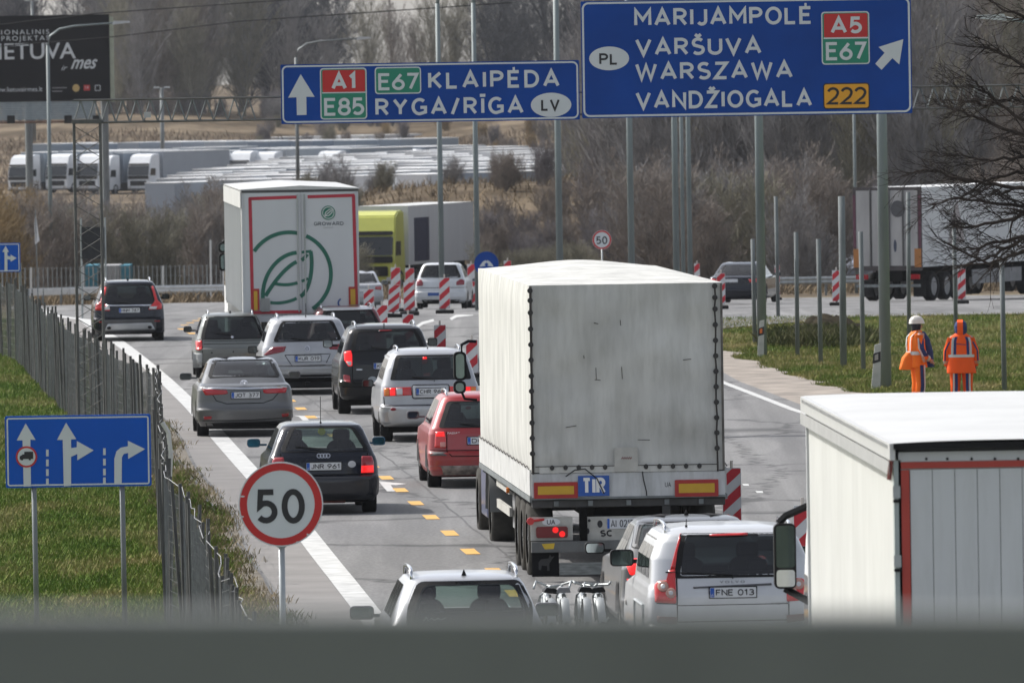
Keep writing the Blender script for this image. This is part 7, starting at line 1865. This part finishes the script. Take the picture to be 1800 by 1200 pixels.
# ------------------------------------------------------------------ road workers
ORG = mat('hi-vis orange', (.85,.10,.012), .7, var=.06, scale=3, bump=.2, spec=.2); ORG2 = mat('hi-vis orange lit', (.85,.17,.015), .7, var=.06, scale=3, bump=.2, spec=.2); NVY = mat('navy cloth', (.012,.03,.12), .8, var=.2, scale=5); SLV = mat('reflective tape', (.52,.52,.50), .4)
def loft(name, rings, m, parent, cap=True, n=20):
    """rings: (cx, cy, z, a, b)"""
    V = []; Fc = []
    fold = cap and len(rings) > 3
    if fold:
        R2 = []
        for p, q in zip(rings[:-1], rings[1:]):
            for j in range(4): R2.append(tuple(p[i]+(q[i]-p[i])*j/4 for i in range(5)))
        rings = R2+[rings[-1]]; n = 32
    for (cx, cy, z, a, b) in rings:
        for k in range(n):
            t = 2*math.pi*k/n; c, s = math.cos(t), math.sin(t)
            if fold: w_ = 1+.07*NZ.noise(Vector((c*2.2+z*1.5, s*2.2, z*7)))+.04*NZ.noise(Vector((c*6, s*6, z*3+5))); c *= w_; s *= w_
            V.append((cx+a*math.copysign(abs(c)**.85, c), cy+b*math.copysign(abs(s)**.85, s), z))
    for i in range(len(rings)-1):
        for k in range(n): Fc.append((i*n+k, i*n+(k+1)%n, (i+1)*n+(k+1)%n, (i+1)*n+k))
    if cap: Fc.append(tuple(range(n))[::-1]); Fc.append(tuple((len(rings)-1)*n+k for k in range(n)))
    return pyd(name, V, Fc, m, parent, True)
def band(name, fr, k0, k1, grow, m, parent, n=20): return loft(name, [(a,b,z,c+grow,d+grow) for a,b,z,c,d in fr], m, parent, cap=False, n=n)
def lerp_ring(R, z):
    zs = [r[2] for r in R]; return tuple(float(np.interp(z, zs, [r[i] for r in R])) if i != 2 else z for i in range(5))
def hand(root, wrist, direc, m, side):
    w = Vector(wrist); d = Vector(direc).normalized(); s = Vector((0,1,0)).cross(d).normalized() if abs(d.y) < .9 else Vector((1,0,0)); f = d.cross(s)
    nd = [(tuple(w), .028), (tuple(w+d*.05), .034), (tuple(w+d*.09), .033)]; ed = [(0,1),(1,2)]
    hnd = skinp('hand', nd, ed, m, root)
    for k, L in enumerate((.062,.072,.068,.055)):
        a = w+d*.09+f*(.028-.018*k); b = a+d*L*.55+s*.006*side; c = b+d*L*.45+s*.02*side
        skinp('finger', [(tuple(w+d*.06+f*(.02-.013*k)), .010), (tuple(a), .010), (tuple(b), .009), (tuple(c), .0075)], [(0,1),(1,2),(2,3)], m, hnd)
    a = w+d*.03+f*.03; skinp('finger', [(tuple(w+d*.02+f*.01), .012), (tuple(a+d*.02+f*.015), .011), (tuple(a+d*.05+f*.018+s*.01*side), .009)], [(0,1),(1,2)], m, hnd)
def worker(px, Y, ytop, lab, yaw, kind):
    x = (px-ROLL*(640-600)-900)*Y/F; z = zg(Y); H = wz(px, ytop, Y)-z; k = H/1.80
    t = empty('person', (x, Y, z), yaw, lab, 'person', 'road workers on the verge')
    nd = [((0,0,.95),.13),((0,.01,1.2),.14),((0,.0,1.42),.13),((0,-.0,1.54),.06),((0,.02,1.64),.085),((0,.02,1.74),.075),
          ((-.19,0,1.43),.065),((-.27,-.02,1.15),.048),((-.25,.06,.90),.034),((.19,0,1.43),.065),((.27,-.02,1.15),.048),((.25,.06,.90),.034),
          ((-.10,0,.88),.10),((-.11,.02,.50),.07),((-.12,-.02,.10),.045),((-.12,.12,.04),.04),((.10,0,.88),.10),((.11,.02,.50),.07),((.12,-.02,.10),.045),((.12,.12,.04),.04)]
    nd = [((a*k,b*k,c*k), r*k) for (a,b,c), r in nd]
    ed = [(0,1),(1,2),(2,3),(3,4),(4,5),(2,6),(6,7),(7,8),(2,9),(9,10),(10,11),(0,12),(12,13),(13,14),(14,15),(0,16),(16,17),(17,18),(18,19)]
    skinp('body', nd, ed, SKIN_, t)
    return t, k
def tubecloth(name, P, R, m, t, n=12):
    mb = MB(); V = []; Fc = []; P = [Vector(p) for p in P]
    for i, p in enumerate(P):
        d = (P[min(i+1,len(P)-1)]-P[max(i-1,0)]).normalized(); a = Vector((0,1,0)) if abs(d.y) < .9 else Vector((1,0,0)); u = d.cross(a).normalized(); w = d.cross(u)
        for q in range(n): th = 2*math.pi*q/n; V.append(p+u*math.cos(th)*R[i]+w*math.sin(th)*R[i])
    for i in range(len(P)-1):
        for q in range(n): Fc.append((i*n+q, i*n+(q+1)%n, (i+1)*n+(q+1)%n, (i+1)*n+q))
    Fc.append(tuple(range(n))); Fc.append(tuple((len(P)-1)*n+q for q in range(n)))
    return pyd(name, V, Fc, m, t, True)
def stripe(name, P, off, w, m, t):
    """ribbon over points with normal offset dir"""
    V = []; Fc = []
    for i, (p, nrm, s) in enumerate(P):
        p = Vector(p)+Vector(nrm).normalized()*off; s = Vector(s).normalized()*w/2; V += [p-s, p+s]
    for i in range(len(P)-1): Fc.append((2*i, 2*i+1, 2*i+3, 2*i+2))
    return pyd(name, V, Fc, m, t)
# worker seen from behind, orange hood, wide coat
Yw = 217.
t, k = worker(1690, Yw, 562, 'worker seen from behind in orange hooded coat with reflective cross straps', 0, 0)
for sx in (-1, 1):
    tubecloth('trouser_leg', [(sx*.12*k,0,.92*k),(sx*.125*k,.02*k,.5*k),(sx*.13*k,-.02*k,.06*k)], [.135*k,.10*k,.085*k], ORG, t)
    boxo('boot', sx*.13*k-.055, sx*.13*k+.055, -.08, .22, 0, .11, BLACK, t, .03)
    stripe('dark_stripe', [((sx*.13*k-.02*sx,-.125*k,.80*k),(0,-1,0),(1,0,0)), ((sx*.13*k-.02*sx,-.098*k,.45*k),(0,-1,0),(1,0,0)), ((sx*.135*k,-.11*k,.08*k),(0,-1,0),(1,0,0))], .012, .055, NVY, t)
    stripe('tape_stripe', [((sx*.13*k+.03*sx,-.125*k,.80*k),(0,-1,0),(1,0,0)), ((sx*.13*k+.03*sx,-.096*k,.45*k),(0,-1,0),(1,0,0)), ((sx*.135*k+.04*sx,-.11*k,.08*k),(0,-1,0),(1,0,0))], .010, .03, SLV, t)
R = [(0,0,.72*k,.30*k,.19*k),(0,0,.80*k,.295*k,.185*k),(0,0,1.0*k,.27*k,.165*k),(0,0,1.2*k,.265*k,.16*k),(0,0,1.36*k,.255*k,.155*k),(0,.0,1.46*k,.215*k,.13*k),(0,.01,1.53*k,.11*k,.09*k)]
loft('coat', R, ORG, t)
zb_ = [1.05*k, 1.10*k]; band('waist_tape', [lerp_ring(R, z) for z in (1.045*k,1.075*k,1.10*k)], 0, 0, .008, SLV, t)
for sx in (-1, 1):
    def back(z, x): r = lerp_ring(R, z); u = min(.98, abs(x)/r[3]); return (x, -r[4]*(1-u**(2/.85))**(.85/2)*1.0, z)
    stripe('shoulder_tape', [(back(z, sx*xx),(0,-1,0),(1,0,0)) for z, xx in ((1.10*k,.185*k),(1.25*k,.18*k),(1.38*k,.17*k),(1.45*k,.15*k))], .012, .05, SLV, t)
    stripe('navy_panel', [(back(z, sx*xx),(0,-1,0),(1,0,0)) for z, xx in ((1.10*k,.135*k),(1.25*k,.13*k),(1.38*k,.125*k),(1.46*k,.10*k))], .010, .05, NVY, t)
    tubecloth('sleeve', [(sx*.19*k,0,1.42*k),(sx*.285*k,-.02*k,1.18*k),(sx*.30*k,.03*k,.95*k),(sx*.29*k,.06*k,.88*k)], [.085*k,.072*k,.062*k,.055*k], ORG, t)
    tubecloth('cuff', [(sx*.302*k,.025*k,.985*k),(sx*.298*k,.045*k,.93*k)], [.070*k,.066*k], SLV, t)
    stripe('sleeve_stripe', [((sx*.235*k,-.085*k,1.36*k),(0,-1,0),(1,0,0)),((sx*.325*k,-.085*k,1.18*k),(0,-1,0),(1,0,0)),((sx*.335*k,-.03*k,.97*k),(0,-1,0),(1,0,0))], .012, .03, NVY, t)
    hand(t, (sx*.285*k,.06*k,.885*k), (-.1*sx,.1,-1), mat('dark glove', (.10,.02,.03), .8), sx)
stripe('seam_line', [((-.11*k,-.158*k,1.325*k),(0,-1,0),(0,0,1)),((0,-.162*k,1.305*k),(0,-1,0),(0,0,1)),((.09*k,-.158*k,1.30*k),(0,-1,0),(0,0,1))], .012, .012, NVY, t)
hd = [(0,.0,1.50*k,.10*k,.10*k),(0,.0,1.58*k,.125*k,.125*k),(0,.0,1.68*k,.128*k,.135*k),(0,.01,1.75*k,.105*k,.115*k),(0,.02,1.79*k,.05*k,.06*k)]
loft('hood', hd, NVY, t)
stripe('hood_stripe', [((-.02*k,-(r[4])*1.0,r[2]),(0,-1,.1),(1,0,0)) for r in hd[:4]]+[((-.015*k,.0,1.795*k),(0,-.2,1),(1,0,0))], .010, .11, ORG, t)
# worker in profile, white helmet, turned to the right
t, k = worker(1613, Yw+.8, 556, 'worker in profile with white helmet and orange jacket, carrying an orange bag', -1.25, 1)
# local +y is where he faces
for sx in (-1, 1):
    tubecloth('trouser_leg', [(sx*.10*k,0,.92*k),(sx*.105*k,.02*k,.5*k),(sx*.11*k,-.02*k,.06*k)], [.12*k,.095*k,.08*k], ORG2, t)
    boxo('boot', sx*.11*k-.055, sx*.11*k+.055, -.08, .22, 0, .11, BLACK, t, .03)
    stripe('dark_stripe', [((sx*.225*k,0,.85*k),(sx,0,0),(0,1,0)), ((sx*.205*k,.02,.45*k),(sx,0,0),(0,1,0)), ((sx*.195*k,-.02,.08*k),(sx,0,0),(0,1,0))], .012, .07, NVY, t)
    stripe('tape_stripe', [((sx*.22*k,.06,.85*k),(sx,0,0),(0,1,0)), ((sx*.20*k,.07,.45*k),(sx,0,0),(0,1,0)), ((sx*.185*k,.03,.08*k),(sx,0,0),(0,1,0))], .016, .025, SLV, t)
R = [(0,0,.80*k,.235*k,.19*k),(0,0,.9*k,.225*k,.18*k),(0,-.01,1.15*k,.22*k,.165*k),(0,-.02,1.34*k,.235*k,.155*k),(0,-.02,1.45*k,.19*k,.12*k),(0,.0,1.53*k,.10*k,.09*k)]
loft('jacket', R, ORG2, t)
loft('open_jacket_front', [(0,.20*k,.80*k,.19*k,.12*k),(0,.19*k,1.1*k,.18*k,.12*k),(0,.13*k,1.36*k,.17*k,.11*k),(0,.06*k,1.5*k,.12*k,.085*k)], NVY, t)
band('waist_tape', [lerp_ring(R, z) for z in (1.05*k,1.12*k)], 0, 0, .016, SLV, t)
for sx in (-1,1): stripe('shoulder_tape', [((sx*.10*k,-.165*k,1.08*k),(0,-1,0),(1,0,0)),((sx*.11*k,-.17*k,1.25*k),(0,-1,0),(1,0,0)),((sx*.11*k,-.155*k,1.40*k),(0,-1,0),(1,0,0)),((sx*.11*k,-.06*k,1.485*k),(0,-.3,1),(1,0,0)),((sx*.11*k,.05*k,1.47*k),(0,.3,1),(1,0,0))], .022, .05, SLV, t)
for sx in (-1, 1):
    tubecloth('sleeve', [(sx*.18*k,-.02,1.42*k),(sx*.25*k,-.03*k,1.17*k),(sx*.24*k,.08*k,1.0*k),(sx*.20*k,.17*k,.96*k)], [.085*k,.07*k,.06*k,.052*k], ORG2, t)
    tubecloth('cuff', [(sx*.235*k,.10*k,.99*k),(sx*.215*k,.15*k,.97*k)], [.066*k,.062*k], SLV, t)
    stripe('sleeve_stripe', [((sx*.25*k,-.01,1.38*k),(sx,0,0),(0,1,0)),((sx*.315*k,-.02,1.18*k),(sx,0,0),(0,1,0)),((sx*.305*k,.06,1.02*k),(sx,0,0),(0,1,0))], .012, .09, NVY, t); stripe('sleeve_tape', [((sx*.25*k,-.075,1.38*k),(sx,0,0),(0,1,0)),((sx*.315*k,-.085,1.18*k),(sx,0,0),(0,1,0)),((sx*.305*k,-.0,1.02*k),(sx,0,0),(0,1,0))], .014, .03, SLV, t)
    hand(t, (sx*.195*k,.18*k,.955*k), (-.2*sx,.6,-.7), SKIN_, sx)
loft('shoulder_bag', [(.02,-.21*k,.76*k,.10*k,.17*k),(.02,-.21*k,.78*k,.11*k,.18*k),(.02,-.20*k,1.0*k,.10*k,.12*k),(.02,-.17*k,1.10*k,.08*k,.06*k)], ORG2, t)
hd = [(0,.0,1.5*k,.085*k,.085*k),(0,.0,1.58*k,.095*k,.10*k),(0,-.015,1.68*k,.10*k,.11*k)]
loft('dark_balaclava', [(0,-.02,1.50*k,.088*k,.08*k),(0,-.02,1.60*k,.098*k,.092*k),(0,-.02,1.68*k,.10*k,.10*k)], mat('dark knit', (.012,.014,.02), .9), t)
skinp('face', [((0,.07*k,1.56*k),.045),((0,.075*k,1.64*k),.05)], [(0,1)], SKIN_, t); skinp('nose', [((0,.12*k,1.62*k),.012),((0,.135*k,1.605*k),.012)], [(0,1)], SKIN_, t)
for sx in (-1,1): skinp('eye', [((sx*.03*k,.122*k,1.645*k),.007),((sx*.034*k,.122*k,1.645*k),.007)], [(0,1)], INK, t)
skinp('mouth', [((-.02*k,.118*k,1.575*k),.005),((.02*k,.118*k,1.575*k),.005)], [(0,1)], mat('lip', (.3,.1,.09), .6), t)
loft('helmet', [(0,-.005,1.66*k,.13*k,.155*k),(0,-.005,1.675*k,.128*k,.15*k),(0,-.01,1.74*k,.118*k,.135*k),(0,-.01,1.79*k,.085*k,.095*k),(0,-.01,1.815*k,.03*k,.035*k)], mat('white helmet', (.68,.64,.58), .4), t)

# ------------------------------------------------------------------ low rack trailer with folding bicycles
def rack():
    Y = 128.; x0 = at(1015, 1110, Y)[0]; zz = zg(Y)
    t = empty('rack_trailer', (x0, Y, zz), .05, 'low grey rack trailer carrying silver bicycles, left of the grey saloon', 'trailer')
    boxo('bed', -.8, .8, 0, 1.7, .30, .36, GALVD, t); MB().tube([(0,1.7,.33),(0,2.9,.4)], .04, 6).build('drawbar', GALVD, t)
    for sx in (-1, 1): wheel(sx*.86, .9, .25, .15, t)
    for sx in (-1, 1): MB().tube([(sx*.75,.1,.36),(sx*.75,.1,.86),(sx*.75,1.6,.86),(sx*.75,1.6,.36)], .018, 6).build('hoop', mat('shiny silver tube', (.40,.42,.42), .45, .6), t)
    ST_ = mat('shiny silver tube', (.40,.42,.42), .45, .6)
    def bike(bx, lean, lab, k):
        b = empty('bicycle', (x0+bx, Y, zz+.36), .05+lean*.3, lab, 'bicycle', 'silver bicycles on the rack trailer'); b.rotation_euler[1] = lean
        for yc in (.28, 1.25):
            n = 28; me = MB(); V = []; Fc = []; r, m = .262, 8
            for a in range(n):
                for q in range(m):
                    A, B = 2*math.pi*a/n, 2*math.pi*q/m; rr = r+.024*math.cos(B); V.append((.024*math.sin(B), yc+rr*math.cos(A), .286+rr*math.sin(A)))
            for a in range(n):
                for q in range(m): Fc.append((a*m+q, a*m+(q+1)%m, ((a+1)%n)*m+(q+1)%m, ((a+1)%n)*m+q))
            w_ = pyd('wheel', V, Fc, RUBD, b, True); sp = MB()
            for a in range(14): A = 2*math.pi*a/14; sp.tube([(.02*(-1)**a, yc, .286), (0, yc+.245*math.cos(A), .286+.245*math.sin(A))], .0025, 3)
            sp.build('spokes', ST_, w_)
            ag = [(yc+.31*math.cos(A), .286+.31*math.sin(A)) for A in [math.radians(d) for d in range(10, 190, 18)]]
            V = []; 
            for y_, z_ in ag: V += [(-.045, y_, z_-.012), (0, y_, z_+.008), (.045, y_, z_-.012)]
            pyd('mudguard', V, [f for i_ in range(len(ag)-1) for f in ((3*i_,3*i_+1,3*i_+4,3*i_+3),(3*i_+1,3*i_+2,3*i_+5,3*i_+4))], ST_, b, True)
        MB().tube([(0,.28,.286),(0,.62,.27),(0,.55,.62)], .02, 7).tube([(0,.62,.27),(0,1.12,.60)], .024, 7).tube([(0,.58,.52),(0,1.10,.62)], .02, 7).tube([(0,.28,.286),(0,.57,.55)], .014, 6).build('frame', ST_, b, True)
        for sx in (-1, 1): MB().tube([(sx*.05,1.25,.286),(sx*.05,1.13,.58),(0,1.11,.64)], .014, 6).build('fork', ST_, b, True)
        MB().tube([(0,1.10,.62),(0,1.08,.70),(-.13,1.0,.69+.05*k),(-.16,.88,.66)], .014, 6).tube([(0,1.08,.70),(.14,1.02,.74-.05*k),(.16,.90,.72)], .014, 6).build('handlebar', ST_, b, True)
        MB().prism(roundp([(-.085,.64),(.085,.64),(.06,.70),(-.06,.70)], .02), .42, .66).build('saddle', BLACK if k else mat('grey saddle', (.2,.2,.2), .6), b)
        MB().tube([(-.09,.62,.20),(.09,.62,.34)], .012, 6).build('pedal_crank', ST_, b)
    bike(-.33, .12, 'leftmost silver bicycle, leaning left on the rack trailer', 1); bike(-.11, -.03, 'silver bicycle second from the left on the rack trailer', 0); bike(.10, .05, 'silver bicycle third from the left on the rack trailer', 1); bike(.32, -.10, 'rightmost silver bicycle, leaning toward the grey saloon', 1)
rack()

# ------------------------------------------------------------------ bridge railing in front of the camera
Yb = 10.0
RG = mat('grey green railing paint', (.15,.158,.148), .7, var=.1, scale=6)
t = empty('bridge_railing', (0, Yb, 5.3), 0, 'blurred dark grey green bridge railing along the bottom of the view', 'railing')
zc = HC-(1080-HOR)*Yb/F-5.3
o = boxo('top_rail', -4, 4, 0, .09, zc-.22, zc, RG, t, .006); o.rotation_euler = (0, ROLL, 0)
for k in range(-7, 8): boxo('baluster', k*.4-.018, k*.4+.018, .03, .06, -.3, zc-.25, RG, t)
boxo('bridge_edge_kerb', -12, 12, -.5, .6, -1.0, -.3, mat('bridge concrete', (.25,.25,.24), .9), t)
